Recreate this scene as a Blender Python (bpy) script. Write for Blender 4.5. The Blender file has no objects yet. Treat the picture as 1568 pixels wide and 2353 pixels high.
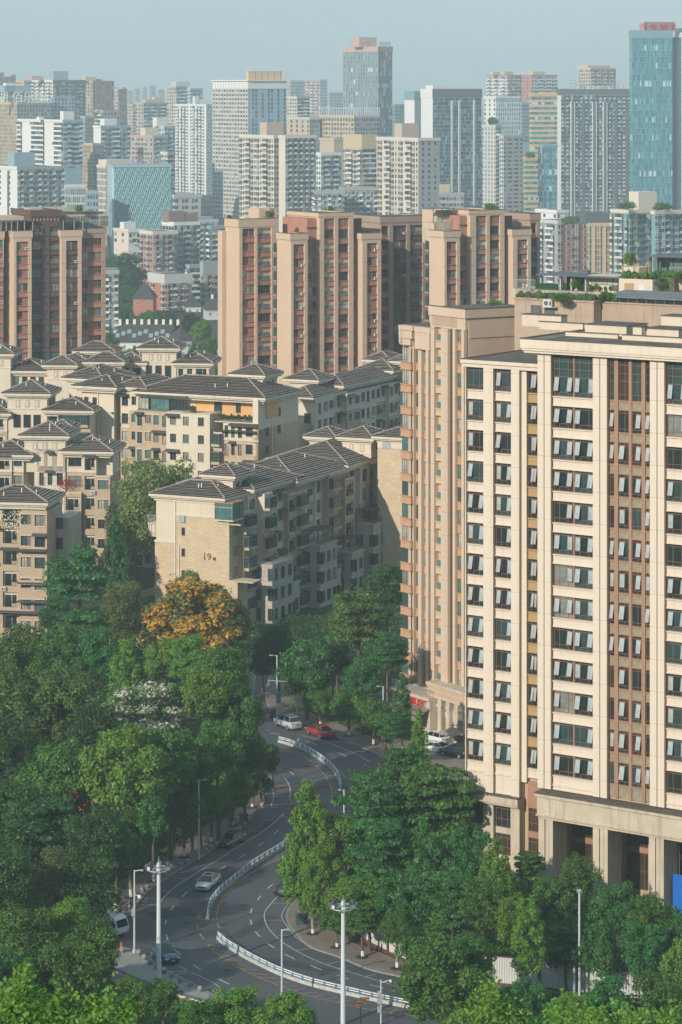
import bpy, math, random
from mathutils import Vector, Matrix, noise
from mathutils.geometry import tessellate_polygon
R = random.Random(11)
C = bpy.context.scene.collection
rad = math.radians
# ---- camera: the picture is measured on a 1568 x 2353 grid, horizon on row 200 ----
F, CX, HY, H = 6600.0, 784.0, 200.0, 92.0
cam = bpy.data.cameras.new('camera'); co = bpy.data.objects.new('camera', cam); C.objects.link(co)
cam.sensor_fit = 'HORIZONTAL'; cam.sensor_width = 36; cam.lens = F / 1568 * 36
cam.shift_y = -(1176.5 - HY) / 1568; cam.clip_start = 1; cam.clip_end = 30000
co.location = (0, 0, H); co.rotation_euler = (rad(90), 0, 0)
S = bpy.context.scene; S.camera = co
# ---- world and sun ----
SUN_AZ, SUN_EL = 51.0, 24.0          # the sun stands to the left behind the camera
sv = Vector((-math.cos(rad(SUN_AZ)) * math.cos(rad(SUN_EL)), -math.sin(rad(SUN_AZ)) * math.cos(rad(SUN_EL)), math.sin(rad(SUN_EL))))
w = bpy.data.worlds.new('World'); S.world = w; w.use_nodes = True
sky = w.node_tree.nodes.new('ShaderNodeTexSky'); sky.sky_type = 'NISHITA'; sky.sun_disc = False
sky.sun_elevation = rad(SUN_EL); sky.sun_rotation = math.atan2(sv.x, sv.y)
sky.air_density = 1.0; sky.dust_density = 0.7; sky.ozone_density = 2.2; sky.altitude = 300
bg = w.node_tree.nodes['Background']; bg.inputs[1].default_value = 0.08
veil = w.node_tree.nodes.new('ShaderNodeMix'); veil.data_type = 'RGBA'; veil.inputs['Factor'].default_value = .76    # even milky veil over the whole clear sky
veil.inputs['B'].default_value = (3.0, 4.45, 5.2, 1); wt, wn = w.node_tree, w.node_tree.nodes
tc_ = wn.new('ShaderNodeTexCoord'); mp_ = wn.new('ShaderNodeMapping'); mp_.inputs['Scale'].default_value = (9, 9, 55); ns_ = wn.new('ShaderNodeTexNoise'); ns_.inputs['Scale'].default_value = 1.0; ns_.inputs['Detail'].default_value = 4
vm_ = wn.new('ShaderNodeMapRange'); vm_.inputs['To Min'].default_value = .90; vm_.inputs['To Max'].default_value = 1.10; cm_ = wn.new('ShaderNodeMix'); cm_.data_type = 'RGBA'; cm_.blend_type = 'MULTIPLY'; cm_.inputs['Factor'].default_value = 1
cm_.inputs['A'].default_value = (3.0, 4.45, 5.2, 1); wt.links.new(tc_.outputs['Generated'], mp_.inputs[0]); wt.links.new(mp_.outputs[0], ns_.inputs['Vector']); wt.links.new(ns_.outputs['Fac'], vm_.inputs[0]); wt.links.new(vm_.outputs[0], cm_.inputs['B']); wt.links.new(cm_.outputs['Result'], veil.inputs['B'])
w.node_tree.links.new(sky.outputs[0], veil.inputs['A']); w.node_tree.links.new(veil.outputs['Result'], bg.inputs[0])
sl = bpy.data.lights.new('sun', 'SUN'); sl.energy = 2.75; sl.angle = rad(0.6); sl.color = (1, .90, .77)
so = bpy.data.objects.new('sun', sl); C.objects.link(so); so.rotation_euler = sv.to_track_quat('Z', 'Y').to_euler()
S.view_settings.view_transform = 'Standard'; S.view_settings.look = 'None'; S.view_settings.gamma = 1
S.view_settings.exposure = 0.68; S.view_settings.use_curve_mapping = False
S.render.engine = 'CYCLES'; S.cycles.max_bounces = 6; S.cycles.volume_bounces = 1; S.cycles.transparent_max_bounces = 8
S.cycles.use_denoising = True
# ---- measuring helpers ----
def gp(px, py, z=0.0):
    k = (H - z) / (py - HY); return Vector(((px - CX) * k, F * k, z))
def ap(px, py, Y):
    k = Y / F; return Vector(((px - CX) * k, Y, H - (py - HY) * k))
class Frame:
    """vertical plane through the point seen in column px at distance Y; local x runs to the right, local y inwards"""
    def __init__(s, px, Y, ang):
        s.a = ang; s.o = Vector(((px - CX) / F * Y, Y, 0)); s.dx = Vector((math.cos(ang), math.sin(ang), 0)); s.dy = Vector((-math.sin(ang), math.cos(ang), 0))
    def u(s, px, off=0.0):
        q = (px - CX) / F; o = s.o + s.dy * off
        return (q * o.y - o.x) / (s.dx.x - q * s.dx.y)
    def Y(s, px, off=0.0): return (s.o + s.dy * off + s.dx * s.u(px, off)).y
    def z(s, px, py, off=0.0): return H - (py - HY) * s.Y(px, off) / F
    def depth(s, u, off, pxb):
        o = s.o + s.dx * u + s.dy * off; q = (pxb - CX) / F
        return (q * o.y - o.x) / (s.dy.x - q * s.dy.y)
    def T(s, u=0, off=0, z=0): return Matrix.Translation((u, off, z))
# ---- mesh builder ----
class MB:
    def __init__(s): s.v = []; s.f = []; s.m = []; s.T = None
    def add(s, vs, fs, mi=0):
        n = len(s.v)
        if s.T is not None: vs = [s.T @ Vector(q) for q in vs]
        s.v += [tuple(q) for q in vs]; s.f += [tuple(i + n for i in f) for f in fs]; s.m += [mi] * len(fs)
        return s
    def box(s, x0, x1, y0, y1, z0, z1, mi=0):
        if x1 < x0: x0, x1 = x1, x0
        if y1 < y0: y0, y1 = y1, y0
        if z1 < z0: z0, z1 = z1, z0
        return s.add([(x0, y0, z0), (x1, y0, z0), (x1, y1, z0), (x0, y1, z0), (x0, y0, z1), (x1, y0, z1), (x1, y1, z1), (x0, y1, z1)],
              [(0, 3, 2, 1), (4, 5, 6, 7), (0, 1, 5, 4), (1, 2, 6, 5), (2, 3, 7, 6), (3, 0, 4, 7)], mi)
    def quad(s, a, b, c, d, mi=0): return s.add([a, b, c, d], [(0, 1, 2, 3)], mi)
    def prism(s, poly, z0, z1, mi=0, top=True, bottom=False):
        n = len(poly); vs = [(p[0], p[1], z0) for p in poly] + [(p[0], p[1], z1) for p in poly]
        fs = [(i, (i + 1) % n, n + (i + 1) % n, n + i) for i in range(n)]
        s.add(vs, fs, mi)
        if top:
            tv = [(p[0], p[1], z1) for p in poly]
            tr = tessellate_polygon([[Vector(q) for q in tv]])
            fx = []
            for t in tr:
                a, b, c = [Vector(tv[i]) for i in t]
                fx.append(tuple(t) if (b - a).cross(c - a).z > 0 else tuple(reversed(t)))
            s.add(tv, fx, mi)
        return s
    def tube(s, pts, rr, n=6, mi=0, cap=True):
        pts = [Vector(p) for p in pts]
        if not hasattr(rr, '__len__'): rr = [rr] * len(pts)
        vs = []
        for i, p in enumerate(pts):
            d = (pts[min(i + 1, len(pts) - 1)] - pts[max(i - 1, 0)]).normalized()
            a = d.orthogonal().normalized() if abs(d.z) > .99 or abs(d.z) < .01 else d.cross(Vector((0, 0, 1))).normalized()
            if abs(d.z) > .99: a = Vector((1, 0, 0))
            b = d.cross(a)
            for j in range(n):
                t = 2 * math.pi * j / n; vs.append(p + (a * math.cos(t) + b * math.sin(t)) * rr[i])
        fs = [(i * n + j, i * n + (j + 1) % n, (i + 1) * n + (j + 1) % n, (i + 1) * n + j) for i in range(len(pts) - 1) for j in range(n)]
        if cap: fs += [tuple(range(n))[::-1], tuple((len(pts) - 1) * n + j for j in range(n))]
        return s.add(vs, fs, mi)
    def ball(s, c, r, n=10, k=6, mi=0, sc=(1, 1, 1)):
        vs = []; fs = []
        for i in range(k + 1):
            a = math.pi * i / k
            for j in range(n):
                b = 2 * math.pi * j / n
                vs.append((c[0] + r * sc[0] * math.sin(a) * math.cos(b), c[1] + r * sc[1] * math.sin(a) * math.sin(b), c[2] + r * sc[2] * math.cos(a)))
        for i in range(k):
            for j in range(n): fs.append((i * n + j, (i + 1) * n + j, (i + 1) * n + (j + 1) % n, i * n + (j + 1) % n))
        return s.add(vs, fs, mi)
    def mesh(s, name, mats, smooth=False):
        me = bpy.data.meshes.new(name); me.from_pydata(s.v, [], s.f)
        for m in (mats if isinstance(mats, (list, tuple)) else [mats]): me.materials.append(m)
        me.polygons.foreach_set('material_index', s.m)
        if smooth: me.polygons.foreach_set('use_smooth', [True] * len(s.f))
        me.update(); return me
    def build(s, name, mats, parent=None, loc=(0, 0, 0), rz=0, smooth=False, kind=None):
        return put(name, s.mesh(name, mats, smooth), parent, loc, rz, kind)
def put(name, me, parent=None, loc=(0, 0, 0), rz=0, kind=None):
    o = bpy.data.objects.new(name, me); C.objects.link(o); o.location = loc
    if rz: o.rotation_euler = (0, 0, rz)
    if parent is not None: o.parent = parent
    if kind: o['kind'] = kind
    return o
def tag(o, label, cat, group=None, kind=None):
    o['label'] = label; o['category'] = cat
    if group: o['group'] = group
    if kind: o['kind'] = kind
    return o
def thing(name, label, cat, loc=(0, 0, 0), rz=0, group=None):
    o = bpy.data.objects.new(name, None); C.objects.link(o); o.location = loc; o.rotation_euler = (0, 0, rz); o.empty_display_size = .5
    return tag(o, label, cat, group)
def dup(root, loc, rz=0, label=None, group=None, scale=None):
    r = root.copy(); C.objects.link(r); r.location = loc; r.rotation_euler = (0, 0, rz)
    if scale: r.scale = scale
    if label: r['label'] = label
    if group: r['group'] = group
    for ch in list(root.children):
        c = ch.copy(); C.objects.link(c); c.parent = r
        for g in list(ch.children):
            d = g.copy(); C.objects.link(d); d.parent = c
    return r
# ---- materials ----
MT = {}
def nodes(m): m.use_nodes = True; return m.node_tree.nodes, m.node_tree.links, m.node_tree.nodes['Principled BSDF']
def mat(name, col, rough=.8, var=.12, scale=.35, bump=0, metal=0, streak=0, streak_col=(.10, .085, .06), fine=0, spec=.4):
    if name in MT: return MT[name]
    m = bpy.data.materials.new(name); n, l, b = nodes(m)
    b.inputs['Roughness'].default_value = rough; b.inputs['Metallic'].default_value = metal; b.inputs['Specular IOR Level'].default_value = spec
    c4 = (*col, 1)
    if var == 0 and not streak: b.inputs['Base Color'].default_value = c4
    else:
        tc = n.new('ShaderNodeTexCoord'); no = n.new('ShaderNodeTexNoise'); no.inputs['Scale'].default_value = scale; no.inputs['Detail'].default_value = 8
        no.inputs['Roughness'].default_value = .65
        l.new(tc.outputs['Object'], no.inputs['Vector'])
        rp = n.new('ShaderNodeValToRGB'); rp.color_ramp.elements[0].position = .3; rp.color_ramp.elements[1].position = .7
        rp.color_ramp.elements[0].color = tuple(q * (1 - var) for q in col) + (1,); rp.color_ramp.elements[1].color = tuple(min(1, q * (1 + var)) for q in col) + (1,)
        l.new(no.outputs['Fac'], rp.inputs[0]); out = rp.outputs[0]
        if streak:
            mp = n.new('ShaderNodeMapping'); mp.inputs['Scale'].default_value = (1.6, 1.6, .13); l.new(tc.outputs['Object'], mp.inputs[0])
            n2 = n.new('ShaderNodeTexNoise'); n2.inputs['Scale'].default_value = 1.0; n2.inputs['Detail'].default_value = 6; l.new(mp.outputs[0], n2.inputs['Vector'])
            r2 = n.new('ShaderNodeValToRGB'); r2.color_ramp.elements[0].position = .52; r2.color_ramp.elements[1].position = .78
            r2.color_ramp.elements[1].color = (streak,) * 3 + (1,)
            l.new(n2.outputs['Fac'], r2.inputs[0])
            mx = n.new('ShaderNodeMix'); mx.data_type = 'RGBA'; l.new(r2.outputs[0], mx.inputs['Factor']); l.new(out, mx.inputs['A']); mx.inputs['B'].default_value = (*streak_col, 1); out = mx.outputs['Result']
        if fine:
            n3 = n.new('ShaderNodeTexNoise'); n3.inputs['Scale'].default_value = fine; n3.inputs['Detail'].default_value = 3; l.new(tc.outputs['Object'], n3.inputs['Vector'])
            m3 = n.new('ShaderNodeMix'); m3.data_type = 'RGBA'; m3.blend_type = 'MULTIPLY'; m3.inputs['Factor'].default_value = .5
            r3 = n.new('ShaderNodeValToRGB'); r3.color_ramp.elements[0].position = .35; r3.color_ramp.elements[1].position = .65; r3.color_ramp.elements[0].color = (.55, .55, .55, 1)
            l.new(n3.outputs['Fac'], r3.inputs[0]); l.new(out, m3.inputs['A']); l.new(r3.outputs[0], m3.inputs['B']); out = m3.outputs['Result']
        l.new(out, b.inputs['Base Color'])
    if bump:
        tc2 = n.new('ShaderNodeTexCoord'); n4 = n.new('ShaderNodeTexNoise'); n4.inputs['Scale'].default_value = 6; l.new(tc2.outputs['Object'], n4.inputs['Vector'])
        bp = n.new('ShaderNodeBump'); bp.inputs['Strength'].default_value = bump; bp.inputs['Distance'].default_value = .05; l.new(n4.outputs['Fac'], bp.inputs['Height']); l.new(bp.outputs[0], b.inputs['Normal'])
    MT[name] = m; return m
def brickmat(name, c1, c2, mortar, bw, bh, ms=.012, odd=None):
    m = bpy.data.materials.new(name); n, l, b = nodes(m); b.inputs['Roughness'].default_value = .85
    tc = n.new('ShaderNodeTexCoord'); sp = n.new('ShaderNodeSeparateXYZ'); ad = n.new('ShaderNodeMath'); cb = n.new('ShaderNodeCombineXYZ')
    l.new(tc.outputs['Object'], sp.inputs[0]); l.new(sp.outputs[0], ad.inputs[0]); l.new(sp.outputs[1], ad.inputs[1]); l.new(ad.outputs[0], cb.inputs[0]); l.new(sp.outputs[2], cb.inputs[1])
    br = n.new('ShaderNodeTexBrick'); br.inputs['Scale'].default_value = 1; br.inputs['Brick Width'].default_value = bw; br.inputs['Row Height'].default_value = bh; br.inputs['Mortar Size'].default_value = ms
    br.inputs['Color1'].default_value = (*c1, 1); br.inputs['Color2'].default_value = (*c2, 1); br.inputs['Mortar'].default_value = (*mortar, 1); br.inputs['Bias'].default_value = -.2
    l.new(cb.outputs[0], br.inputs['Vector'])
    no = n.new('ShaderNodeTexNoise'); no.inputs['Scale'].default_value = .5; no.inputs['Detail'].default_value = 5; l.new(tc.outputs['Object'], no.inputs['Vector'])
    rp = n.new('ShaderNodeValToRGB'); rp.color_ramp.elements[0].color = (.7, .7, .7, 1); rp.color_ramp.elements[0].position = .3; rp.color_ramp.elements[1].position = .7; l.new(no.outputs['Fac'], rp.inputs[0])
    mx = n.new('ShaderNodeMix'); mx.data_type = 'RGBA'; mx.blend_type = 'MULTIPLY'; mx.inputs['Factor'].default_value = .5; l.new(br.outputs['Color'], mx.inputs['A']); l.new(rp.outputs[0], mx.inputs['B'])
    l.new(mx.outputs['Result'], b.inputs['Base Color'])
    bp = n.new('ShaderNodeBump'); bp.inputs['Strength'].default_value = .4; bp.inputs['Distance'].default_value = .02; l.new(br.outputs['Fac'], bp.inputs['Height']); bp.invert = True; l.new(bp.outputs[0], b.inputs['Normal'])
    MT[name] = m; return m
def leafmat(name, a, b_, tr=.35):
    m = bpy.data.materials.new(name); m.use_nodes = True; n, l = m.node_tree.nodes, m.node_tree.links; n.clear()
    out = n.new('ShaderNodeOutputMaterial'); d = n.new('ShaderNodeBsdfDiffuse'); t = n.new('ShaderNodeBsdfTranslucent'); g = n.new('ShaderNodeBsdfGlossy'); g.inputs['Roughness'].default_value = .45
    g.inputs['Color'].default_value = (.8, .9, .7, 1)
    m1 = n.new('ShaderNodeMixShader'); m1.inputs[0].default_value = tr; m2 = n.new('ShaderNodeMixShader'); m2.inputs[0].default_value = .018
    ge = n.new('ShaderNodeNewGeometry'); oi = n.new('ShaderNodeObjectInfo'); tc = n.new('ShaderNodeTexCoord')
    no = n.new('ShaderNodeTexNoise'); no.inputs['Scale'].default_value = 2.2; l.new(tc.outputs['Object'], no.inputs['Vector'])
    s1 = n.new('ShaderNodeMath'); s1.operation = 'MULTIPLY_ADD'; s1.inputs[1].default_value = .55; l.new(ge.outputs['Random Per Island'], s1.inputs[0]); l.new(no.outputs['Fac'], s1.inputs[2])
    s2 = n.new('ShaderNodeMath'); s2.operation = 'MULTIPLY_ADD'; s2.inputs[1].default_value = .35; l.new(oi.outputs['Random'], s2.inputs[0]); l.new(s1.outputs[0], s2.inputs[2])
    rp = n.new('ShaderNodeValToRGB'); rp.color_ramp.elements[0].position = .45; rp.color_ramp.elements[1].position = 1.25 / 1.3
    rp.color_ramp.elements[0].color = (*a, 1); rp.color_ramp.elements[1].color = (*b_, 1); l.new(s2.outputs[0], rp.inputs[0])
    hs = n.new('ShaderNodeHueSaturation'); l.new(rp.outputs[0], hs.inputs['Color'])
    hv = n.new('ShaderNodeMapRange'); hv.inputs['To Min'].default_value = .485; hv.inputs['To Max'].default_value = .52; l.new(oi.outputs['Random'], hv.inputs[0]); l.new(hv.outputs[0], hs.inputs['Hue'])
    for x in (d, t): l.new(hs.outputs[0], x.inputs['Color'])
    l.new(d.outputs[0], m1.inputs[1]); l.new(t.outputs[0], m1.inputs[2]); l.new(m1.outputs[0], m2.inputs[1]); l.new(g.outputs[0], m2.inputs[2]); l.new(m2.outputs[0], out.inputs[0])
    MT[name] = m; return m
def glassmat(name, col, rough=.12, spec=.6, var=.5, scale=.5):
    m = mat(name, col, rough, var, scale, spec=spec); return m
cream = mat('cream_stone', (.61, .52, .41), .75, .06, .25, streak=.3, streak_col=(.40, .30, .20))
cream2 = mat('cream_panel', (.65, .56, .455), .7, .06, .2, streak=.42, streak_col=(.46, .37, .28))
groove = mat('brown_groove', (.30, .17, .09), .8, .1)
bronze = mat('bronze_frame', (.20, .105, .065), .5, .1)
bronzed = mat('bronze_mullion', (.34, .19, .12), .6, .12)
olive = mat('olive_panel', (.27, .245, .17), .4, .25, 1.5)
ochre = mat('ochre_panel', (.40, .27, .13), .7, .12)
stained = mat('stained_render', (.42, .315, .235), .9, .12, .5, streak=.85, streak_col=(.13, .105, .08))
stonew = mat('weathered_stone', (.50, .43, .33), .85, .12, .5, streak=.6, streak_col=(.16, .13, .10))
redgone = 0; granite = mat('podium_stone', (.47, .42, .345), .7, .14, .9, fine=3)
rooftop = mat('roof_concrete', (.13, .11, .09), .95, .45, .3, fine=2)
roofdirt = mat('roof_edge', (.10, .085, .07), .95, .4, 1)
orange = mat('orange_render', (.42, .185, .095), .85, .12, .3, streak=.3, streak_col=(.24, .11, .065))
brown = mat('dark_brown_render', (.115, .072, .058), .85, .15, .4)
peach = mat('peach_tile', (.57, .44, .33), .8, .06, .2, streak=.3, streak_col=(.36, .235, .15))
peachB = mat('peach_render', (.57, .42, .30), .8, .08, .3, streak=.25, streak_col=(.4, .25, .15))
orangeB = mat('tan_spandrel', (.49, .29, .17), .8, .1, .3, streak=.3, streak_col=(.35, .19, .11))
white = mat('white_paint', (.72, .70, .66), .7, .06)
black = mat('black_rubber', (.02, .02, .02), .7, 0)
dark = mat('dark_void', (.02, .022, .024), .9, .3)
steel = mat('galvanised_steel', (.42, .46, .48), .45, .08, metal=.3)
polew = mat('pale_pole_paint', (.50, .56, .58), .4, .05)
greyp = mat('dark_grey_metal', (.10, .105, .11), .5, .15)
railg = mat('rail_glass', (.10, .17, .155), .12, .3, 1, spec=.7)
acw = mat('white_casing', (.62, .62, .60), .6, .05)
G = [glassmat('glass_dark', (.018, .030, .030)), glassmat('glass_teal', (.03, .065, .065)), glassmat('glass_curtain_teal', (.07, .17, .16), .2), glassmat('glass_curtain_grey', (.20, .21, .19), .25),
     glassmat('glass_curtain_pale', (.36, .36, .31), .25), glassmat('glass_brown', (.05, .035, .028), .2), glassmat('glass_blue', (.035, .065, .075))]
GS = glassmat('frosted_sash_glass', (.34, .40, .41), .3, .5, .3, 1)
# ---- faces, windows and other repeated parts ----
class Face:
    def __init__(s, parent, ox=0, oy=0, ang=0): s.p, s.ox, s.oy, s.a = parent, ox, oy, ang
    def pos(s, x, y, z): c, q = math.cos(s.a), math.sin(s.a); return (s.ox + c * x - q * y, s.oy + q * x + c * y, z)
    def put(s, name, me, x, y, z, kind=None): return put(name, me, s.p, s.pos(x, y, z), s.a, kind)
    def T(s, y=0): return Matrix.Translation((s.ox, s.oy, 0)) @ Matrix.Rotation(s.a, 4, 'Z') @ Matrix.Translation((0, y, 0))
MC = {}
def cached(key, fn):
    if key not in MC: MC[key] = fn()
    return MC[key]
def frame_mesh(w, h, vs, hs, fm, t=.06, d=.08):
    def mk():
        b = MB(); b.box(0, t, 0, d, 0, h); b.box(w - t, w, 0, d, 0, h); b.box(t, w - t, 0, d, 0, t); b.box(t, w - t, 0, d, h - t, h)
        for q in vs: b.box(q * w - t / 2, q * w + t / 2, .005, d, t, h - t)
        for q in hs: b.box(t, w - t, .012, d, q * h - t / 2, q * h + t / 2)
        return b.mesh('window_frame', fm)
    return cached(('fr', round(w, 2), round(h, 2), tuple(vs), tuple(hs), fm.name, t), mk)
def pane_mesh(w, h, g): return cached(('pn', round(w, 2), round(h, 2), g.name), lambda: MB().box(.03, w - .03, 0, .03, .03, h - .03).mesh('pane', g))
def sash_mesh(w, h, fm, ang, g=None):
    def mk():
        b = MB(); b.T = Matrix.Rotation(-ang, 4, 'X'); t = .045
        b.box(0, t, -.04, 0, -h, 0); b.box(w - t, w, -.04, 0, -h, 0); b.box(t, w - t, -.04, 0, -t, 0); b.box(t, w - t, -.04, 0, -h, -h + t)
        b.box(t, w - t, -.03, -.015, -h + t, -t, 1)
        return b.mesh('sash', [fm, g or GS])
    return cached(('sa', round(w, 2), round(h, 2), fm.name, round(ang, 3), (g or GS).name), mk)
def window(fc, x, y, z, w, h, vs=(.5,), hs=(), fm=bronze, g=None, sashes=(), t=.06, panes=True):
    o = fc.put('window', frame_mesh(w, h, vs, hs, fm, t), x, y, z)
    put('pane', pane_mesh(w, h, g or R.choice(G)), o, (0, .05, 0))
    for (sx, sz, sw, sh) in sashes:
        a = R.choice([.06, .17, .2, .2, .24]); put('sash', sash_mesh(sw * w, sh * h, fm, a), o, (sx * w, -.01, sz * h))
    return o
def louvre_mesh(w, h, fm, n=None):
    def mk():
        b = MB(); n_ = n or max(3, int(h / .13)); b.box(0, .04, 0, .08, 0, h); b.box(w - .04, w, 0, .08, 0, h); b.box(.04, w - .04, .07, .09, 0, h, 1)
        for i in range(n_):
            z = (i + .2) * h / n_; b.add([(.04, 0, z), (w - .04, 0, z), (w - .04, .06, z + h / n_ * .7), (.04, .06, z + h / n_ * .7)], [(0, 1, 2, 3)])
        return b.mesh('louvre', [fm, dark])
    return cached(('lv', round(w, 2), round(h, 2), fm.name), mk)
def rail_mesh(w, h, m, glass=False, n=None):
    def mk():
        b = MB(); b.box(0, w, -.03, .02, h - .05, h); b.box(0, w, -.03, .02, .03, .07)
        for i in range(4 if glass else (n or max(4, int(w / .16))) + 1):
            q = i / (3 if glass else (n or max(4, int(w / .16)))); b.box(q * (w - .03), q * (w - .03) + .03, -.02, .01, .07, h - .05)
        if glass: b.box(.03, w - .03, -.005, .005, .07, h - .05, 1)
        return b.mesh('railing', [m, railg])
    return cached(('rl', round(w, 2), round(h, 2), m.name, glass), mk)
def ac_mesh():
    def mk():
        b = MB(); b.box(0, .85, -.32, 0, 0, .6)
        b.tube([(.3, -.335, .3), (.3, -.32, .3)], .22, 10, 1); b.box(.6, .8, -.325, -.32, .1, .5, 1)
        return b.mesh('air_conditioner', [acw, greyp])
    return cached('ac', mk)
def laundry_mesh(i):
    def mk():
        rr = random.Random(i); b = MB(); cols = [0, 1, 2, 3]
        x = .1
        b.box(0, 1.7, .0, .02, 0, .02, 0)
        while x < 1.6:
            w_ = rr.uniform(.1, .28); h_ = rr.uniform(.4, .9); b.box(x, x + w_, -.01, .03, -h_, 0, rr.choice(cols)); x += w_ + rr.uniform(.03, .15)
        return b.mesh('laundry', [mat('cloth_white', (.6, .6, .6), .9, .1), mat('cloth_pink', (.55, .28, .30), .9, .1), mat('cloth_blue', (.06, .13, .28), .9, .1), mat('cloth_dark', (.04, .04, .05), .9, .1)])
    return cached(('ld', i), mk)
def balcony(fc, x, y, z, w, h, wall, fm=greyp, depth=1.2):
    """open recessed balcony: dark opening with a sliding door at the back, glass rail in front"""
    o = fc.put('balcony', cached(('bal', round(w, 2), round(h, 2), wall.name), lambda: MB().box(-.02, 0, 0, depth, 0, h).box(w, w + .02, 0, depth, 0, h).box(0, w, 0, depth, h, h + .02).box(0, w, 0, depth, -.02, 0).mesh('balcony', wall)), x, y, z)
    put('door_glass', cached(('bd', round(w, 2), round(h, 2), id(fm)), lambda: MB().box(.1, w - .1, 0, .03, 0, h - .15, 0).box(w * .5 - .03, w * .5 + .03, -.02, 0, 0, h - .15, 1).mesh('door_glass', [R.choice(G[:3]), fm])), o, (0, depth - .05, 0))
    put('railing', rail_mesh(w, h * .46, steel, True), o, (0, .03, 0))
    if R.random() < .45: put('laundry', laundry_mesh(R.randrange(6)), o, (w * .15, .5, h - .12)).scale = ((w * .7) / 1.7, 1, 1)
    return o
def text_mesh(body, size, m, depth=.04, sx=1):
    cu = bpy.data.curves.new('lettering', 'FONT'); cu.body = body; cu.size = size; cu.extrude = depth; cu.align_x = 'CENTER'; cu.resolution_u = 3
    o = bpy.data.objects.new('lettering', cu); C.objects.link(o); dg = bpy.context.evaluated_depsgraph_get()
    me = bpy.data.meshes.new_from_object(o.evaluated_get(dg)); bpy.data.objects.remove(o); me.materials.clear(); me.materials.append(m)
    me.transform(Matrix.Rotation(rad(90), 4, 'X')); return me

# ================= office tower on the right =================
fa = Frame(1093, 333.0, math.atan2(-6600, 9534))
A = thing('office_tower', 'tall cream stone office tower with brown framed windows and pillared entrance, on the right edge', 'office tower', fa.o, fa.a)
zt = lambda k: fa.z(1093, 919 + 71.3 * (k - 2)); fh = zt(2) - zt(3); wh = 49.5 / 71.3 * fh
fcA = Face(A)
OFL = .9; OFM = 0.0
ul = lambda p: fa.u(p, OFL); um = lambda p: fa.u(p, OFM)
u0, u1, uE = ul(1070.5), um(1237.5), um(1700)
zc = fa.z(1270, 812); zr = fa.z(1245, 776); zlt = fa.z(1093, 824, OFL); zbase = fa.z(1245, 1812)
b = MB()
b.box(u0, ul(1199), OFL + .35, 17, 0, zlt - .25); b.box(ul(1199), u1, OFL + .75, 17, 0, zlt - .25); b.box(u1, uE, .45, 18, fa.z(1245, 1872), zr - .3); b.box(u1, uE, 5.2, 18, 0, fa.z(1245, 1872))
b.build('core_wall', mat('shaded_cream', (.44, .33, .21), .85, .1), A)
b = MB(); b.box(u0 + .3, u1, OFL + .5, 16.6, zlt - .24, zlt - .2); b.box(u1 + .2, uE, .9, 17.5, zr - .29, zr - .22)
b.build('flat_roof', rooftop, A)
# cornices
b = MB()
uo = fa.u(1196, -1.1)
b.box(uo, uE, -1.1, .0, zc + .55, zr - .15); b.box(uo + .12, uE, -.98, 0, zc + .28, zc + .55); b.box(uo + .3, uE, -.8, 0, zc, zc + .28)
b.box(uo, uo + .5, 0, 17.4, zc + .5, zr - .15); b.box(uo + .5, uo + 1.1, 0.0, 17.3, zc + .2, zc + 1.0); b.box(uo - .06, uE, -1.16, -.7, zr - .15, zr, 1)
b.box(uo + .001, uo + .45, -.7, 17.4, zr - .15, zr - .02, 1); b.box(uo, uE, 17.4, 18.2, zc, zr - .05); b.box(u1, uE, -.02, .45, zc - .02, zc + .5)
b.build('roof_cornice', [cream2, roofdirt], A)
b = MB(); zlb = fa.z(1093, 843, OFL)
b.box(u0 - .4, u1 - .05, OFL - .55, OFL + .3, zlb + .45, zlt - .08); b.box(u0 - .25, u1 - .05, OFL - .35, OFL + .3, zlb, zlb + .45)
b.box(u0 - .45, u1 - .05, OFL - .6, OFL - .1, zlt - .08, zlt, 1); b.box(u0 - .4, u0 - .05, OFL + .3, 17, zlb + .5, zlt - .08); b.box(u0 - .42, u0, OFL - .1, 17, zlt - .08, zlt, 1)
b.build('wing_cornice', [cream2, roofdirt], A)
# masonry infill behind pilasters
def spandrel(w, h, d=.22, m=cream2):
    def mk():
        b = MB(); b.box(0, w, 0, d, .12, h - .12); b.box(0, w, -.12, d, 0, .12); b.box(0, w, -.16, d, h - .12, h); return b.mesh('spandrel', m)
    return cached(('sp', round(w, 2), round(h, 2), m.name, d), mk)
def strip(x0, x1, y, z0, z1, seg, ph=0, m=cream2, proud=.0, name='stone_panel'):
    """vertical pilaster strip made of separate panels with open joints"""
    z = z0; w_ = x1 - x0; first = True
    while z < z1 - .05:
        zn = min(z1, z + (seg * (ph or 1) if first else seg)); first = False; hh = zn - z
        fcA.put(name, cached(('st', round(w_, 2), round(hh, 2), m.name, name), lambda: MB().box(.0, w_, 0, .3, 0.012, hh - .012).mesh(name, m)), x0, y, z); z = zn
zlow = zbase + .1; zlo2 = fa.z(1093, 1815, OFL) + .02
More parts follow.
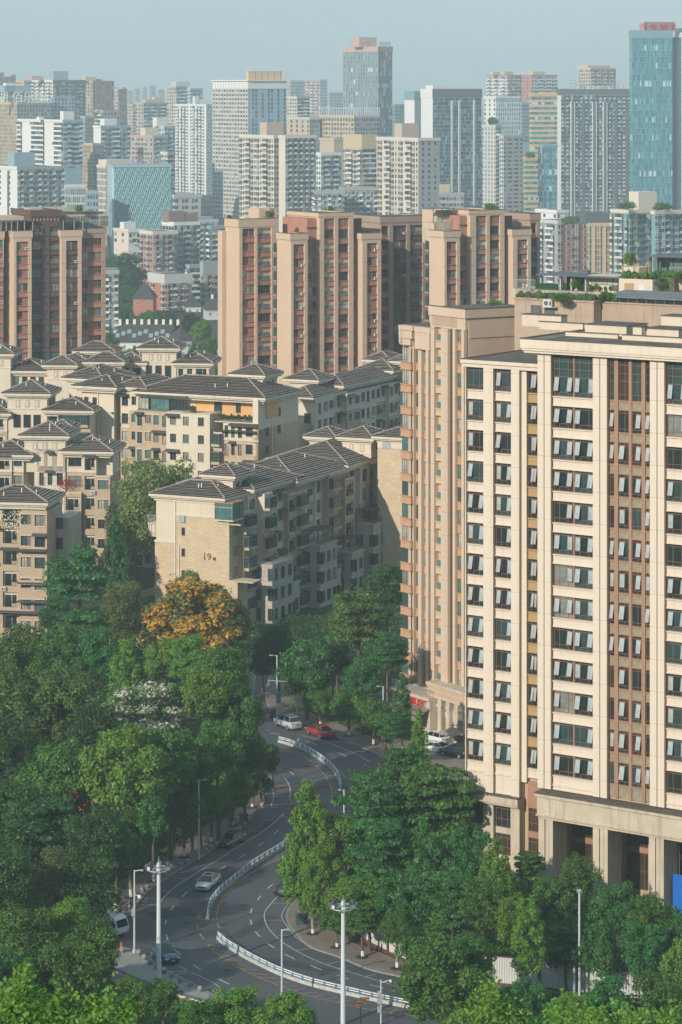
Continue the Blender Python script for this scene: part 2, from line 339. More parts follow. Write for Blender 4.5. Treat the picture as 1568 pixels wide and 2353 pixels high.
# left wing columns
W1, W2, W3 = (1074.5, 1113), (1139, 1176.5), (1209.5, 1236)
sash2 = ((.04, .86, .27, .62), (.69, .86, .27, .62)); vs3 = (.32, .68); hs3 = (.2, .88)
def small_sashes():
    return tuple(q for q in sash2 if R.random() < .74)
for k in range(1, 14):
    z1 = zt(k); z0 = z1 - wh
    for (pa, pb) in (W1, W2):
        xa, xb = ul(pa), ul(pb); window(fcA, xa, OFL + .2, z0, xb - xa, wh, vs3, hs3, bronze, R.choice((G[0], G[0], G[1], G[6])), small_sashes())
        fcA.put('spandrel', spandrel(xb - xa, fh - wh), xa, OFL + .05, z0 - (fh - wh))
    xa, xb = ul(W3[0]), ul(W3[1]) - .02
    window(fcA, xa, OFL + .5, z0, xb - xa, wh, (.3, .78), hs3, bronze, G[0], ((.3, .86, .24, .62), (.54, .86, .24, .62)))
    fcA.put('spandrel', spandrel(xb - xa, fh - wh, .2, cream2 if k == 13 else ochre), xa, OFL + .45, z0 - (fh - wh))
# top-double and regular windows of the main block
B1, B2, B3 = (1271, 1363.5), (1399.5, 1494), (1532, 1625)
for bi, (pa, pb) in enumerate((B1, B3)):
    xa, xb = um(pa), um(pb); wd = xb - xa
    for k in range(1, 14):
        z1 = zt(k) if k > 1 else zc; z0 = zt(k) - wh
        for j in range(2):
            x = xa + j * (wd / 2 + .07); ww = wd / 2 - .07
            if k == 1:
                hh = z1 - z0; window(fcA, x, .3, z0, ww, hh, (.26, .72), (.1, .46, .64, .82), bronze, G[1], ((.03, .45, .25, .33), (.71, .45, .25, .33)), t=.07)
            else: window(fcA, x, .3, z0, ww, wh, (.28, .72), hs3, bronze, R.choice((G[0], G[0], G[0], G[1], G[1], G[6], G[3])), small_sashes())
        fcA.put('mullion', cached(('mu', round(z1 - z0, 2)), lambda: MB().box(-.07, .07, 0, .12, 0, z1 - z0).mesh('mullion', bronzed)), xa + wd / 2, .22, z0)
        fcA.put('spandrel', spandrel(wd, fh - wh, .3), xa, .08, z0 - (fh - wh))
    fcA.put('spandrel', spandrel(wd, zt(13) - wh - (fh - wh) - zlow, .3), xa, .08, zlow)
for (pa, pb) in (W1, W2):
    xa, xb = ul(pa), ul(pb); fcA.put('spandrel', spandrel(xb - xa, zt(13) - wh - (fh - wh) - zlo2, .25), xa, OFL + .05, zlo2)
# brown curtain-wall bay
xa, xb = um(B2[0]), um(B2[1]); wd = xb - xa; cuts = [(0, .12), (.215, .475), (.545, .785), (.875, 1.0)]
zb2 = fa.z(1440, 1838)
b = MB()
for a_, c_ in ((.12, .215), (.475, .545), (.785, .875)): b.box(xa + a_ * wd, xa + c_ * wd, .12, .4, zb2, zc)
for k in range(1, 14):
    b.box(xa, xb, .16, .38, zt(k) - wh - .14, zt(k) - wh)
    if k < 13: b.box(xa, xb, .16, .38, zt(k + 1), zt(k + 1) + .14)
b.build('mullion_grid', bronzed, A)
for k in range(1, 14):
    z0 = zt(k) - wh; z1 = zt(k) if k > 1 else zc
    for i, (c0, c1) in enumerate(cuts):
        ww = (c1 - c0) * wd; sa = ()
        if k > 1 and R.random() < .75: sa = ((.1 if i != 3 else .05, .86, .5 if i in (1, 2) else .8, .62),) if i != 2 else ((.42, .86, .5, .62),)
        window(fcA, xa + c0 * wd, .28, z0, ww, z1 - z0, (.58,) if i in (1, 2) else (), (.14, .45, .63, .82) if k == 1 else (.16, .88), bronze, R.choice([G[0], G[0], G[5], G[1]]), sa)
        zz = zt(k + 1) + .14 if k < 13 else zb2
        fcA.put('infill_panel', cached(('ip', round(ww, 2), round(z0 - .14 - zz, 2)), lambda: MB().box(0, ww, 0, .1, 0, z0 - .14 - zz).mesh('infill_panel', olive)), xa + c0 * wd, .28, zz)
# pilasters
def pil(pa, pb, off, z0, z1, n=2, proud=.25):
    xa, xb = fa.u(pa, off), fa.u(pb, off); w_ = (xb - xa)
    MB().box(xa, xb, off, off + .45, z0, z1).build('pilaster_core', groove, A)
    for i in range(n):
        q0 = xa + .05 + i * (w_ / n); q1 = xa - .05 + (i + 1) * (w_ / n)
        strip(q0, q1, off - proud, z0, z1, fh, .55, cream2)
for pa, pb in ((1237.5, 1269.5), (1364.5, 1398.5), (1495.5, 1530.5), (1626, 1660)): pil(pa, pb, OFM, zlow, zc, 2)
for pa, pb, n in ((1114, 1138, 1), (1177.5, 1198, 1)): pil(pa, pb, OFL, zlo2, zlb, n, .35)
pil(1070.6, 1074, OFL, zlo2, zlb, 1, .2)
MB().box(ul(1198), ul(1209.5), OFL + .1, OFL + .6, zlow, zlb).build('pilaster_return', cream2, A)
# podium band, portico pillars
b = MB(); zf = fa.z(1245, 1872); uq = fa.u(1229, -1.9)
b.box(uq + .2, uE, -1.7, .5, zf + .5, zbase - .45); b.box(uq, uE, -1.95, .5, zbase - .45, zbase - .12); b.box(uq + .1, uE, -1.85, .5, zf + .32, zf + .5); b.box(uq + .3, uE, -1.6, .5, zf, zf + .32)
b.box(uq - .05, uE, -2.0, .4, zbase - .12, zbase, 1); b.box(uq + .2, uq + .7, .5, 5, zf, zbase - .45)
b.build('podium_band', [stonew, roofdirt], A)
def pillar(pa, pb):
    xa, xb = fa.u(pa, -1.5), fa.u(pb, -1.5); w_ = xb - xa
    b = MB(); b.box(xa, xa + w_ * .42, -1.5, 1.6, 0, zf); b.box(xa + w_ * .46, xa + w_ * .7, -1.42, 1.55, 0, zf); b.box(xa + w_ * .74, xb, -1.5, 1.6, 0, zf); b.box(xa + .05, xb - .05, -1.3, 1.5, 0, zf, 1)
    b.build('pillar', [stonew, groove], A)
for q in ((1238, 1271), (1363, 1397), (1492, 1526), (1622, 1656)): pillar(*q)
for pa, pb in ((1300, 1360), (1425, 1480), (1548, 1610)):
    xa, xb = fa.u(pa, 3.5), fa.u(pb, 3.5); window(fcA, xa, 5.05, .8, xb - xa, 4.2, (.25, .5, .75), (.5,), bronze, G[5]); window(fcA, xa, 5.05, 5.6, xb - xa, 2.8, (.25, .5, .75), (.5,), bronze, G[5])
    MB().box(xa - .8, xa - .2, 4.2, 5.2, 0, zf).box(xb + .2, xb + .9, 4.2, 5.2, 0, zf).build('inner_pillar', stonew, A)
    MB().box(xa, xb, 5.0, 5.2, 5.0, 5.6).build('door_header', bronzed, A)
# lower left podium windows
b = MB(); zl2 = fa.z(1093, 1815, OFL); zl3 = fa.z(1093, 1838, OFL)
b.box(u0 - .9, ul(1200), OFL - 1.0, OFL + .3, zl3 + .25, zl2 - .1); b.box(u0 - .7, ul(1199), OFL - .8, OFL + .3, zl3, zl3 + .25); b.box(u0 - .95, ul(1200) + .05, OFL - 1.05, OFL + .2, zl2 - .1, zl2, 1)
b.build('podium_ledge', [stonew, roofdirt], A)
for pa, pb in ((1114, 1138), (1177.5, 1198)):
    MB().box(ul(pa), ul(pb), OFL - .35, OFL + .4, 0, zl3).build('pier', stonew, A)
for (pa, pb), o_ in ((W1, 0), (W2, 0), (W3, .3)):
    xa, xb = ul(pa), ul(pb); z = zl3
    for hh, gap in ((2.7, .7), (2.5, .7)):
        window(fcA, xa, OFL + .2 + o_, z - hh, xb - xa, hh, (.33, .67), (.35, .8), bronze, R.choice([G[5], G[0]])); z -= hh
        MB().box(xa, xb, OFL + .1 + o_, OFL + .4 + o_, z - gap, z).build('spandrel', stonew if o_ == 0 else bronzed, A); z -= gap
MB().box(ul(1209), ul(1236.5), OFL + .4, OFL + .6, zl3, zlow + .1).build('spandrel', bronzed, A)
# roof equipment of the tower (walls, hatches, upstands), stands on the flat roof
b = MB()
for (pa, pb, o0, o1, hh) in ((1240, 1340, 12.6, 12.9, .9), (1345, 1440, 9, 14, 1.2), (1455, 1475, 8, 9.5, 1.3), (1480, 1560, 9, 13, 1.1), (1300, 1420, 6, 6.3, .5), (1430, 1568, 5, 5.3, .6), (1200, 1290, 15.5, 17, 1.4), (1520, 1568, 14, 17, 2.2), (1600, 1690, 8, 14, 1.4)):
    xa = fa.u(pa, o0); xb = fa.u(pb, o0); b.box(xa, xb, o0, o1, zr - .25, zr - .25 + hh); b.box(xa - .1, xb + .1, o0 - .1, o1 + .1, zr - .25 + hh, zr - .17 + hh, 1)
b.build('roof_upstand', [cream, roofdirt], A)
b = MB()
for i in range(260):
    x = R.uniform(um(1300), um(1560)); y = R.uniform(7, 16); s = R.uniform(.05, .22); b.box(x, x + s, y, y + s, zr - .22, zr - .22 + s * .7, R.randrange(2))
b.build('roof_debris', [rooftop, stonew], A, kind='stuff')

# ================= residential tower left of it =================
fb = Frame(1070, 402.0, math.atan2(-6600, 4400))
Bt = thing('residential_tower', 'tall peach residential tower with narrow balconies, behind the left edge of the cream office tower', 'apartment tower', fb.o, fb.a)
fcB = Face(Bt); ub = lambda p, o=0: fb.u(p, o)
pitB = 52.5; rowB = lambda n, p=1056: fb.z(p, 752.5 + pitB * n); fhB = rowB(0) - rowB(1); whB = fhB * .64
ztop = fb.z(1071, 709); zfr = fb.z(1056, 757)
xl, xm, xr = ub(991), ub(1040), ub(1071)
b = MB(); b.box(xl, xr, .5, 12, 0, ztop - .3); b.box(ub(923, 1), xl, 1.3, 12, 0, fb.z(935, 745, 1) - .3); b.build('core_wall', peachB, Bt)
MB().box(xl + .3, xr - .2, .8, 11.6, ztop - .29, ztop - .2).box(ub(924, 1), xl, 1.5, 11.8, fb.z(935, 745, 1) - .29, fb.z(935, 745, 1) - .2).build('flat_roof', rooftop, Bt)
b = MB()
b.box(xl - .2, xr + .3, -.35, .5, ztop - 1.35, ztop - .1); b.box(xr, xr + .3, .5, 22, ztop - 1.35, ztop - .1); b.box(xr - .02, xr + .1, .5, 21.5, ztop - 4.2, ztop - 1.35)
b.box(xl - .25, xr + .35, -.4, 0, ztop - .1, ztop, 1); b.box(xr - .1, xr + .35, 0, 22, ztop - .1, ztop, 1)
b.box(xl, xr, -.1, .5, zfr, ztop - 1.35)
za = fb.z(935, 745, 1)
b.box(ub(919, .3), ub(949, .3), .1, 1.3, za - 1.9, za - .1); b.box(ub(917, 0), ub(950, 0), -.1, 1.3, za - .7, za - .05); b.box(ub(922, .6), ub(947, .6), .3, 1.3, za - 2.9, za - 1.9)
b.box(ub(956, .2), ub(990, .2), 0, 1.3, za - 3.2, za - .1); b.box(ub(955, .1), ub(991, .1), -.1, 1.3, za - .8, za - .02); b.box(ub(917, 0), ub(991), .8, 12, za - .1, za + .02, 1)
b.box(ub(917, 0), ub(917, 0) + .4, 0, 12, za - 2.6, za - .1)
b.build('parapet', [peach, roofdirt], Bt)
b = MB()
for i in range(26):
    q = i / 26; x = xl + .4 + q * (xr - xl - 2.2); b.box(x, x + .12, -.22, -.1, zfr + .25, ztop - 1.5)
b.build('frieze_ribs', peach, Bt, kind='stuff')
def pilB(pa, pb, off, y, z1, m=peach, seg=fhB):
    x0, x1 = ub(pa, off), ub(pb, off); MB().box(x0 + .02, x1 - .02, off + .05, off + .8, 0, z1).build('pilaster_core', groove, Bt)
    z = 0
    while z < z1 - .1:
        zn = min(z1, z + seg); hh = zn - z
        fcB.put('stone_panel', cached(('sb', round(x1 - x0, 2), round(hh, 2)), lambda: MB().box(0, x1 - x0, 0, .5, .015, hh - .015).mesh('stone_panel', m)), x0, off + y, z); z = zn
for (pa, pb, off, y, zz) in ((944, 949, 1, -.3, za - 2.9), (950, 955, 1, -.3, za - 2.9), (966.5, 974, .9, -.4, za - 3.2), (985, 991.5, .5, -.5, za - 3.2), (992.5, 1001, 0, -.2, zfr), (1017.5, 1021.5, 0, -.3, zfr), (1022.5, 1037, -.2, -.6, zfr), (1043, 1049, 0, -.2, zfr), (1064.5, 1070.5, 0, -.3, zfr)):
    pilB(pa, pb, off, y, zz)
for n in range(-1, 16):
    zT = rowB(n); z0 = zT - whB; sh = fhB - whB
    def sp(pa, pb, off, y, m=orangeB, name='spandrel'):
        x0, x1 = ub(pa, off), ub(pb, off); fcB.put(name, spandrel(x1 - x0, sh, .3, m), x0, off + y, z0 - sh)
    # right window strip, balcony strips, left strips
    if n >= 0:
        window(fcB, ub(1050), .25, z0, ub(1064) - ub(1050), whB, (.6,), (.25,), bronze, R.choice(G[1:5])); sp(1050, 1064, 0, .15)
        x0, x1 = ub(1002), ub(1017); balcony(fcB, x0, .1, z0 - .3, x1 - x0, whB + .4, peachB); fcB.put('spandrel', spandrel(x1 - x0, sh - .1, .3, peachB), x0, 0, z0 - sh)
        MB().box(ub(1038), ub(1042.5), .45, .49, z0, z0 + whB).build('window_slit', G[0], Bt)
    k_ = n + .15; zz = fb.z(975, 802 + 51.6 * n, .9); z2 = zz - whB
    if zz < za - 3 and n < 15:
        x0, x1 = ub(974.5, .9), ub(984.5, .9); balcony(fcB, x0, 1.0, z2 - .2, x1 - x0, whB + .25, peachB); fcB.put('spandrel', spandrel(x1 - x0, sh - .05, .3, orangeB), x0, .95, z2 - sh)
        x0, x1 = ub(956, 1), ub(966, 1); window(fcB, x0, 1.1, z2, x1 - x0, whB, (.55,), (), bronze, R.choice(G[:4])); fcB.put('spandrel', spandrel(x1 - x0, sh, .3, orangeB), x0, 1.05, z2 - sh)
        x0, x1 = ub(923, .3), ub(943.5, .3)
        window(fcB, x0, .4, z2, (x1 - x0) * .68, whB, (.35, .7), (.15,), greyp, R.choice(G[1:5])); fcB.put('louvre', louvre_mesh((x1 - x0) * .3, whB, peach), x0 + (x1 - x0) * .69, .4, z2)
        fcB.put('spandrel', spandrel(x1 - x0 + .3, sh, 1.0, orangeB), x0 - .15, .25, z2 - sh)
        fcB.put('bay_side', cached(('bs', round(whB, 2)), lambda: MB().box(0, .12, 0, .9, 0, whB).mesh('bay_side', orangeB)), x0 - .02, .5, z2)
# entrance portico with carved frieze
zp = fb.z(1062, 1588, -2.2); zq = fb.z(1062, 1618, -2.2); p0, p1 = fb.u(983, -2.4), fb.u(1071, -2.4)
b = MB(); b.box(p0, p1, -2.4, .4, zq, zp - .35); b.box(p0 - .2, p1 + .2, -2.6, .4, zp - .35, zp, 1); b.box(p0 - .1, p1 + .1, -2.5, .3, zq - .2, zq)
b.build('portico_beam', [peach, stonew], Bt)
b = MB()
for i in range(40):
    x = p0 + .3 + i * (p1 - p0 - .6) / 40; b.ball((x + .1, -2.4, (zp + zq) / 2 - .2), .13, 6, 4, 0, (1, .4, 1.3)); b.box(x, x + .05, -2.46, -2.4, zq + .15, zp - .5)
b.build('frieze_carving', peach, Bt, kind='stuff')
for i in range(5):
    x = p0 + .3 + i * (p1 - p0 - 1.3) / 4
    b = MB(); b.box(x, x + .9, -2.3, -1.2, 0, zq - .2); b.box(x - .12, x + 1.02, -2.42, -1.1, zq - 1.3, zq - 1.05); b.box(x + .1, x + .8, -2.36, -2.3, .6, zq - 1.5)
    b.build('portico_pillar', stonew, Bt)
    if i < 4: window(fcB, x + 1.1, .2, zq - 3.2, 1.3, 2.4, (.5,), (.3,), bronze, G[2]); window(fcB, x + 1.1, .2, .2, 1.3, 2.6, (.5,), (.6,), greyp, G[0])
me = text_mesh('香榭花', .9, black, .02)
x = p0 + 1.3
o = MB().box(x, x + 2.0, -1.6, -1.5, 3.6, 5.2).build('shop_banner', white, Bt); put('lettering', me, o, (x + 1, -1.63, 4.3))
o = MB().box(x + 3.3, x + 4.6, -1.6, -1.5, 3.2, 5.0).build('shop_banner', white, Bt)
# ================= ground, road, pavements =================
def cr(pts, n=6):
    """smooth curve through points"""
    P = [Vector(p) for p in pts]; out = []
    for i in range(len(P) - 1):
        p0, p1, p2, p3 = P[max(i - 1, 0)], P[i], P[i + 1], P[min(i + 2, len(P) - 1)]
        for j in range(n):
            t = j / n; out.append(.5 * ((2 * p1) + (p2 - p0) * t + (2 * p0 - 5 * p1 + 4 * p2 - p3) * t * t + (3 * p1 - p0 - 3 * p2 + p3) * t ** 3))
    out.append(P[-1]); return out
def W(pxs, n=6): return cr([gp(*p) for p in pxs], n)
def resample(path, step):
    out = [path[0].copy()]; acc = 0
    for a, b_ in zip(path, path[1:]):
        L = (b_ - a).length; d = step - acc
        while d <= L: out.append(a.lerp(b_, d / L)); d += step
        acc = (acc + L) % step if L else acc
        acc = L - (d - step) if L >= (step - 0) or d - step > 0 else acc
    return out
def normals(path):
    N = []
    for i in range(len(path)):
        d = path[min(i + 1, len(path) - 1)] - path[max(i - 1, 0)]; d.z = 0; d.normalize(); N.append(Vector((-d.y, d.x, 0)))
    return N
def ribbon(b, path, o0, o1, z0, z1, mi=0):
    N = normals(path); n = len(path); vs = []
    for p, q in zip(path, N):
        for o, z in ((o0, z0), (o0, z1), (o1, z1), (o1, z0)): vs.append((p.x + q.x * o, p.y + q.y * o, z))
    fs = []
    for i in range(n - 1):
        for j in range(3): fs.append((i * 4 + j, i * 4 + 4 + j, i * 4 + 5 + j, i * 4 + 1 + j) if o1 > o0 else (i * 4 + j, i * 4 + 1 + j, i * 4 + 5 + j, i * 4 + 4 + j))
    fs += [(0, 1, 2, 3), (4 * n - 1, 4 * n - 2, 4 * n - 3, 4 * n - 4)]
    b.add(vs, fs, mi)
def flat(b, path, wd, z, mi=0, o=0):
    N = normals(path); vs = []
    for p, q in zip(path, N): vs += [(p.x + q.x * (o - wd / 2), p.y + q.y * (o - wd / 2), z), (p.x + q.x * (o + wd / 2), p.y + q.y * (o + wd / 2), z)]
    b.add(vs, [(2 * i, 2 * i + 2, 2 * i + 3, 2 * i + 1) for i in range(len(path) - 1)], mi)
def asphalt():
    m = bpy.data.materials.new('asphalt'); n, l, bb = nodes(m); tc = n.new('ShaderNodeTexCoord'); bb.inputs['Roughness'].default_value = .75
    a = n.new('ShaderNodeTexNoise'); a.inputs['Scale'].default_value = .09; a.inputs['Detail'].default_value = 5; l.new(tc.outputs['Object'], a.inputs[0])
    r = n.new('ShaderNodeValToRGB'); r.color_ramp.elements[0].position = .35; r.color_ramp.elements[1].position = .68; r.color_ramp.elements[0].color = (.068, .074, .082, 1); r.color_ramp.elements[1].color = (.098, .103, .110, 1); l.new(a.outputs[0], r.inputs[0])
    c = n.new('ShaderNodeTexNoise'); c.inputs['Scale'].default_value = 9; c.inputs['Detail'].default_value = 6; l.new(tc.outputs['Object'], c.inputs[0])
    r2 = n.new('ShaderNodeValToRGB'); r2.color_ramp.elements[0].color = (.72, .72, .72, 1); r2.color_ramp.elements[1].color = (1.15, 1.15, 1.15, 1); l.new(c.outputs[0], r2.inputs[0])
    v = n.new('ShaderNodeTexVoronoi'); v.feature = 'DISTANCE_TO_EDGE'; v.inputs['Scale'].default_value = .12; l.new(tc.outputs['Object'], v.inputs[0])
    r3 = n.new('ShaderNodeValToRGB'); r3.color_ramp.elements[0].color = (.6, .6, .6, 1); r3.color_ramp.elements[1].position = .008; l.new(v.outputs['Distance'], r3.inputs[0])
    m1 = n.new('ShaderNodeMix'); m1.data_type = 'RGBA'; m1.blend_type = 'MULTIPLY'; m1.inputs[0].default_value = 1; l.new(r.outputs[0], m1.inputs['A']); l.new(r2.outputs[0], m1.inputs['B'])
    m2 = n.new('ShaderNodeMix'); m2.data_type = 'RGBA'; m2.blend_type = 'MULTIPLY'; m2.inputs[0].default_value = .6; l.new(m1.outputs['Result'], m2.inputs['A']); l.new(r3.outputs[0], m2.inputs['B'])
    l.new(m2.outputs['Result'], bb.inputs['Base Color']); MT['asphalt'] = m; return m
ASP = asphalt()
soil = mat('soil_and_grass', (.035, .05, .022), .95, .4, .3, fine=4)
pave_l = brickmat('pinkish_pavers', (.20, .155, .14), (.165, .13, .12), (.09, .075, .07), .6, .3, .012)
pave_r = mat('tan_paving', (.235, .20, .165), .9, .2, .4, fine=5)
kerbm = mat('kerb_stone', (.24, .235, .225), .85, .15, 1)
wline = mat('white_road_paint', (.46, .46, .45), .8, .3, 2, fine=6); yline = mat('yellow_road_paint', (.36, .23, .09), .8, .35, 2, fine=6); rline = mat('red_road_surface', (.115, .045, .042), .85, .3, 1)
BIG = 16000
MB().add([(-BIG, -300, -.03), (BIG, -300, -.03), (BIG, 22000, -.03), (-BIG, 22000, -.03)], [(0, 1, 2, 3)]).build('ground', soil, kind='structure')
Lp = [(590, 1540), (586, 1580), (583, 1620), (585, 1660), (598, 1705), (614, 1745), (624, 1785), (626, 1811), (612, 1839), (584, 1875), (556, 1903), (504, 1944), (455, 1976), (403, 2008), (350, 2044), (318, 2077), (298, 2109)]
Lq = [(284, 2179), (310, 2189), (355, 2214), (387, 2234), (443, 2262), (483, 2284), (560, 2325), (660, 2375), (800, 2430), (1000, 2490), (1300, 2560), (1700, 2640)]
Rp = [(625, 1540), (612, 1580), (612, 1615), (628, 1640), (655, 1648), (710, 1670), (797, 1705), (877, 1740), (928, 1768), (946, 1800), (938, 1840), (905, 1885), (850, 1930), (780, 1980), (720, 2030), (675, 2074), (660, 2094), (657, 2110), (665, 2130), (688, 2156), (714, 2179), (780, 2202), (842, 2228), (904, 2243), (980, 2258), (1100, 2277), (1300, 2300), (1620, 2330)]
PL, PQ, PR = W(Lp), W(Lq), W(Rp)
drive = [gp(278, 2122), gp(205, 2100), gp(205, 2168)]
poly = PL + drive + PQ + PR[::-1]
b = MB(); tv = [(p.x, p.y, 0) for p in poly]; fx = []
for t in tessellate_polygon([[Vector(q) for q in tv]]):
    p, q, r_ = [Vector(tv[i]) for i in t]; fx.append(tuple(t) if (q - p).cross(r_ - p).z > 0 else tuple(reversed(t)))
b.add(tv, fx); b.build('road', ASP, kind='structure')
def kerb(path, side, name='kerb'):
    b = MB(); rs = resample(path, .95)
    for p, q in zip(rs, rs[1:]):
        g = (q - p).normalized() * .012; ribbon(b, [p + g, q - g], 0, .26 * side, 0, .155 + R.uniform(-.006, .006))
    b.build(name, kerbm, kind='structure')
kerb(PL, -1 if False else -1); kerb(PQ, -1); kerb(PR, 1)
b = MB(); ribbon(b, PL, -.26, -4.6, -.02, .145); ribbon(b, PQ, -.26, -6.5, -.02, .145); b.build('pavement_left', pave_l, kind='structure')
b = MB(); ribbon(b, PR, .26, 4.4, -.02, .145); b.build('pavement_right', pave_r, kind='structure')
plaza = [gp(930, 1640), gp(1120, 1660), gp(1200, 1800), gp(1150, 1860), gp(985, 1800), gp(900, 1715)]
b = MB(); b.prism([(p.x, p.y) for p in reversed(plaza)], -.02, .10); b.build('plaza', pave_r, kind='structure')
# ---- painted markings ----
c3 = lambda x, y: (201 + .5129 * x, 1838 + .5129 * y)
c2 = lambda x, y: (402 + .4396 * x, 1551 + .4396 * y)
mk = MB()
def line(pts, wd=.13, mi=0, z=.004, f=c3): flat(mk, W([f(*p) for p in pts], 4), wd, z, mi)
dz = [(858, 135, 835, 153), (790, 190, 765, 208), (710, 243, 678, 263), (618, 298, 587, 317), (447, 413, 424, 434), (388, 475, 373, 495), (353, 540, 349, 560), (353, 605, 360, 627), (393, 672, 418, 695), (475, 740, 508, 762), (588, 803, 635, 827),
      (832, 378, 808, 398), (777, 430, 762, 450), (738, 487, 731, 508), (731, 537, 736, 560), (753, 592, 774, 615), (804, 642, 838, 665), (885, 692, 930, 715), (1000, 743, 1050, 763), (1118, 785, 1170, 803), (1265, 829, 1330, 845)]
for a_ in dz: line([a_[:2], a_[2:]], .17)
for a_ in [(597, 503, 622, 522), (685, 347, 745, 365), (850, 405, 900, 427), (500, 302, 545, 312), (650, 330, 640, 350)]: line([a_[:2], a_[2:]], .17, f=c2)
line([(905, 0), (880, 60), (790, 140), (700, 195), (560, 285), (430, 365), (365, 415), (330, 455)])
for a_ in ((820, 35, 870, 35), (778, 92, 838, 92), (715, 141, 790, 141), (570, 245, 640, 248), (478, 296, 545, 300), (388, 350, 455, 355), (300, 410, 372, 412), (240, 470, 312, 472)): line([a_[:2], a_[2:]], .1)
line([(855, 430), (815, 475), (795, 505), (795, 540), (815, 580), (870, 635), (960, 690), (1060, 735), (1200, 780), (1360, 828)])
line([(905, 460), (878, 500), (872, 530), (905, 580), (940, 620), (1005, 665)], .1)
for a_ in ((825, 465, 905, 465), (796, 540, 875, 540), (850, 610, 922, 606), (930, 677, 1005, 665), (1070, 740, 1125, 725), (1240, 795, 1290, 782)): line([a_[:2], a_[2:]], .1)
line([(395, 738), (445, 767), (355, 770)], .1); line([(380, 790), (470, 778), (595, 843), (520, 858)], .1)
line([(655, 316), (760, 340), (860, 378), (940, 410), (1020, 455)], f=c2); line([(865, 347), (1000, 385), (1085, 437)], .1, f=c2); line([(810, 357), (865, 347)], .1, f=c2); line([(930, 405), (1000, 398)], .1, f=c2)
line([(572, 538), (592, 565), (604, 605), (600, 650), (582, 700), (560, 745)], f=c2); line([(510, 590), (515, 640), (500, 690)], .1, f=c2)
for a_ in ((520, 578, 592, 577), (515, 635, 600, 635), (500, 692, 580, 692)): line([a_[:2], a_[2:]], .1, f=c2)
# yellow hatching along the barrier
def hatch(A_, B_, step, f, slant=.6, wd=.16):
    pa, pb = W([f(*p) for p in A_], 12), W([f(*p) for p in B_], 12)
    n = max(2, int(sum((q - p).length for p, q in zip(pa, pa[1:])) / step))
    for i in range(n):
        t = i / n; ia, ib = int(t * (len(pa) - 1)), int(min(1, t + slant / n) * (len(pb) - 1)); flat(mk, [pa[ia], pb[ib]], wd, .004, 1)
ya = [(860, 262), (740, 325), (650, 390), (598, 455), (583, 500), (580, 538)]; yb = [(885, 238), (740, 313), (640, 375), (575, 440), (545, 495), (538, 535)]
line(ya, .16, 1); hatch(ya[2:], yb[2:], 1.35, c3); line([(562, 455), (515, 500), (497, 530), (540, 538), (580, 540)], .14, 1); line([(520, 500), (550, 507)], .14, 1); line([(505, 522), (535, 527)], .14, 1)
for a_ in ((490, 555, 496, 578), (503, 600, 522, 625), (581, 555, 592, 577), (598, 597, 618, 618)): line([a_[:2], a_[2:]], .17, 1)
yc = [(537, 648), (600, 705), (700, 765), (830, 822), (960, 868), (1100, 905), (1300, 948), (1480, 970)]; yd = [(590, 650), (660, 715), (760, 765), (880, 812), (1000, 855), (1120, 885), (1310, 925), (1480, 950)]
line(yc, .14, 1); hatch(yc, yd, 1.7, c3); line([(638, 640), (700, 685), (790, 730), (880, 765), (1000, 815), (1140, 858), (1300, 890), (1470, 915)], .12, 1)
ye = [(545, 402), (600, 404), (680, 432), (745, 482), (795, 542), (820, 600), (822, 665)]; yf = [(560, 380), (640, 392), (720, 428), (790, 475), (840, 530), (865, 590), (868, 655)]
line(ye, .16, 1, f=c2); hatch(ye, yf, 1.6, c2); line([(755, 432), (830, 478), (880, 520), (905, 545)], .14, 1, f=c2); hatch([(800, 460), (860, 505), (905, 545)], [(790, 470), (835, 515), (860, 550)], 1.5, c2)
for i in range(5): line([(425 + i * 18, 205), (450 + i * 18, 240)], .16, 1, f=c2); line([(420, 205 + i * 9), (505, 212 + i * 9)], .14, 1, f=c2)
line([(455, 195), (500, 215), (510, 245)], .16, 1, f=c2)
mk.build('road_markings', [wline, yline], kind='structure')
b = MB()
for pts in ([(560, 494), (640, 487), (720, 482)], [(520, 592), (660, 588), (815, 586)], [(505, 692), (600, 688), (790, 688)]): flat(b, W([c2(*p) for p in pts], 3), 1.5, .002)
b.build('red_crossing_band', rline, kind='structure')
# manhole covers and patched asphalt
cov = MB()
for q in ((430, 2120), (560, 2080), (600, 1960), (700, 1760), (640, 2220), (520, 2230), (780, 1740), (740, 2240)):
    p = gp(*q); cov.tube([(p.x, p.y, .0), (p.x, p.y, .012)], .42, 14)
cov.build('manhole_covers', mat('cast_iron', (.045, .042, .04), .7, .2, 4), kind='structure')
b = MB()
for q, L_, w_, a_ in (((455, 2150), 7, 2.2, .5), ((585, 2130), 9, 1.6, 1.1), ((560, 2010), 6, 2.0, .8), ((690, 1800), 8, 2.4, 2.0), ((610, 1900), 10, 1.2, 1.2), ((690, 2220), 8, 1.8, 2.6), ((395, 2100), 5, 3.0, .4)):
    p = gp(*q); d = Vector((math.cos(a_), math.sin(a_), 0)); flat(b, [p - d * L_ / 2, p + d * L_ / 2], w_, .0015)
b.build('asphalt_patch', mat('patched_asphalt', (.062, .066, .072), .8, .2, .8, fine=8), kind='structure')
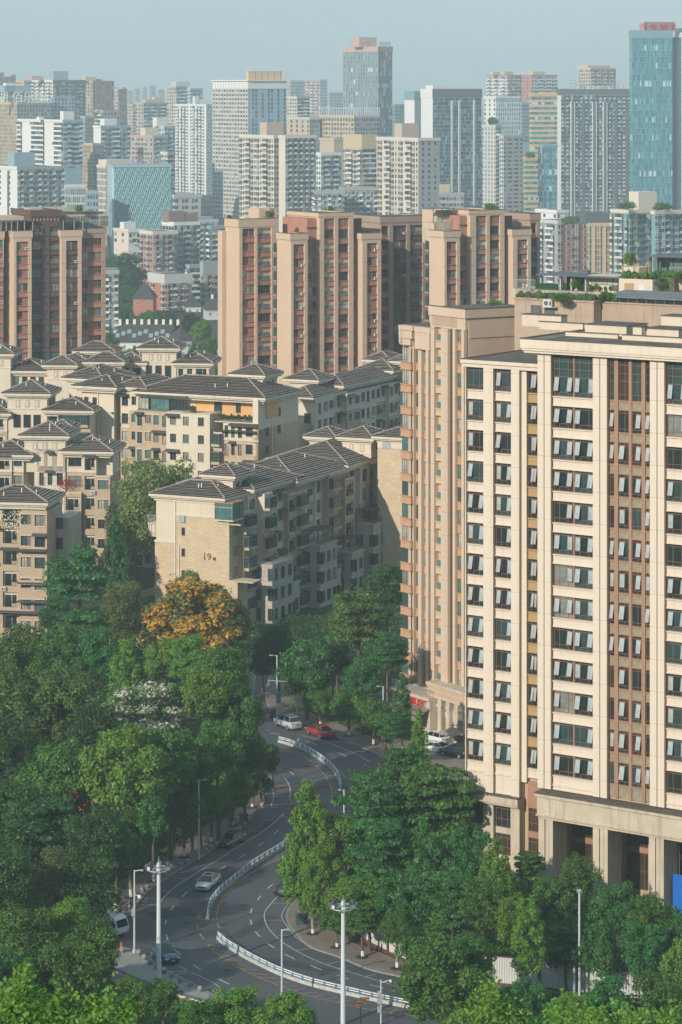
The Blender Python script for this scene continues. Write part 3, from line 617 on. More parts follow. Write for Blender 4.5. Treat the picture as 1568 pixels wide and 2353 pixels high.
# ---- wooded hillside below the camera and the park ground ----
def hz(x, y):
    d = max(0.0, (255 - y) / 255.0)
    z = d ** 1.15 * 62
    z += 26 * max(0, min(1, (-x - 62 - max(0, y - 250) * .10) / 60)) * max(0, min(1, (520 - y) / 160)) if y < 520 else 0  # bare out-of-view rise on the left, added to shade the road
    lim = H - max(0, y) * .3262 - 17     # stays well under the picture's lower edge
    if y < 285 and x > -45: z = min(z, lim if lim > 0 else 0)
    return max(z, 0)
b = MB(); nx, ny = 60, 60
vs = []
for j in range(ny + 1):
    for i in range(nx + 1):
        x = -320 + i * 10; y = -60 + j * 10; zz = hz(x, y); vs.append((x, y, zz + (noise.noise(Vector((x * .03, y * .03, 0))) * 1.2 if zz > 2 else 0) - (.05 if zz < .01 else 0)))
b.add(vs, [(j * (nx + 1) + i, j * (nx + 1) + i + 1, (j + 1) * (nx + 1) + i + 1, (j + 1) * (nx + 1) + i) for j in range(ny) for i in range(nx)])
b.build('hillside', soil, smooth=True, kind='structure')
# ================= median barriers =================
blue = mat('blue_post_paint', (.01, .24, .46), .5, .1); conc = mat('barrier_concrete', (.50, .50, .48), .8, .15, 1, fine=4)
def barrier(pxs, f, label):
    path = W([f(*p) for p in pxs], 8); o = thing('median_barrier', label, 'road barrier', path[0])
    path = [p - path[0] for p in path]
    b = MB(); ribbon(b, path, -.17, .17, .0, .34); b.build('concrete_base', conc, o)
    for z in (.56, .78): b = MB(); ribbon(b, path, -.05, .05, z - .04, z + .05); b.build('rail', white, o)
    pm = cached('bpost', lambda: MB().box(-.07, .07, -.09, .09, .34, .9).box(-.13, .13, -.14, .14, .42, .66).mesh('post', blue))
    for p in resample(path, 1.5): put('post', pm, o, p)
    return o
barrier([(543, 352), (600, 368), (680, 398), (740, 432), (800, 475), (845, 525), (865, 580), (868, 612)], c2, 'white railed median barrier with blue posts, curving past the red sedan')
barrier([(868, 640), (800, 740), (650, 850), (590, 893), (480, 960), (340, 1045)], c2, 'white railed median barrier with blue posts, between the tall leafy street trees and the gap') if False else None
barrier([(905, 200), (860, 228), (743, 300), (655, 370), (590, 425), (550, 480), (538, 538)], c3, 'white railed median barrier with blue posts, beside the white sedan')
barrier([(585, 625), (620, 655), (700, 705), (790, 752), (880, 792), (1000, 833), (1140, 868), (1300, 905), (1475, 940), (1600, 955)], c3, 'long white railed median barrier with blue posts, sweeping to the bottom right of the road')
# ---- hazy air: one closed box round everything ----
hm = bpy.data.materials.new('hazy_air'); hm.use_nodes = True; hn = hm.node_tree.nodes; hn.clear(); ho = hn.new('ShaderNodeOutputMaterial'); pv = hn.new('ShaderNodeVolumePrincipled')
pv.inputs['Color'].default_value = (.78, .92, .98, 1); pv.inputs['Density'].default_value = 0.00019; pv.inputs['Anisotropy'].default_value = 0.0
hm.node_tree.links.new(pv.outputs[0], ho.inputs['Volume'])
MB().box(-BIG - 100, BIG + 100, -400, 22100, -2, 152).build('haze', hm, kind='stuff')
# ================= red and peach apartment towers =================
peachT = mat('peach_tower_tile', (.57, .425, .31), .8, .05, .1, streak=.18, streak_col=(.42, .29, .19))
redT = mat('brick_red_render', (.41, .20, .14), .85, .1, .3, streak=.25, streak_col=(.22, .085, .055))
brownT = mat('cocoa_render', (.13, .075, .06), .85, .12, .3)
peachSh = mat('shaded_peach_tile', (.36, .265, .205), .8, .08, .2)  # darker copy of the peach tile, the blocks' shade put into it
VF, VL = 11000.0, 3960.0
angT = math.atan2(6600, VF)
class Tower:
    def __init__(s, name, label, px, k, vf=VF):
        s.fr = Frame(px, F * k, math.atan2(6600, vf)); s.k = k
        s.o = thing(name, label, 'apartment tower', s.fr.o, s.fr.a, 'red and peach apartment towers'); s.f = Face(s.o)
    def u(s, p, off=0): return s.fr.u(p, off)
    def z(s, p, y, off=0): return s.fr.z(p, y, off)
    def block(s, p0, p1, off, depth, px, ytop, m=peachT, cap=1.2, lip=.25, zlow=0, capm=None):
        x0, x1, zt_ = s.u(p0, off), s.u(p1, off), s.z(px, ytop, off); b = MB()
        b.box(x0, x1, off + .35, off + depth, zlow, zt_ - .5); b.box(x0 - .002, x0 + .3, off + .02, off + .35, zlow, zt_ - .5)
        b.box(x0 - lip, x1 + lip, off - lip, off + .3, zt_ - cap, zt_ - .12); b.box(x0 - lip, x0, off + .3, off + depth, zt_ - cap, zt_ - .12); b.box(x1, x1 + lip, off + .3, off + depth, zt_ - cap, zt_ - .12)
        b.box(x0 - lip * .5, x1 + lip * .5, off - lip * .5, off + .36, zt_ - cap - .35, zt_ - cap)
        b.build('tower_body', m, s.o)
        b = MB(); b.box(x0 - lip - .05, x1 + lip + .05, off - lip - .05, off + .1, zt_ - .12, zt_); b.box(x0 - lip - .05, x0 + .1, off + .1, off + depth, zt_ - .12, zt_); b.box(x1 - .1, x1 + lip + .05, off + .1, off + depth, zt_ - .12, zt_)
        b.build('parapet_coping', roofdirt, s.o)
        MB().box(x0 + .35, x1 - .15, off + .4, off + depth - .1, zt_ - .5, zt_ - .42).build('flat_roof', rooftop, s.o)
        return zt_
    def pil(s, p0, p1, off, z1, m=peachT, pr=.3, z0=0, seg=3.1):
        x0, x1 = s.u(p0, off), s.u(p1, off)
        MB().box(x0 + .02, x1 - .02, off + .03, off + .5, z0, z1).build('pilaster', m, s.o)
        z = z0
        me = cached(('tp', round(x1 - x0, 2), m.name, pr), lambda: MB().box(0, x1 - x0, 0, pr + .3, .03, seg - .03).mesh('wall_panel', m))
        while z + seg < z1: s.f.put('wall_panel', me, x0, off - pr, z); z += seg
        MB().box(x0, x1, off - pr, off + .3, z, z1).build('wall_panel', m, s.o)
    def col(s, p0, p1, off, px, y0, kind, spm, n=12, pitch=32.45, hf=.62):
        x0, x1 = s.u(p0, off), s.u(p1, off); w_ = x1 - x0; k0 = s.fr.Y(px, off) / F
        zt0 = s.z(px, y0, off); fh_ = pitch * k0 if pitch < 20 or True else 0
        s.fh = fh_
        for i in range(n):
            zt_ = zt0 - i * fh_; h_ = fh_ * hf; z0 = zt_ - h_; sh = fh_ - h_
            if zt_ < 4: break
            s.f.put('spandrel', spandrel(w_, sh, .3, spm), x0, off + .05, z0 - sh)
            if kind == 'w':
                q = .56 if w_ < 4 else .5
                window(s.f, x0, off + .22, z0, w_ * q, h_, (.55,), (.22,), redT if spm is not brownT else bronze, R.choice(G), t=.09)
                if R.random() < .75: s.f.put('louvre', louvre_mesh(w_ * (1 - q), h_, spm), x0 + w_ * q, off + .22, z0)
                else:
                    window(s.f, x0 + w_ * q, off + .22, z0, w_ * (1 - q), h_, (), (.22,), redT, R.choice(G), t=.09)
                if R.random() < .3: s.f.put('air_conditioner', ac_mesh(), x0 + w_ * .72, off + .12, z0 + .05)
            elif kind == 'W':
                for j in range(3):
                    if j == 1: s.f.put('louvre', louvre_mesh(w_ / 3, h_, spm), x0 + w_ / 3, off + .22, z0)
                    else: window(s.f, x0 + j * w_ / 3, off + .22, z0, w_ / 3, h_, (.4,), (.2,), redT, R.choice(G), t=.09)
            elif kind == 'g': window(s.f, x0, off + .3, z0, w_, h_, (.5,), (.45,), greyp, R.choice([G[0], G[2], G[1], G[5]]), t=.08)
            elif kind == 'l': s.f.put('louvre', louvre_mesh(w_, h_ + sh * .8, greyp), x0, off + .1, z0)
            elif kind == 'b':
                if R.random() < .62: balcony(s.f, x0, off + .15, z0 - .1, w_, h_ + .1, spm)
                else: window(s.f, x0, off + .25, z0, w_, h_, (.33, .66), (.5,), greyp, R.choice(G), t=.07)
def stripes(t, p0, p1, off, px, y0, y1):
    x0, x1, za_, zb_ = t.u(p0, off), t.u(p1, off), t.z(px, y1, off), t.z(px, y0, off); b = MB(); b.box(x0, x1, off + .2, off + .4, za_, zb_); n = 8
    for i in range(n): b.box(x0 + (i + .25) * (x1 - x0) / n, x0 + (i + .75) * (x1 - x0) / n, off, off + .2, za_, zb_, 1)
    b.build('ribbed_panel', [brownT, redT], t.o)
# narrow tower
t = Tower('apartment_tower', 'narrow peach apartment tower with a broad blank sunlit side wall and balconies', 549, .097)
d = t.fr.depth(t.u(549), 0, 518)
t.block(549, 634, 0, d, 560, 502, cap=1.9); zT = t.z(560, 524)
x0, x1 = t.u(549), t.u(634); MB().box(x0, x1, -.12, .35, zT + .1, t.z(560, 502) - 2.1).build('fascia', peachT, t.o)
MB().box(t.u(511.5, d * .9), t.u(534, d * .9), d * .9 + .1, d * 1.25, 0, t.z(515, 530, d)).build('rear_wing', peachT, t.o)
for a_ in ((549, 556), (585.5, 591), (623, 634)): t.pil(*a_, 0, zT + .1)
t.col(556, 585.5, 0, 570, 524, 'w', redT, 13); t.col(591, 623, 0, 607, 524.5, 'b', redT, 13)
# rooftop hut and plants base
MB().box(t.u(596, 6), t.u(636, 6), 6, 11, t.z(600, 505), t.z(600, 482)).box(t.u(600, 9), t.u(606, 9), 5.6, 6, t.z(600, 505), t.z(600, 478)).build('roof_hut', peachT, t.o)
MB().box(t.u(634.2), t.u(645), 4, 5, 0, t.z(636, 505)).build('recess_wall', brownT, t.o)

def bigtower(name, label, px, k, xs, ys, n=12, right=True):
    """xs: picture columns, ys: picture rows of the tops"""
    t = Tower(name, label, px, k)
    (a0, a1, a2, a3, a4, b1, c0, c1, c2_, c3_, c4, c5, d1, e0, e1, e2, e3, f1, f2) = xs; yA, yAw, yC, yCw, yE, yEw, yF, yFw = ys
    dp = t.fr.depth(t.u(a1, -1.5), -1.5, a0)
    t.block(a1, a4, -1.5, dp, (a2 + a3) / 2, yA, cap=1.5); zA = t.z((a2 + a3) / 2, yAw, -1.5)
    MB().box(t.u(a1, -1.5), t.u(a4, -1.5), -1.65, -1.1, zA, t.z((a2 + a3) / 2, yA, -1.5) - 1.7).build('fascia', peachT, t.o)
    for i in range(n):   # slit windows on the sunlit flank
        zz = zA - i * 32.4 * k; y_ = dp * .8; b = MB(); xx = t.u(a1, -1.5)
        if zz > 4: b.box(xx - .12, xx - .02, y_, y_ + 1.1, zz - 2.0, zz, 0); b.box(xx - .18, xx, y_ - .15, y_ + 1.25, zz - 2.4, zz - 2.0, 1); b.build('side_window', [G[1], redT], t.o)
    t.pil(a1, a2, -1.5, zA); t.pil(a3, a4, -1.5, zA); t.col(a2, a3, -1.5, (a2 + a3) / 2, yAw, 'w', redT, n)
    # recess with loggias
    zR = t.z(b1, yAw - 6, 1); MB().box(t.u(a4, 1), t.u(b1, 1), 1.35, 12, 0, t.z(b1, yC + 14, 1)).build('recess_wall', redT, t.o)
    MB().box(t.u(a4, 1), t.u(b1, 1), .9, 1.35, zR + .6, t.z(b1, yC + 16, 1)).box(t.u(a4, 1), t.u(b1, 1), .7, 1.35, zR + 3, zR + 3.3, 1).build('red_upper_wall', [redT, brownT], t.o)
    t.col(a4 + 1, b1 - 1, 1, b1, yAw, 'w', redT, n)
    # main block
    t.block(c0, c5, 0, 14, (c0 + c5) / 2, yC, cap=1.0); zC = t.z(c1, yCw - 40, 0)
    zt_ = t.z((c0 + c5) / 2, yC + 14); MB().box(t.u(c0), t.u(c5), -.28, .4, zt_, t.z((c0 + c5) / 2, yC) - 1.2).build('fascia', peachT, t.o)
    t.pil(c0, c1, 0, zt_, pr=.35); t.pil(c2_, c3_, 0, zt_, pr=.3); t.pil(c4, c5, 0, zt_, pr=.35)
    for p, q in ((c1, c2_), (c3_, c4)):
        stripes(t, p, q, 0, p, yC + 15, yC + 30); MB().box(t.u(p), t.u(q), .1, .35, t.z(p, yCw), t.z(p, yC + 30)).build('spandrel', redT, t.o)
        t.col(p, q, 0, (p + q) / 2, yCw, 'b', redT, n + 1)
    MB().box(t.u(c5, 1), t.u(d1, 1), 1.35, 12, 0, t.z(d1, yC + 16, 1)).build('recess_wall', redT, t.o)
    MB().box(t.u(c5, 1), t.u(d1, 1), .9, 1.35, t.z(d1, yEw - 8, 1), t.z(d1, yC + 14, 1)).build('brown_upper_wall', brownT, t.o)
    t.col(c5, d1 - 1, 1, d1, yEw, 'w', redT, n)
    # right wing
    t.block(e0, e3, -1.5, 9, (e0 + e3) / 2, yE, cap=1.5); zE = t.z((e1 + e2) / 2, yEw, -1.5)
    MB().box(t.u(e0, -1.5), t.u(e3, -1.5), -1.65, -1.1, zE, t.z((e0 + e3) / 2, yE, -1.5) - 1.7).build('fascia', peachT, t.o)
    t.pil(e0, e1, -1.5, zE); t.pil(e2, e3, -1.5, zE); t.col(e1, e2, -1.5, (e1 + e2) / 2, yEw, 'w', redT, n)
    t.block(e3, f2, 3, 12, f2, yF, m=peachSh, cap=1.6)
    t.col(e3 + .5, f1, 3, f1, yFw, 'g', redT, n + 1); t.pil(f1, f2 if not right else f1 + 9, 3, t.z(f1, yFw - 5, 3), m=peachSh)
    MB().box(t.u(e3, 3), t.u(f2, 3), 2.9, 3.4, t.z(f2, yFw - 4, 3), t.z(f2, yF, 3) - 1.2).build('fascia', peachSh, t.o)
    return t
t2 = bigtower('apartment_tower', 'widest red and peach apartment tower, with a shaded wing of dark balconies on its right', 668, .0965,
     (637, 668, 673.5, 699, 706, 729, 733, 743.5, 768, 776, 801, 811, 831, 832, 842.5, 867, 875, 893, 983), (535, 561, 487, 527, 534, 558, 493, 520), 12)
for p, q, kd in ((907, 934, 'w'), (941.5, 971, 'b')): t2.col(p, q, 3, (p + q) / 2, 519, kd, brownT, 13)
t2.pil(934, 941.5, 3, t2.z(936, 514, 3), m=peachSh); t2.pil(971, 983, 3, t2.z(975, 513, 3), m=peachSh)
MB().box(t2.u(983, 5), t2.u(991, 5), 6, 8, 0, t2.z(985, 500, 5)).build('recess_wall', brown, t2.o)
t3 = bigtower('apartment_tower', 'red and peach apartment tower with a green roof bush and a turquoise rooftop door', 1020.5, .0955,
     (987, 1020.5, 1025.5, 1049, 1056, 1076, 1079, 1092.5, 1117, 1124.5, 1148, 1158, 1177, 1178, 1188, 1212, 1219, 1233, 1240), (529, 555, 481, 519, 525, 550, 489, 515), 8, False)
# rooftop terrace hut of the right one: grey canopy on posts, turquoise door, stair
zq3 = t3.z(1040, 510, 5); zr3 = t3.z(1005, 529, 3); zt3 = t3.z(1040, 482, 8)
MB().box(t3.u(1004, 8), t3.u(1076, 8), 8, 14, zr3 - 3, zt3).box(t3.u(1040, 7), t3.u(1078, 7), 7, 8, zr3 - 3, zt3 + .5).build('roof_hut', peachT, t3.o)
MB().box(t3.u(998, 3.5), t3.u(1062, 3.5), 3.5, 8, zr3 - 3, zq3).build('roof_terrace', stonew, t3.o)
MB().box(t3.u(1014, 7.9), t3.u(1037, 7.9), 7.8, 7.95, zq3, zq3 + 2.6).build('door', mat('turquoise_paint', (.04, .42, .36), .5, .1), t3.o)
b = MB(); b.box(t3.u(994, 3.6), t3.u(1046, 3.6), 3.6, 8, zq3 + 3.1, zq3 + 3.2)
for q in (996, 1016, 1044): b.box(t3.u(q, 3.7), t3.u(q, 3.7) + .12, 3.7, 3.82, zq3, zq3 + 3.1)
b.build('terrace_canopy', greyp, t3.o)
put('railing', rail_mesh(t3.u(1060, 3.5) - t3.u(998, 3.5), 1.1, steel), t3.o, (t3.u(998, 3.5), 3.5, zq3))
# left tower, cut by the picture edge
t0 = Tower('apartment_tower', 'red and peach apartment tower with a dark brown central bay', 31, .0965, 16000.)
d0 = t0.fr.depth(t0.u(31, -1.5), -1.5, 8)
t0.block(31, 72, -1.5, d0, 50, 529, cap=1.6); zA = t0.z(50, 555, -1.5); MB().box(t0.u(31, -1.5), t0.u(72, -1.5), -1.65, -1.1, zA, t0.z(50, 529, -1.5) - 1.8).build('fascia', peachT, t0.o)
t0.pil(31, 37, -1.5, zA); t0.pil(65, 72, -1.5, zA); t0.col(37, 65, -1.5, 51, 555, 'w', redT, 11, 31.9)
t0.block(-60, 8, 1, 14, 0, 530, cap=1.6); t0.col(-25, 7.5, 1, 0, 551, 'w', redT, 11, 31.9); MB().box(t0.u(-60, 1), t0.u(8, 1), .9, 1.4, t0.z(0, 551, 1), t0.z(0, 529, 1) - 1.8).build('fascia', peachT, t0.o)
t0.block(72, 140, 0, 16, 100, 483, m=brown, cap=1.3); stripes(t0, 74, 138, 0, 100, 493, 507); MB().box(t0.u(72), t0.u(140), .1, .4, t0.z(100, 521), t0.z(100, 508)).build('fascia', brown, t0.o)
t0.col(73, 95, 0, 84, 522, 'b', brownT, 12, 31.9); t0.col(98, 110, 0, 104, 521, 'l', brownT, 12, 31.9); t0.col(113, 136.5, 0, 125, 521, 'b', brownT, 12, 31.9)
for a_ in ((95, 98), (110, 113), (136.5, 140)): t0.pil(*a_, 0, t0.z(100, 520), m=brown, pr=.15)
t0.block(141, 187, -1.5, 9, 160, 527, cap=1.6); zA = t0.z(160, 553, -1.5); MB().box(t0.u(141, -1.5), t0.u(187, -1.5), -1.65, -1.1, zA, t0.z(160, 527, -1.5) - 1.8).build('fascia', peachT, t0.o)
t0.pil(141, 151.5, -1.5, zA); t0.pil(179, 187, -1.5, zA); t0.col(151.5, 179, -1.5, 165, 553, 'w', brownT, 11, 31.9)
t0.block(187, 242, 0, 14, 210, 523, m=peachSh, cap=1.2); MB().box(t0.u(187), t0.u(242), -.1, .4, t0.z(210, 547), t0.z(210, 523) - 1.2).build('fascia', peachSh, t0.o)
t0.col(187.5, 234, 0, 210, 547, 'W', redT, 11, 31.9); t0.pil(234, 242, 0, t0.z(236, 547), m=peachSh)
z_ = t0.z(190, 525, 6); b = MB(); b.box(t0.u(150, 6), t0.u(236, 6), 6, 14, z_ - 1, t0.z(190, 490, 6)); b.box(t0.u(148, 6), t0.u(238, 6), 5.8, 14.2, t0.z(190, 490, 6), t0.z(190, 488, 6), 1); b.box(t0.u(-60, 5), t0.u(60, 5), 6, 14, z_ - 1, t0.z(20, 497, 6)); b.box(t0.u(-60, 3), t0.u(76, 3), -1, 9, t0.z(50, 508), t0.z(50, 507.6), 2)
b.box(t0.u(142, 2), t0.u(205, 2), -.5, 5, t0.z(160, 508), t0.z(160, 507.4), 2); b.build('roof_house', [peachT, roofdirt, greyp], t0.o)
window(t0.f, t0.u(168, 4), 5.6, z_ + .3, 9, 2.6, (.25, .5, .75), (.6,), white, G[3])
b = MB(); b.box(t0.u(66, 14), t0.u(160, 14), 14, 18, z_ - 2, t0.z(100, 477, 14)); b.build('roof_parapet', stonew, t0.o)
for q in (2, 14, 26, 40, 56, 75, 145, 170, 190): MB().box(t0.u(q, -1), t0.u(q, -1) + .18, -.9, -.7, t0.z(50, 530), t0.z(50, 508)).build('canopy_post', steel, t0.o)

# ================= building with terraces behind the office tower =================
fc_ = Frame(1366, 392.0, math.atan2(-6600, 9534))
Cb = thing('terrace_building', 'stained peach block with a railed roof terrace, rising behind the office tower roof', 'building', fc_.o, fc_.a)
uc = lambda p, o=0: fc_.u(p, o); zc_ = lambda p, y, o=0: fc_.z(p, y, o); fC = Face(Cb)
b = MB(); b.box(uc(1366), uc(1700), 0, 14, 0, zc_(1450, 697)); b.box(uc(1366) - .1, uc(1700), -.15, .2, zc_(1450, 697) - .1, zc_(1450, 697) + .1)
b.build('long_wall', mat('greyed_peach_render', (.40, .29, .22), .9, .1, .3, streak=.6, streak_col=(.2, .15, .11)), Cb)
b = MB(); b.box(uc(1183, -2), uc(1365, -2), -2, 10, 0, zc_(1270, 691, -2)); b.box(uc(1181, -2), uc(1367, -2), -2.15, 10.1, zc_(1270, 691, -2), zc_(1270, 691, -2) + .25)
b.build('stair_block', stained, Cb)
zz = zc_(1300, 741, -2)
window(fC, uc(1221, -2), -2.05, zc_(1235, 733, -2), uc(1246, -2) - uc(1221, -2), 1.9, (), (), greyp, G[3])
MB().box(uc(1252, -2), uc(1276, -2), -2.08, -1.9, zz, zc_(1264, 708, -2)).build('door', greyp, Cb)
fC.put('air_conditioner', ac_mesh(), uc(1254, -2), -2.2, zc_(1264, 704, -2)).scale = (1.6, 1.4, 1.6)
MB().box(uc(1251, -2), uc(1282, -2), -2.9, -1.9, zc_(1264, 706, -2), zc_(1264, 705, -2)).build('door_canopy', stonew, Cb)
b = MB(); b.box(uc(1418), uc(1700), .6, 9, zc_(1450, 697), zc_(1450, 684)); b.build('dark_glazing', G[0], Cb)
for i in range(16): fC.put('mullion', cached('cmul', lambda: MB().box(0, .15, 0, .1, 0, (zc_(1450, 684) - zc_(1450, 697))).mesh('mullion', greyp)), uc(1418) + i * 1.4, .5, zc_(1450, 697))
MB().add([(uc(1385), .1, zc_(1450, 683)), (uc(1700), .1, zc_(1450, 683)), (uc(1700), 6.5, zc_(1450, 683) + .5), (uc(1385), 6.5, zc_(1450, 683) + .5), (uc(1385), .1, zc_(1450, 683) - .15), (uc(1700), .1, zc_(1450, 683) - .15), (uc(1700), 6.5, zc_(1450, 683) - .15), (uc(1385), 6.5, zc_(1450, 683) - .15)], [(0, 1, 2, 3), (0, 4, 5, 1), (3, 7, 4, 0), (1, 5, 6, 2)]).build('lean_to_roof', mat('weathered_roof_sheet', (.17, .18, .19), .8, .3, 1), Cb)
for a_, b_ in ((1184, 1300), (1300, 1366)): fC.put('railing', rail_mesh(uc(b_, -2) - uc(a_, -2), 1.5, greyp), uc(a_, -2), -1.9, zc_(1270, 690, -2))
# upper terrace floor, house and sunroom further back
fd = Frame(1300, 440.0, math.atan2(-6600, 9534))
Db = thing('roof_terrace_house', 'rooftop house with glazed pavilion, flat grey canopy and green hedge panel, above the stained block', 'rooftop house', fd.o, fd.a)
ud = lambda p, o=0: fd.u(p, o); zd = lambda p, y, o=0: fd.z(p, y, o); fD = Face(Db); zfl = zd(1300, 668)
MB().box(ud(1180), ud(1700), -.3, 20, 0, zfl).build('terrace_slab', stonew, Db)
MB().box(ud(1232), ud(1284), -.2, 0, zfl, zd(1260, 651)).build('hedge_panel', mat('artificial_hedge', (.015, .06, .02), .95, .3, 3), Db)
MB().box(ud(1237), ud(1430), -.8, 7, zd(1300, 634), zd(1300, 631.5)).box(ud(1305), ud(1330), 3, 3.5, zd(1300, 631), zd(1300, 622)).build('canopy_roof', greyp, Db)
for q in (1240, 1285, 1310, 1343): MB().box(ud(q), ud(q) + .25, .2, .5, zfl, zd(1300, 634)).build('post', steel, Db)
MB().box(ud(1343), ud(1412), 1, 6, zfl, zd(1380, 634)).box(ud(1305), ud(1343), 2, 6, zfl, zd(1320, 652)).build('house_wall', cream, Db)
window(fD, ud(1352), .9, zd(1380, 655), ud(1402) - ud(1352), 1.2, (.25, .5, .75), (), greyp, G[4]); window(fD, ud(1312), 1.9, zd(1320, 653), ud(1342) - ud(1312), 1.3, (.33, .66), (), steel, G[6])
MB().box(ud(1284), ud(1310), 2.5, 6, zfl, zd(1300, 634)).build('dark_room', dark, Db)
for a_, b_ in ((1182, 1232), (1413, 1424)): fD.put('railing', rail_mesh(ud(b_) - ud(a_), 1.5, steel), ud(a_), -.1, zfl)
b = MB(); b.box(ud(1423, -1), ud(1500, -1), -1, 6, zfl - 2.2, zd(1460, 641, -1)); b.box(ud(1430, 2), ud(1470, 2), 2, 6, zfl, zd(1450, 614, 2)); b.build('planter_house', cream, Db)
MB().box(ud(1436, -1), ud(1457, -1), -1.05, -.9, zfl - 2, zd(1446, 650, -1)).build('recess', ochre, Db); MB().box(ud(1468, -1), ud(1482, -1), -1.06, -.9, zfl - 2, zd(1470, 654, -1)).build('door', acw, Db)
b = MB(); b.box(ud(1480, 6), ud(1700, 6), 6, 14, zd(1520, 591, 6), zd(1520, 588.5, 6)); b.build('sunroom_roof', greyp, Db)
MB().box(ud(1540, 8), ud(1700, 8), 8, 13, zd(1520, 630, 8), zd(1520, 591, 6)).box(ud(1495, 9), ud(1540, 9), 10, 13, zd(1520, 630, 8), zd(1520, 591, 6)).build('sunroom_glass', railg, Db)
for q in (1488, 1510, 1538, 1560, 1600): MB().box(ud(q, 7), ud(q, 7) + .25, 7.8, 8.05, zd(1520, 632, 8), zd(1520, 591, 6)).build('post', greyp, Db)
MB().box(ud(1490, 7), ud(1700, 7), 7, 15, 0, zd(1520, 630, 7)).build('upper_block', stonew, Db)
fD.put('railing', rail_mesh(12, 1.2, steel), ud(1540, 7), 6.9, zd(1520, 630, 7))
b = MB()
for i in range(34): x = R.uniform(ud(1428), ud(1508)); b.tube([(x, .3, zd(1460, 641)), (x + R.uniform(-.2, .2), .3, zd(1460, 641) + R.uniform(.8, 2.8))], .04, 4)
b.build('bamboo_canes', ochre, Db, kind='stuff')

# pots and plants on the terraces
b = MB()
for (fr_, oo, a_, c_, y_, n) in ((fc_, -1.6, 1188, 1362, 690, 90), (fc_, .3, 1370, 1420, 696, 40), (fd, .6, 1288, 1420, 668, 60), (fd, -.6, 1425, 1500, 641, 60), (fd, 5, 1480, 1568, 640, 90)):
    for i in range(n):
        x = fr_.u(R.uniform(a_, c_), oo); z_ = fr_.z((a_ + c_) / 2, y_, oo); s_ = R.uniform(.15, .5); yy = oo + R.uniform(-.3, 1.2); v = (fr_.o + fr_.dx * x + fr_.dy * yy)
        if R.random() < .3: b.tube([(v.x, v.y, z_), (v.x, v.y, z_ + .35)], [.14, .2], 6, 1)
        b.ball((v.x, v.y, z_ + .3 + s_ * .6), s_, 6, 4, 0, (1, 1, R.uniform(.7, 1.6)))
tag(b.build('potted_plants', [leafmat('terrace_plants', (.02, .07, .015), (.09, .19, .04)), redT], kind='stuff'), 'potted plants and low shrubs crowded along the roof terraces', 'plants')
# ================= tile-roofed apartment blocks ("villas") =================
creamV = mat('cream_render', (.62, .54, .425), .8, .05, .2, streak=.25, streak_col=(.38, .32, .24))
brickV = brickmat('tan_brick', (.50, .375, .25), (.56, .43, .295), (.40, .30, .20), .55, .16, .014)
brickS = brickmat('pale_brick', (.56, .43, .28), (.66, .54, .38), (.52, .40, .26), .62, .2, .01)
tile = mat('roof_tile', (.255, .21, .172), .85, .35, .8, fine=3); tilesh = mat('tile_gap_shade', (.02, .017, .015), .95, 0); ridge = mat('ridge_tile', (.30, .255, .21), .85, .3, 1)  # near-black course risers: the shade of the tile gaps put into the colour
fasc = mat('eave_fascia', (.62, .55, .44), .75, .05, .5, streak=.4, streak_col=(.3, .25, .18))
awn = mat('dark_awning', (.06, .065, .068), .6, .2); redp = mat('red_paint', (.45, .03, .03), .6, .1); plant = leafmat('potted_plant', (.02, .07, .015), (.07, .16, .04))
stoneP = mat('banded_stone', (.42, .385, .33), .85, .1, .5, streak=.5, streak_col=(.14, .12, .095))
def roofface(b, e0, e1, r0, r1, mi=0, st=.8):
    """tile courses on one slope: e0,e1 along the eave, r0,r1 along the ridge above them"""
    e0, e1, r0, r1 = map(Vector, (e0, e1, r0, r1)); n = max(2, int((r0 - e0).length / st)) if (r0 - e0).length > (r1 - e1).length else max(2, int((r1 - e1).length / st))
    nr = (e1 - e0).cross(r0 - e0 if (r0 - e0).length > .1 else r1 - e0).normalized()
    if nr.z < 0: nr = -nr
    for i in range(n):
        t0, t1 = i / n, (i + 1) / n; a, b_ = e0.lerp(r0, t0), e1.lerp(r1, t0); c, d = e1.lerp(r1, t1), e0.lerp(r0, t1)
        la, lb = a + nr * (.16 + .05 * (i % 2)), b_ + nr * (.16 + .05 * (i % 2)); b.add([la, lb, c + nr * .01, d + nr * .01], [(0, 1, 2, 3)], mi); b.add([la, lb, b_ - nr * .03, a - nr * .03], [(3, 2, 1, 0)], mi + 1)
        L = (b_ - a).length; m = max(1, int(L / 1.1)); dr = (b_ - a) / max(L, .01)
        if L > .8:
            for j in range(m):   # raised tile columns break the course line
                if R.random() < .5: q = a.lerp(b_, (j + R.random() * .5) / m) + nr * .15; w_ = min(.5, L / m * .5); q2 = q + (d - a) * .93; b.add([q, q + dr * w_, q2 + dr * w_ - nr * .1, q2 - nr * .1], [(0, 1, 2, 3)], mi)
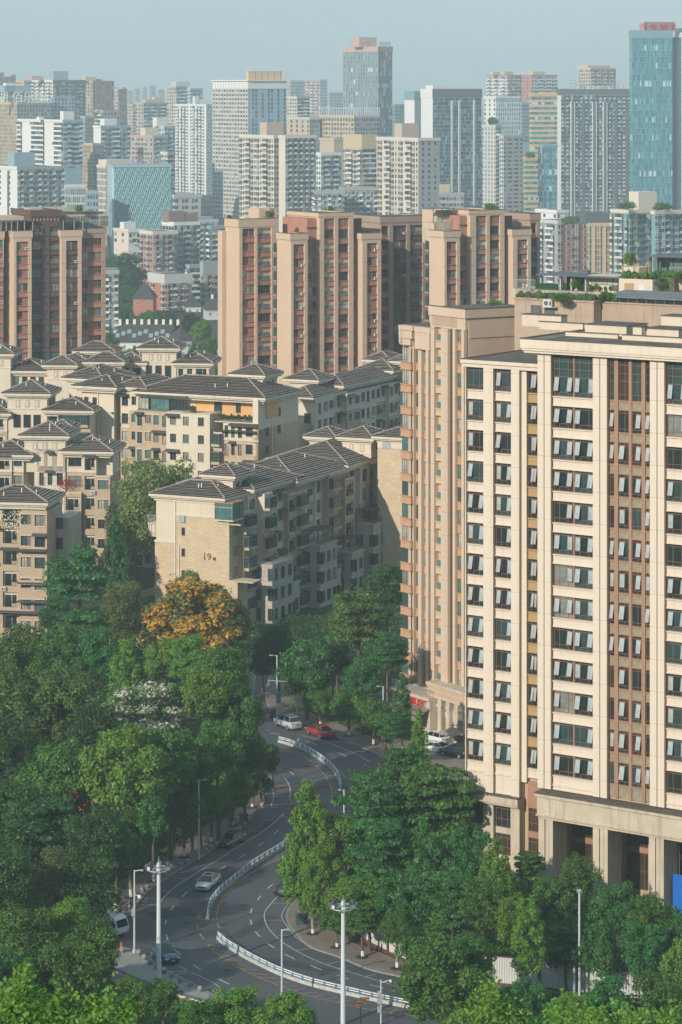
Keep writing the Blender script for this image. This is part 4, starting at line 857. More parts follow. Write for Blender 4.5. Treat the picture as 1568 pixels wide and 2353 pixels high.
def hip(parent, x0, x1, y0, y1, z, rise=None, over=.9, name='roof', fa_=True, gable=()):
    X0, X1, Y0, Y1 = x0 - over, x1 + over, y0 - over, y1 + over; hw = min(X1 - X0, Y1 - Y0) / 2; rise = rise or hw * (.42 if hw < 5 else .34)
    if X1 - X0 >= Y1 - Y0: a, c = Vector((X0 + (0 if 'l' in gable else hw), (Y0 + Y1) / 2, z + rise)), Vector((X1 - (0 if 'r' in gable else hw), (Y0 + Y1) / 2, z + rise))
    else: a, c = Vector(((X0 + X1) / 2, Y0 + hw, z + rise)), Vector(((X0 + X1) / 2, Y1 - hw, z + rise))
    P = [Vector((X0, Y0, z)), Vector((X1, Y0, z)), Vector((X1, Y1, z)), Vector((X0, Y1, z))]; b = MB()
    if X1 - X0 >= Y1 - Y0: roofface(b, P[0], P[1], a, c); roofface(b, P[1], P[2], c, c); roofface(b, P[2], P[3], c, a); roofface(b, P[3], P[0], a, a); hips = ((P[0], a), (P[3], a), (P[1], c), (P[2], c), (a, c))
    else: roofface(b, P[0], P[1], a, a); roofface(b, P[1], P[2], a, c); roofface(b, P[2], P[3], c, c); roofface(b, P[3], P[0], c, a); hips = ((P[0], a), (P[1], a), (P[2], c), (P[3], c), (a, c))
    b.box(X0 + .1, X1 - .1, Y0 + .1, Y1 - .1, z - .03, z)
    o = b.build('roof_tiles', [tile, tilesh], parent, kind='stuff')
    b = MB()
    for p, q in hips: b.tube([p + Vector((0, 0, .12)), q + Vector((0, 0, .16))], .16, 5)
    b.build('ridge_caps', ridge, parent)
    if hw > 4:
        for i in range(3):
            t_ = R.uniform(.35, .75); q = P[0].lerp(P[1], R.uniform(.3, .7)) if i < 2 else P[1].lerp(P[2], R.uniform(.3, .7)); ctr = (a + c) / 2; g_ = q.lerp(Vector((q.x, ctr.y, a.z)) if i < 2 else Vector((ctr.x, q.y, a.z)), t_)
            MB().tube([g_, g_ + Vector((0, 0, .75))], .11, 6).build('vent_pipe', white, parent)
    b = MB(); t = .45; b.box(X0, X1, Y0, Y1, z - t, z - .03); b.box(X0 + .3, X1 - .3, Y0 + .3, Y1 - .3, z - t - .3, z - t); b.box(x0 - .12, x1 + .12, y0 - .12, y1 + .12, z - t - .75, z - t - .3)
    b.build('eaves', fasc, parent)
def turret(parent, x0, x1, y0, y1, z0, z1, wins=3, fc=None):
    MB().box(x0, x1, y0, y1, z0, z1 - .4).box(x0 - .12, x1 + .12, y0 - .12, y1 + .12, z1 - 3.1, z1 - 2.95).build('turret_wall', creamV, parent)
    hip(parent, x0, x1, y0, y1, z1, over=1.0)
    f = Face(parent)
    for i in range(wins):
        w_ = x1 - x0; x = x0 + w_ * (i + .5) / wins * .72 + w_ * .14 - .32
        MB().box(x - .15, x + .79, y0 - .1, y0, z1 - 2.75, z1 - 1.15).build('window_surround', fasc, parent); window(f, x, y0 - .13, z1 - 2.6, .64, 1.3, (), (), bronze, G[0], t=.06)
    g = Face(parent, x1, y0, rad(90))
    for i in range(2): window(g, (y1 - y0) * (.3 + .35 * i), -.13, z1 - 2.6, .6, 1.3, (), (), bronze, G[0])
def col_wall(parent, fc, x0, x1, off, zt, zb, fh_, kind, top, low, ntop, dep=6, ow=None, core=None):
    """one vertical bay of a facade with real openings"""
    w_ = x1 - x0; ow = ow or {'w': min(1.3, w_ * .5), 'd': w_ * .72, 'b': w_ * .78, 'g': w_ * .9, 't': w_ * .55, 'x': 0, 'lw': w_ * .75}[kind]
    oh = {'w': 1.65, 'd': 1.9, 'b': 2.45, 'g': 2.2, 't': 2.25, 'x': 0, 'lw': 1.7}[kind]; xo = x0 + (w_ - ow) / 2; xq = xo + ow; n = int((zt - zb) / fh_ + .3)
    b = MB(); b.T = fc.T(); zs = zt - fh_ * ntop
    def part(xa, xb, za, zb_):
        if zb_ <= za: return
        if za < zs < zb_: b.box(xa, xb, off, off + .4, za, zs, 1); b.box(xa, xb, off, off + .4, zs, zb_, 0)
        else: b.box(xa, xb, off, off + .4, za, zb_, 0 if za >= zs - .01 else 1)
    if kind == 'x': part(x0, x1, zb, zt)
    else:
        part(x0, xo, zb, zt); part(xq, x1, zb, zt); z = zt
        for i in range(n):
            zo = zt - i * fh_ - .7; part(xo, xq, zo, z); z = zo - oh
            if kind in 'wdt' or kind == 'lw': b.box(xo - .1, xq + .1, off - .09, off + .1, z - .12, z, 0); b.box(xo - .1, xq + .1, off - .06, off + .05, zo, zo + .14, 0)
        part(xo, xq, zb, z)
    b.box(x0, x1, off + .4, dep, zb, zt - .05, 1 if ntop == 0 else 0)
    if abs(off) > .01 or ntop: b.box(x0 - .05, x1 + .05, off - .08, off + .1, zs - .1, zs + .12, 0)
    b.build('facade_wall', [top, low], parent)
    if kind == 'x': return
    for i in range(n):
        z = zt - i * fh_ - .7 - oh
        if kind == 'b':
            fc.put('balcony', cached(('vb', round(ow, 2)), lambda: MB().box(0, ow, .35, .42, 0, 2.3, 0).box(ow * .1, ow * .55, .3, .35, 0, 2.0, 1).box(ow * .6, ow * .9, .3, .35, .6, 2.0, 1).mesh('balcony', [creamV, G[0]])), xo, off + .02, z)
            fc.put('railing', rail_mesh(ow, 1.05, black), xo, off + .06, z)
        elif kind == 'g':
            o = fc.put('glazed_balcony', cached(('gb', round(ow, 2)), lambda: MB().box(0, ow, -.9, .1, 0, .5, 0).box(-.05, ow + .05, -.95, .1, 2.25, 2.4, 1).box(.05, ow - .05, -.85, .1, .5, 2.25, 2).mesh('glazed_balcony', [low, greyp, G[1]])), xo, off, z)
            put('frame', cached(('gf', round(ow, 2)), lambda: (lambda m: [m.box(q * ow, q * ow + .06, -.93, -.85, .5, 2.25) for q in (0, .25, .5, .75, .96)] and m.box(0, ow, -.93, -.86, 1.6, 1.66).mesh('frame', greyp))(MB())), o)
        elif kind == 'lw': window(fc, xo, off + .2, z, ow * .6, oh, (.5,), (), bronze, R.choice(G[:5])); fc.put('louvre', louvre_mesh(ow * .36, oh, mat('grey_louvre', (.16, .15, .14), .6, .1)), xo + ow * .62, off + .2, z)
        else: window(fc, xo, off + .2, z, ow, oh, (.5,) if kind in 'dt' or ow > 1.1 else (), (.7,) if kind == 't' else (), R.choice([bronze, greyp]), R.choice(G[:5]))
        r = R.random()
        if r < .22 and kind != 'g': fc.put('awning', cached(('aw', round(w_, 1)), lambda: MB().add([(0, 0, .35), (w_, 0, .35), (w_, -1.1, 0), (0, -1.1, 0), (0, 0, .29), (w_, 0, .29), (w_, -1.1, -.06), (0, -1.1, -.06)], [(0, 3, 2, 1), (4, 5, 6, 7), (0, 4, 7, 3), (1, 2, 6, 5), (3, 7, 6, 2)]).mesh('awning', awn)), x0, off - .02, z + oh + .1)
        elif r < .30 and w_ > 2.2: fc.put('air_conditioner', ac_mesh(), x0 + .1 if R.random() < .5 else xq - .7, off - .08, z - .75)
        elif r < .36 and kind in 'dt': fc.put('window_cage', rail_mesh(ow + .2, oh * .7, greyp), xo - .1, off - .35, z)
def bayfacade(parent, fc, spec, zt, zb, fh_, top=creamV, low=brickV, dep=7):
    """spec: (x0, x1, offset, kind, cream floors, rows lower)"""
    for (x0, x1, off, kind, nt, dz_) in spec: col_wall(parent, fc, x0, x1, off, zt - dz_, zb, fh_, kind, top, low, nt, dep)
def autospec(x0, x1, seed, kinds='wdbtgl', offs=(0, 0, -.7, .0, -1.2), nt=(1, 2, 3), drop=0):
    rr = random.Random(seed); out = []; x = x0; grp = []
    while x < x1 - .5:
        gw = min(rr.choice((5.0, 6.5, 8.0)), x1 - x)
        if x1 - x - gw < 3: gw = x1 - x
        off = rr.choice(offs); n_ = rr.choice(nt); m = max(1, round(gw / rr.choice((2.4, 2.8, 3.2))))
        d_ = rr.choice((0, 0, 0, drop)) if off < -.5 else 0
        for i in range(m): k = rr.choice(kinds); out.append((x + gw * i / m, x + gw * (i + 1) / m, off, {'l': 'lw'}.get(k, k), n_, d_))
        x += gw
    return out
EV = math.atan2(-.431, .902)
GV = 'tile-roofed cream and brick apartment blocks'
def villa(label, px, k, ang=EV):
    fr = Frame(px, F * k, ang); return fr, thing('tiled_roof_apartment_block', label, 'apartment block', fr.o, fr.a, GV)
# ---- block 19: sunlit end wall and long shaded side ----
fr, V = villa('brick and cream apartment block numbered 19, its sunlit end wall above the golden tree', 527, .0735)
z = fr.z(527, 1151) + .45; xL, xR = fr.u(356), 0.0; Ln = 70.0
fe = Face(V); zs = fr.z(470, 1187); zs2 = fr.z(400, 1245)
b = MB(); b.box(xL, fr.u(405), 0, 1, 0, zs2); b.box(fr.u(405), xR, 0, 1, 0, zs); b.build('brick_wall', brickS, V)
b = MB(); b.box(xL + .25, fr.u(405), .03, 1, zs2, z); b.box(fr.u(405), fr.u(497), .02, 1, zs, z - .5); b.build('cream_wall', creamV, V)
b = MB(); b.box(xL - .08, fr.u(405), -.1, .4, zs2 - .25, zs2 + .1); b.box(fr.u(405) - .08, fr.u(497), -.12, .3, zs - .2, zs + .12); b.box(fr.u(497), 2.2, -.12, .3, zs - 1.1, zs - .9, 1)
b.box(xR - .1, 4.6, -.1, 3.2, fr.z(527, 1335) - .1, fr.z(527, 1335) + .1, 1); b.build('string_course', [fasc, brickS], V)
MB().box(0, 1.6, .0, 9, 0, fr.z(527, 1335)).box(-3.2, .0, -.06, .0, 0, 4).build('corner_wall', brickS, V)
b = MB(); b.tube([(fr.u(403.5), -.12, 0), (fr.u(403.5), -.12, z - .6)], .09, 6); b.tube([(fr.u(412), -.12, 0), (fr.u(412), -.12, z - 8.5)], .07, 6); b.build('downpipe', white, V)
for y_ in (1212, 1260, 1310): window(fe, fr.u(418), -.13, fr.z(420, y_ + 18), .62, 1.35, (), (), bronze, G[0])
fe.put('louvre', louvre_mesh(1.1, 1.2, steel), fr.u(413), -.3, fr.z(420, 1200))
# corner glazed balcony and left balcony
b = MB(); x0 = fr.u(498); b.box(x0, 1.0, -.6, 3.4, fr.z(510, 1193), fr.z(510, 1155)); b.build('corner_sunroom_glass', G[2], V)
for i in range(6): MB().box(x0 + i * (1.0 - x0) / 5 - .04, x0 + i * (1.0 - x0) / 5 + .04, -.66, -.58, fr.z(510, 1193), fr.z(510, 1155)).build('frame', greyp, V)
b = MB(); b.box(x0 - .1, 1.1, -.7, 3.5, fr.z(510, 1155), fr.z(510, 1154) + .1); b.build('sunroom_roof', redT, V)
b = MB(); b.box(x0, 1.1, -.65, 3.4, fr.z(510, 1196), fr.z(510, 1193)); b.box(x0, 1, -.66, -.6, fr.z(510, 1165), fr.z(510, 1164)); b.build('sunroom_sill', fasc, V)
b = MB(); b.box(xL - 1.6, xL, .3, 3.5, fr.z(356, 1205), fr.z(356, 1203)); b.box(xL - 1.5, xL, .4, 3.5, fr.z(356, 1234), fr.z(356, 1205), 0); b.build('side_balcony', creamV, V)
window(fe, xL - 1.35, .36, fr.z(356, 1231), 1.2, 1.9, (.4,), (.2,), greyp, G[1]); fe.put('railing', rail_mesh(1.6, 1.4, steel), xL - 1.6, .35, fr.z(356, 1203))
put('lettering', text_mesh('19', 1.75, bronze, .06), V, (fr.u(476), -.06, fr.z(480, 1287))); put('lettering', text_mesh('幢', .62, bronze, .06), V, (fr.u(493), -.06, fr.z(480, 1286)))
fl = Face(V, 0, 0, rad(90))    # long side: local x runs away from the camera, -y points to its right-hand lawn
spec = [(1.05, 3.6, 0, 'd', 0, 0), (3.6, 7, -.9, 'g', 0, 2.4), (7, 10, 0, 'd', 3, 0), (10, 13.2, -1.6, 'g', 2, 0), (13.2, 15.6, 0, 'd', 3, 0), (15.6, 18, 0, 't', 3, 0), (18, 20.4, 0, 'lw', 3, 0), (20.4, 23.4, -1.0, 'b', 0, 1.5), (23.4, 27, -1.0, 'g', 0, 1.5),
        (27, 30, .3, 'b', 3, 0), (30, 33, .3, 'b', 3, 0), (33, 36, 0, 't', 3, 0), (36, 40, -1.3, 'g', 0, 0), (40, 43, 0, 't', 2, 0), (43, 47, -1.2, 'b', 0, 1.6), (47, 50, 0, 'd', 3, 0), (50, 54, -1.0, 't', 2, 0), (54, 58, 0, 'b', 0, 0), (58, 62, -1.4, 'g', 2, 0), (62, 66, 0, 'd', 3, 0), (66, 70, -.6, 't', 0, 0)]
bayfacade(V, fl, spec, z - .5, 0, 3.5, dep=6)
# stone podium blocks with terraces at the foot of the long side
for (ya, yb, zz, out) in ((7, 15, 10.2, 4.6), (15, 20, 5.6, 3.4), (26, 33, 10.8, 4.4), (33, 37, 5, 3.2), (40, 45, 7.5, 4), (48, 56, 11.5, 4.6), (60, 68, 9, 3.6)):
    b = MB()
    nb = int(zz / .85)
    for i in range(nb): b.box(ya + .0, yb, -out, -.2, i * zz / nb + .06, (i + 1) * zz / nb - .06)
    b.box(ya + .1, yb - .1, -out + .1, -.2, 0, zz); b.box(ya - .15, yb + .15, -out - .15, -.2, zz - .05, zz + .35)
    b.T = None; me = b.mesh('stone_podium', stoneP); put('stone_podium', me, V, (0, 0, 0), rad(90))
    fp = Face(V, out, 0, rad(90)); fq = Face(V, 0, ya, 0); n = max(1, int((yb - ya) / 2.3))
    for zf_ in (1.0, 4.4, 7.8):
        if zf_ + 2.4 > zz: continue
        for i in range(n): window(fp, ya + (i + .25) * (yb - ya) / n, -.13, zf_, 1.2, 2.0, (.5,), (), greyp, R.choice(G[:2]))
        for i in range(2): window(fq, 1.2 + i * 2.6, -.13, zf_, 1.3, 2.1, (.5,), (), greyp, R.choice(G[:2]))
    put('railing', rail_mesh(yb - ya, 1.0, greyp), V, (out - .1, ya, zz + .3), rad(90))
    if R.random() < .7: MB().box(.8, out - .4, ya + .3, yb - .3, zz + 2.7, zz + 2.85).box(.8, 1.0, ya + .3, ya + .5, zz + .3, zz + 2.7).box(out - .7, out - .5, ya + .4, ya + .6, zz + .3, zz + 2.7).box(out - .7, out - .5, yb - .7, yb - .5, zz + .3, zz + 2.7).build('terrace_canopy', awn, V)
hip(V, xL, -1.2, 0, 9.5, z, over=.8); hip(V, xL + .6, -.2, 8.8, 26, z + .5, over=.9); hip(V, xL + .2, .5, 24, 46, z + .1, over=.9); hip(V, xL - .3, .9, 44, Ln, z + .5, over=.9)
MB().box(xL, -.4, 0.5, Ln - .5, 0, z - .4).build('core_wall', brickV, V)
turret(V, fr.u(475, 6), fr.u(535, 6), 6, 11.5, z - .5, fr.z(510, 1091, 6), 0)
for i in range(2): window(Face(V, fr.u(535, 6) , 6, rad(90)), 1.2 + i * 2, -.13, fr.z(510, 1091, 6) - 3, .6, 1.4, (), (), bronze, G[0])
turret(V, fr.u(712, 60), fr.u(768, 60), 60, 66, z - .5, fr.z(740, 1003, 60), 0); turret(V, fr.u(787, 53), fr.u(853, 53), 53, 60, z - .5, fr.z(830, 1005, 53), 2)
# ---- block 22: behind, right ----
fr, V = villa('brick and cream apartment block numbered 22, behind the tile roof of block 19', 721, .0865)
z = fr.z(715, 916) + .3; xL = fr.u(655); fe = Face(V)
b = MB(); b.box(xL, 0, 0, 1, 0, fr.z(700, 975)); b.build('brick_wall', brickS, V); MB().box(xL + .2, -.2, .04, 1, fr.z(700, 975), z).build('cream_wall', creamV, V)
window(fe, fr.u(700), -.13, fr.z(700, 972), 1.4, 2.0, (.5,), (), greyp, G[0]); put('lettering', text_mesh('22', 2.0, bronze, .06), V, (fr.u(672), -.06, fr.z(672, 1029))); put('lettering', text_mesh('幢', .7, bronze, .06), V, (fr.u(682.5), -.06, fr.z(672, 1029)))
bayfacade(V, Face(V, 0, 0, rad(90)), autospec(0, 78, 5), z - .5, 0, 3.4, dep=6)
MB().box(xL, -.4, .5, 78, 0, z - .4).build('core_wall', brickV, V)
hip(V, xL, -.5, 0, 14, z, over=.9); hip(V, xL + .4, 0, 13, 38, z + 1.2, over=.9); hip(V, xL - .2, .6, 36, 60, z + 2.2, over=.9); hip(V, xL, 0, 58, 78, z + 2.2, over=.9)
turret(V, fr.u(666, 8), fr.u(728, 8), 8, 14, z - .5, fr.z(700, 871, 8), 0); turret(V, fr.u(846, 50), fr.u(892, 50), 50, 57, z, fr.z(868, 826, 50), 0); turret(V, fr.u(905, 40), fr.u(960, 40), 40, 46, z, fr.z(920, 829, 40), 0)
# brick gable piece seen right of block 19's far end
fr, V = villa('short cream and brick block with a sunlit end wall, beside the peach residential tower', 925, .0800)
xL = fr.u(868); z = fr.z(900, 1003); MB().box(xL, 6, 0, 20, 0, z - 2.2).build('brick_wall', brickS, V); MB().box(xL + .02, 6, -.1, 19.9, z - 2.2, z).build('cream_wall', creamV, V); hip(V, xL, 6, 0, 20, z, over=.9)
Face(V).put('louvre', louvre_mesh(1.6, 1.4, steel), fr.u(880), -.2, fr.z(880, 1030))
# ---- middle block: long front with roof terraces ----
fr, V = villa('long cream and brick apartment block with roof-terrace gardens, behind the pale green leafy tree', 311, .0835)
z = fr.z(311, 903) + .3; f_ = Face(V); U = fr.u; k = .0835; FH = 40.3 * k
spec = [(U(243), U(256), .6, 'w', 2, 0), (U(256), U(262), .6, 'w', 2, 0), (U(270), U(290), 1.2, 'd', 2, 0), (U(290), U(311), 1.2, 'w', 1, 0), (U(311), U(331), 0, 't', 0, 3.2), (U(331), U(350), 0, 'lw', 0, 3.2), (U(350), U(368), 0, 'd', 0, 3.2), (U(368), U(390), 0, 't', 0, 3.2),
        (U(391), U(422), -1.5, 'w', 4, 3.0), (U(422), U(450), -1.5, 'w', 4, 3.0), (U(450), U(491), -1.5, 'w', 4, 3.0), (U(492), U(513), -.5, 'g', 1, 6.2), (U(513), U(528), 0, 't', 1, 4.4), (U(528), U(543), 0, 't', 1, 4.4), (U(543), U(560), 0, 't', 1, 4.4), (U(560), U(594), 0, 'd', 1, 4.4)]
bayfacade(V, f_, spec, z - .4, 0, FH, dep=8)
MB().box(U(243), U(600, 8), 8, 18, 0, z - .3).box(U(150), U(243), 1.5, 14, 0, z - .3).build('core_wall', creamV, V)
# recessed top storey behind the terraces
MB().box(U(311), U(430), 3.0, 8.2, z - 4, z - .4).build('cream_wall', creamV, V); MB().box(U(430), U(596), 3.0, 8.2, z - 4, z - .4).build('orange_wall', mat('apricot_render', (.62, .36, .15), .8, .06), V)
for (pa, pb, g_) in ((313, 345, G[4]), (350, 392, G[2]), (397, 428, G[0]), (487, 505, G[0]), (537, 548, G[0])): window(f_, U(pa, 2), 2.9 if pa > 430 else 1.4, z - 3.4, U(pb, 2) - U(pa, 2), 2.2, (.25, .5, .75), (), greyp, g_)
MB().box(U(311) , U(392), .9, 1.2, z - 3.9, z - 3.4).box(U(311), U(430), -.4, 8, z - .55, z - .4).build('sunroom_frame', greyp, V)
for (pa, pb, oo, dz_) in ((430, 460, -1.4, 3.0), (492, 545, .1, 4.4), (545, 594, .1, 4.4)): put('railing', rail_mesh(U(pb) - U(pa), 1.1, black), V, (U(pa), oo, z - .4 - dz_ + .05))
MB().box(U(391), U(492), -1.6, 3.2, z - 3.5, z - 3.35).box(U(492), U(596), -.3, 3.2, z - 4.9, z - 4.75).box(U(493), U(590), -1.4, -.1, z - 6.4, z - 6.3, 1).build('terrace_floor', [creamV, awn], V)
b = MB(); zb_ = z - 4.6
for i in range(70): x = R.choice([R.uniform(U(495), U(592)), R.uniform(U(440), U(458))]); b.ball((x, .4 if x > U(480) else -1.0, zb_ + R.uniform(.3, 1.1) + (1.3 if x < U(480) else 0)), R.uniform(.1, .35), 5, 3)
b.build('potted_plants', plant, V, kind='stuff')
# right end wall (faces right)
fR = Face(V, U(594), 0, rad(90)); MB().box(0, 17, 0, 1.2, 0, z - 6, 1).box(0, 17, .05, 1.2, z - 6, z - .3, 0).build('end_wall', [creamV, brickS], V, (U(594), 0, 0), rad(90))
for i in range(5): window(fR, 3, -.13, z - 4.2 - i * FH, 1.1, 1.6, (), (), bronze, G[0]); window(fR, 8, -.13, z - 4.2 - i * FH, 1.1, 1.6, (), (), bronze, G[0]) if i < 2 else None
put('lettering', text_mesh('2', 1.6, bronze, .05), V, (U(594) + .05, 11.5, z - 13), rad(90)); MB().tube([(U(594) + .1, 5.6, 0), (U(594) + .1, 5.6, z - 3)], .08, 6).build('downpipe', white, V)
hip(V, U(311), U(598), 1.2, 15, z, over=1.0); hip(V, U(262), U(320), 2.2, 14, z + .6, over=.9); hip(V, U(182), U(268), -.6, 11, z + .7, over=.9)
MB().box(U(190), U(262), 0, 10, z - 17, z + .6).box(U(196), U(243), -.1, 9, 0, z - 11.5, 1).build('corner_wing_wall', [creamV, brickS], V); MB().tube([(U(226), -.15, 0), (U(226), -.15, z)], .08, 6).build('downpipe', white, V)
for q in (195, 214): window(f_, U(q), -.23, z - 3.4, .8, 1.9, (), (), bronze, G[0])
turret(V, U(540, 9), U(604, 9), 9, 15, z - .5, fr.z(575, 860, 9), 0)
hip(V, U(160, 14), U(240, 14), 13, 24, fr.z(200, 868, 14), over=.9)
# ---- back block ----
fr, V = villa('cream apartment block with a three-window turret, nearest below the white row of dormer houses', 326, .0905, rad(-6))
U = fr.u; f_ = Face(V); z = fr.z(440, 836) + .2
bayfacade(V, f_, [(U(405), U(425), .3, 't', 3, 0), (U(425), U(446), .3, 't', 3, 0), (U(446), U(480), 0, 'b', 3, 0), (U(268), U(300), .5, 'b', 3, 0), (U(300), U(326), .5, 'd', 3, 0)], z, 0, 3.4, dep=9)
turret(V, U(326), U(405), 0, 7, 0, fr.z(365, 799), 3); [window(f_, U(335 + 22 * i), -.13, fr.z(340, 868), 1.3, 2.6, (), (), bronze, G[0]) for i in range(3)]
hip(V, U(405), U(482), .2, 10, z, over=.9); hip(V, U(262), U(330), .4, 10, z, over=.9)
turret(V, U(212), U(288), -5, 1, 0, fr.z(250, 831, -5), 0); turret(V, U(178, 6), U(257, 6), 6, 12, 0, fr.z(215, 806, 6), 0); turret(V, U(108, -6), U(170, -6), -6, -.5, 0, fr.z(140, 838, -6), 2)
hip(V, U(18), U(110), -2, 9, fr.z(60, 851, -2), over=.9); MB().box(U(18), U(212), -1.8, 9, 0, fr.z(60, 853, -2)).build('core_wall', creamV, V)
for i in range(4): window(f_, U(36 + 19 * i), -1.9, fr.z(50, 885, -2), 1.1, 1.8, (), (), bronze, R.choice(G[:3]))
turret(V, U(-45, -3), U(24, -3), -3, 4, 0, fr.z(0, 812, -3), 2); hip(V, U(120), U(215), -1, 9, fr.z(160, 836), over=.9)
# ---- left blocks ----
fr, V = villa('cream and brick apartment block with turret, its bronze glazed balcony above the bougainvillea block', 16, .0835, rad(-7))
U = fr.u; f_ = Face(V); zt_ = fr.z(60, 903); z = fr.z(160, 942)
turret(V, U(17), U(108), 0, 7.5, 0, zt_, 3); [window(f_, U(31 + 23 * i), -.13, fr.z(40, 982), 1.4, 2.5, (), (), bronze, G[0]) for i in range(3)]
bayfacade(V, f_, [(U(108), U(133), .6, 'd', 1, 0), (U(133), U(208), -.2, 'g', 1, 0), (U(-40), U(17), -.3, 'b', 1, .5)], z - .3, 0, 3.4, dep=8)
hip(V, U(108), U(208), -.2, 10, z, over=.9); hip(V, U(-60), U(18), -.4, 10, fr.z(0, 948), over=.9)
fr, V = villa('cream and brick apartment block with turret and red bougainvillea on its balcony', 55, .0790, rad(-7))
U = fr.u; f_ = Face(V); zt_ = fr.z(100, 1000); z = fr.z(200, 1036)
turret(V, U(56), U(150), 0, 7.5, z - 4, zt_, 3)
bayfacade(V, f_, [(U(86), U(105), 0, 't', 9, 0), (U(105), U(125), 0, 't', 9, 0), (U(125), U(150), 0, 't', 9, 0)], z + .2, 0, 3.55, dep=8)
bayfacade(V, f_, [(U(150), U(192), .4, 'd', 1, 0), (U(192), U(222), -.3, 'b', 1, 0), (U(222), U(254), -.3, 'lw', 0, 4.2), (U(-10), U(30), -1.0, 'b', 1, 0), (U(30), U(56), -.6, 'd', 1, 0), (U(150), U(190), -1.2, 'b', 0, 7.2)], z - .3, 0, 3.55, dep=8)
MB().box(U(222), U(254), 2, 8, z - 4.6, z).build('core_wall', creamV, V)
hip(V, U(150), U(252), 0, 10, z, over=.9); hip(V, U(-40), U(70), -.8, 10, fr.z(20, 1042), over=.9); turret(V, U(120, 9), U(160, 9), 9, 13, z, fr.z(140, 982, 9), 0)
b = MB(); rr = random.Random(3)
for i in range(420):
    x = U(155) + rr.gauss(0, .9); zz = fr.z(155, 1113) + rr.gauss(.3, .6) - abs(x - U(155)) * .3; y = -1.3 + rr.gauss(0, .3); s = .13; b.quad((x, y, zz), (x + s, y + .03, zz + .05), (x + s, y - .05, zz + s), (x, y - .08, zz + s))
b.build('bougainvillea_flowers', redp, V, kind='stuff')
fr, V = villa('brick apartment block with dark awnings and a white rose bush, left of the layered tree', 108, .0725, rad(-9))
U = fr.u; f_ = Face(V); z = fr.z(60, 1153)
bayfacade(V, f_, [(U(-40), U(0), .5, 'd', 1, 0), (U(0), U(43), .5, 'b', 0, 0), (U(44), U(75), 0, 'lw', 0, 1), (U(75), U(108), 0, 'd', 0, 1)], z - .4, 0, 3.55, dep=10)
MB().box(U(50), U(104), .3, 9, z - 4, z - .4).build('sunroom_glass', G[1], V)
for (q, zz) in ((42, 1262), (42, 1336), (42, 1380), (0, 1405)): MB().box(U(q), U(109), -1.2, .1, fr.z(80, zz + 3), fr.z(80, zz)).build('awning', awn, V)
MB().box(U(45), U(110), -.9, .2, fr.z(80, 1342), fr.z(80, 1334)).build('balcony_front', brickS, V)
hip(V, U(-50), U(104), -.2, 10, z, over=.7)
b = MB()
for i in range(160): x = U(28) + rr.gauss(0, 1.1); b.ball((x, .1 + rr.gauss(0, .2), fr.z(28, 1192) + rr.gauss(0, 1.0)), .12, 5, 3, R.randrange(2))
b.build('rose_bush', [plant, white], V, kind='stuff')
MB().box(U(108), U(160, 6), 6, 14, 0, fr.z(130, 1190, 6)).build('link_wall', stonew, V)
for i in range(6): window(f_, U(113, 6), 5.9, fr.z(125, 1215 + 46 * i, 6), 2.4, 1.9, (.5,), (), greyp, R.choice(G[:3]))
# ================= the city behind =================
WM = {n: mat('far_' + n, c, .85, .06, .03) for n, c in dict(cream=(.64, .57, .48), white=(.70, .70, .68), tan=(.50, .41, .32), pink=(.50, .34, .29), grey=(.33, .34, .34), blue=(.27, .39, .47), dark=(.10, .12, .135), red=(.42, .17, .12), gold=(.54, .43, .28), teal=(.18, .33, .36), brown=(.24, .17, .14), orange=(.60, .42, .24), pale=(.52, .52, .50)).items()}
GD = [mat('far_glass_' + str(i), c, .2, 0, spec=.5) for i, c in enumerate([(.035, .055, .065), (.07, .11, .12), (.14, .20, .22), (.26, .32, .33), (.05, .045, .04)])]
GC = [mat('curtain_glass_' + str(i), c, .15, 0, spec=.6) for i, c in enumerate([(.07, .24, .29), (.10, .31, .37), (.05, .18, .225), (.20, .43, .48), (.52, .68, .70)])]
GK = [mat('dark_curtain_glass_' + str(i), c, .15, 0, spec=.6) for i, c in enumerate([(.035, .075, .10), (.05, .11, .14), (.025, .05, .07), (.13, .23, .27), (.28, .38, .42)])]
WT = mat('far_white_frame', (.66, .66, .64), .7, 0)
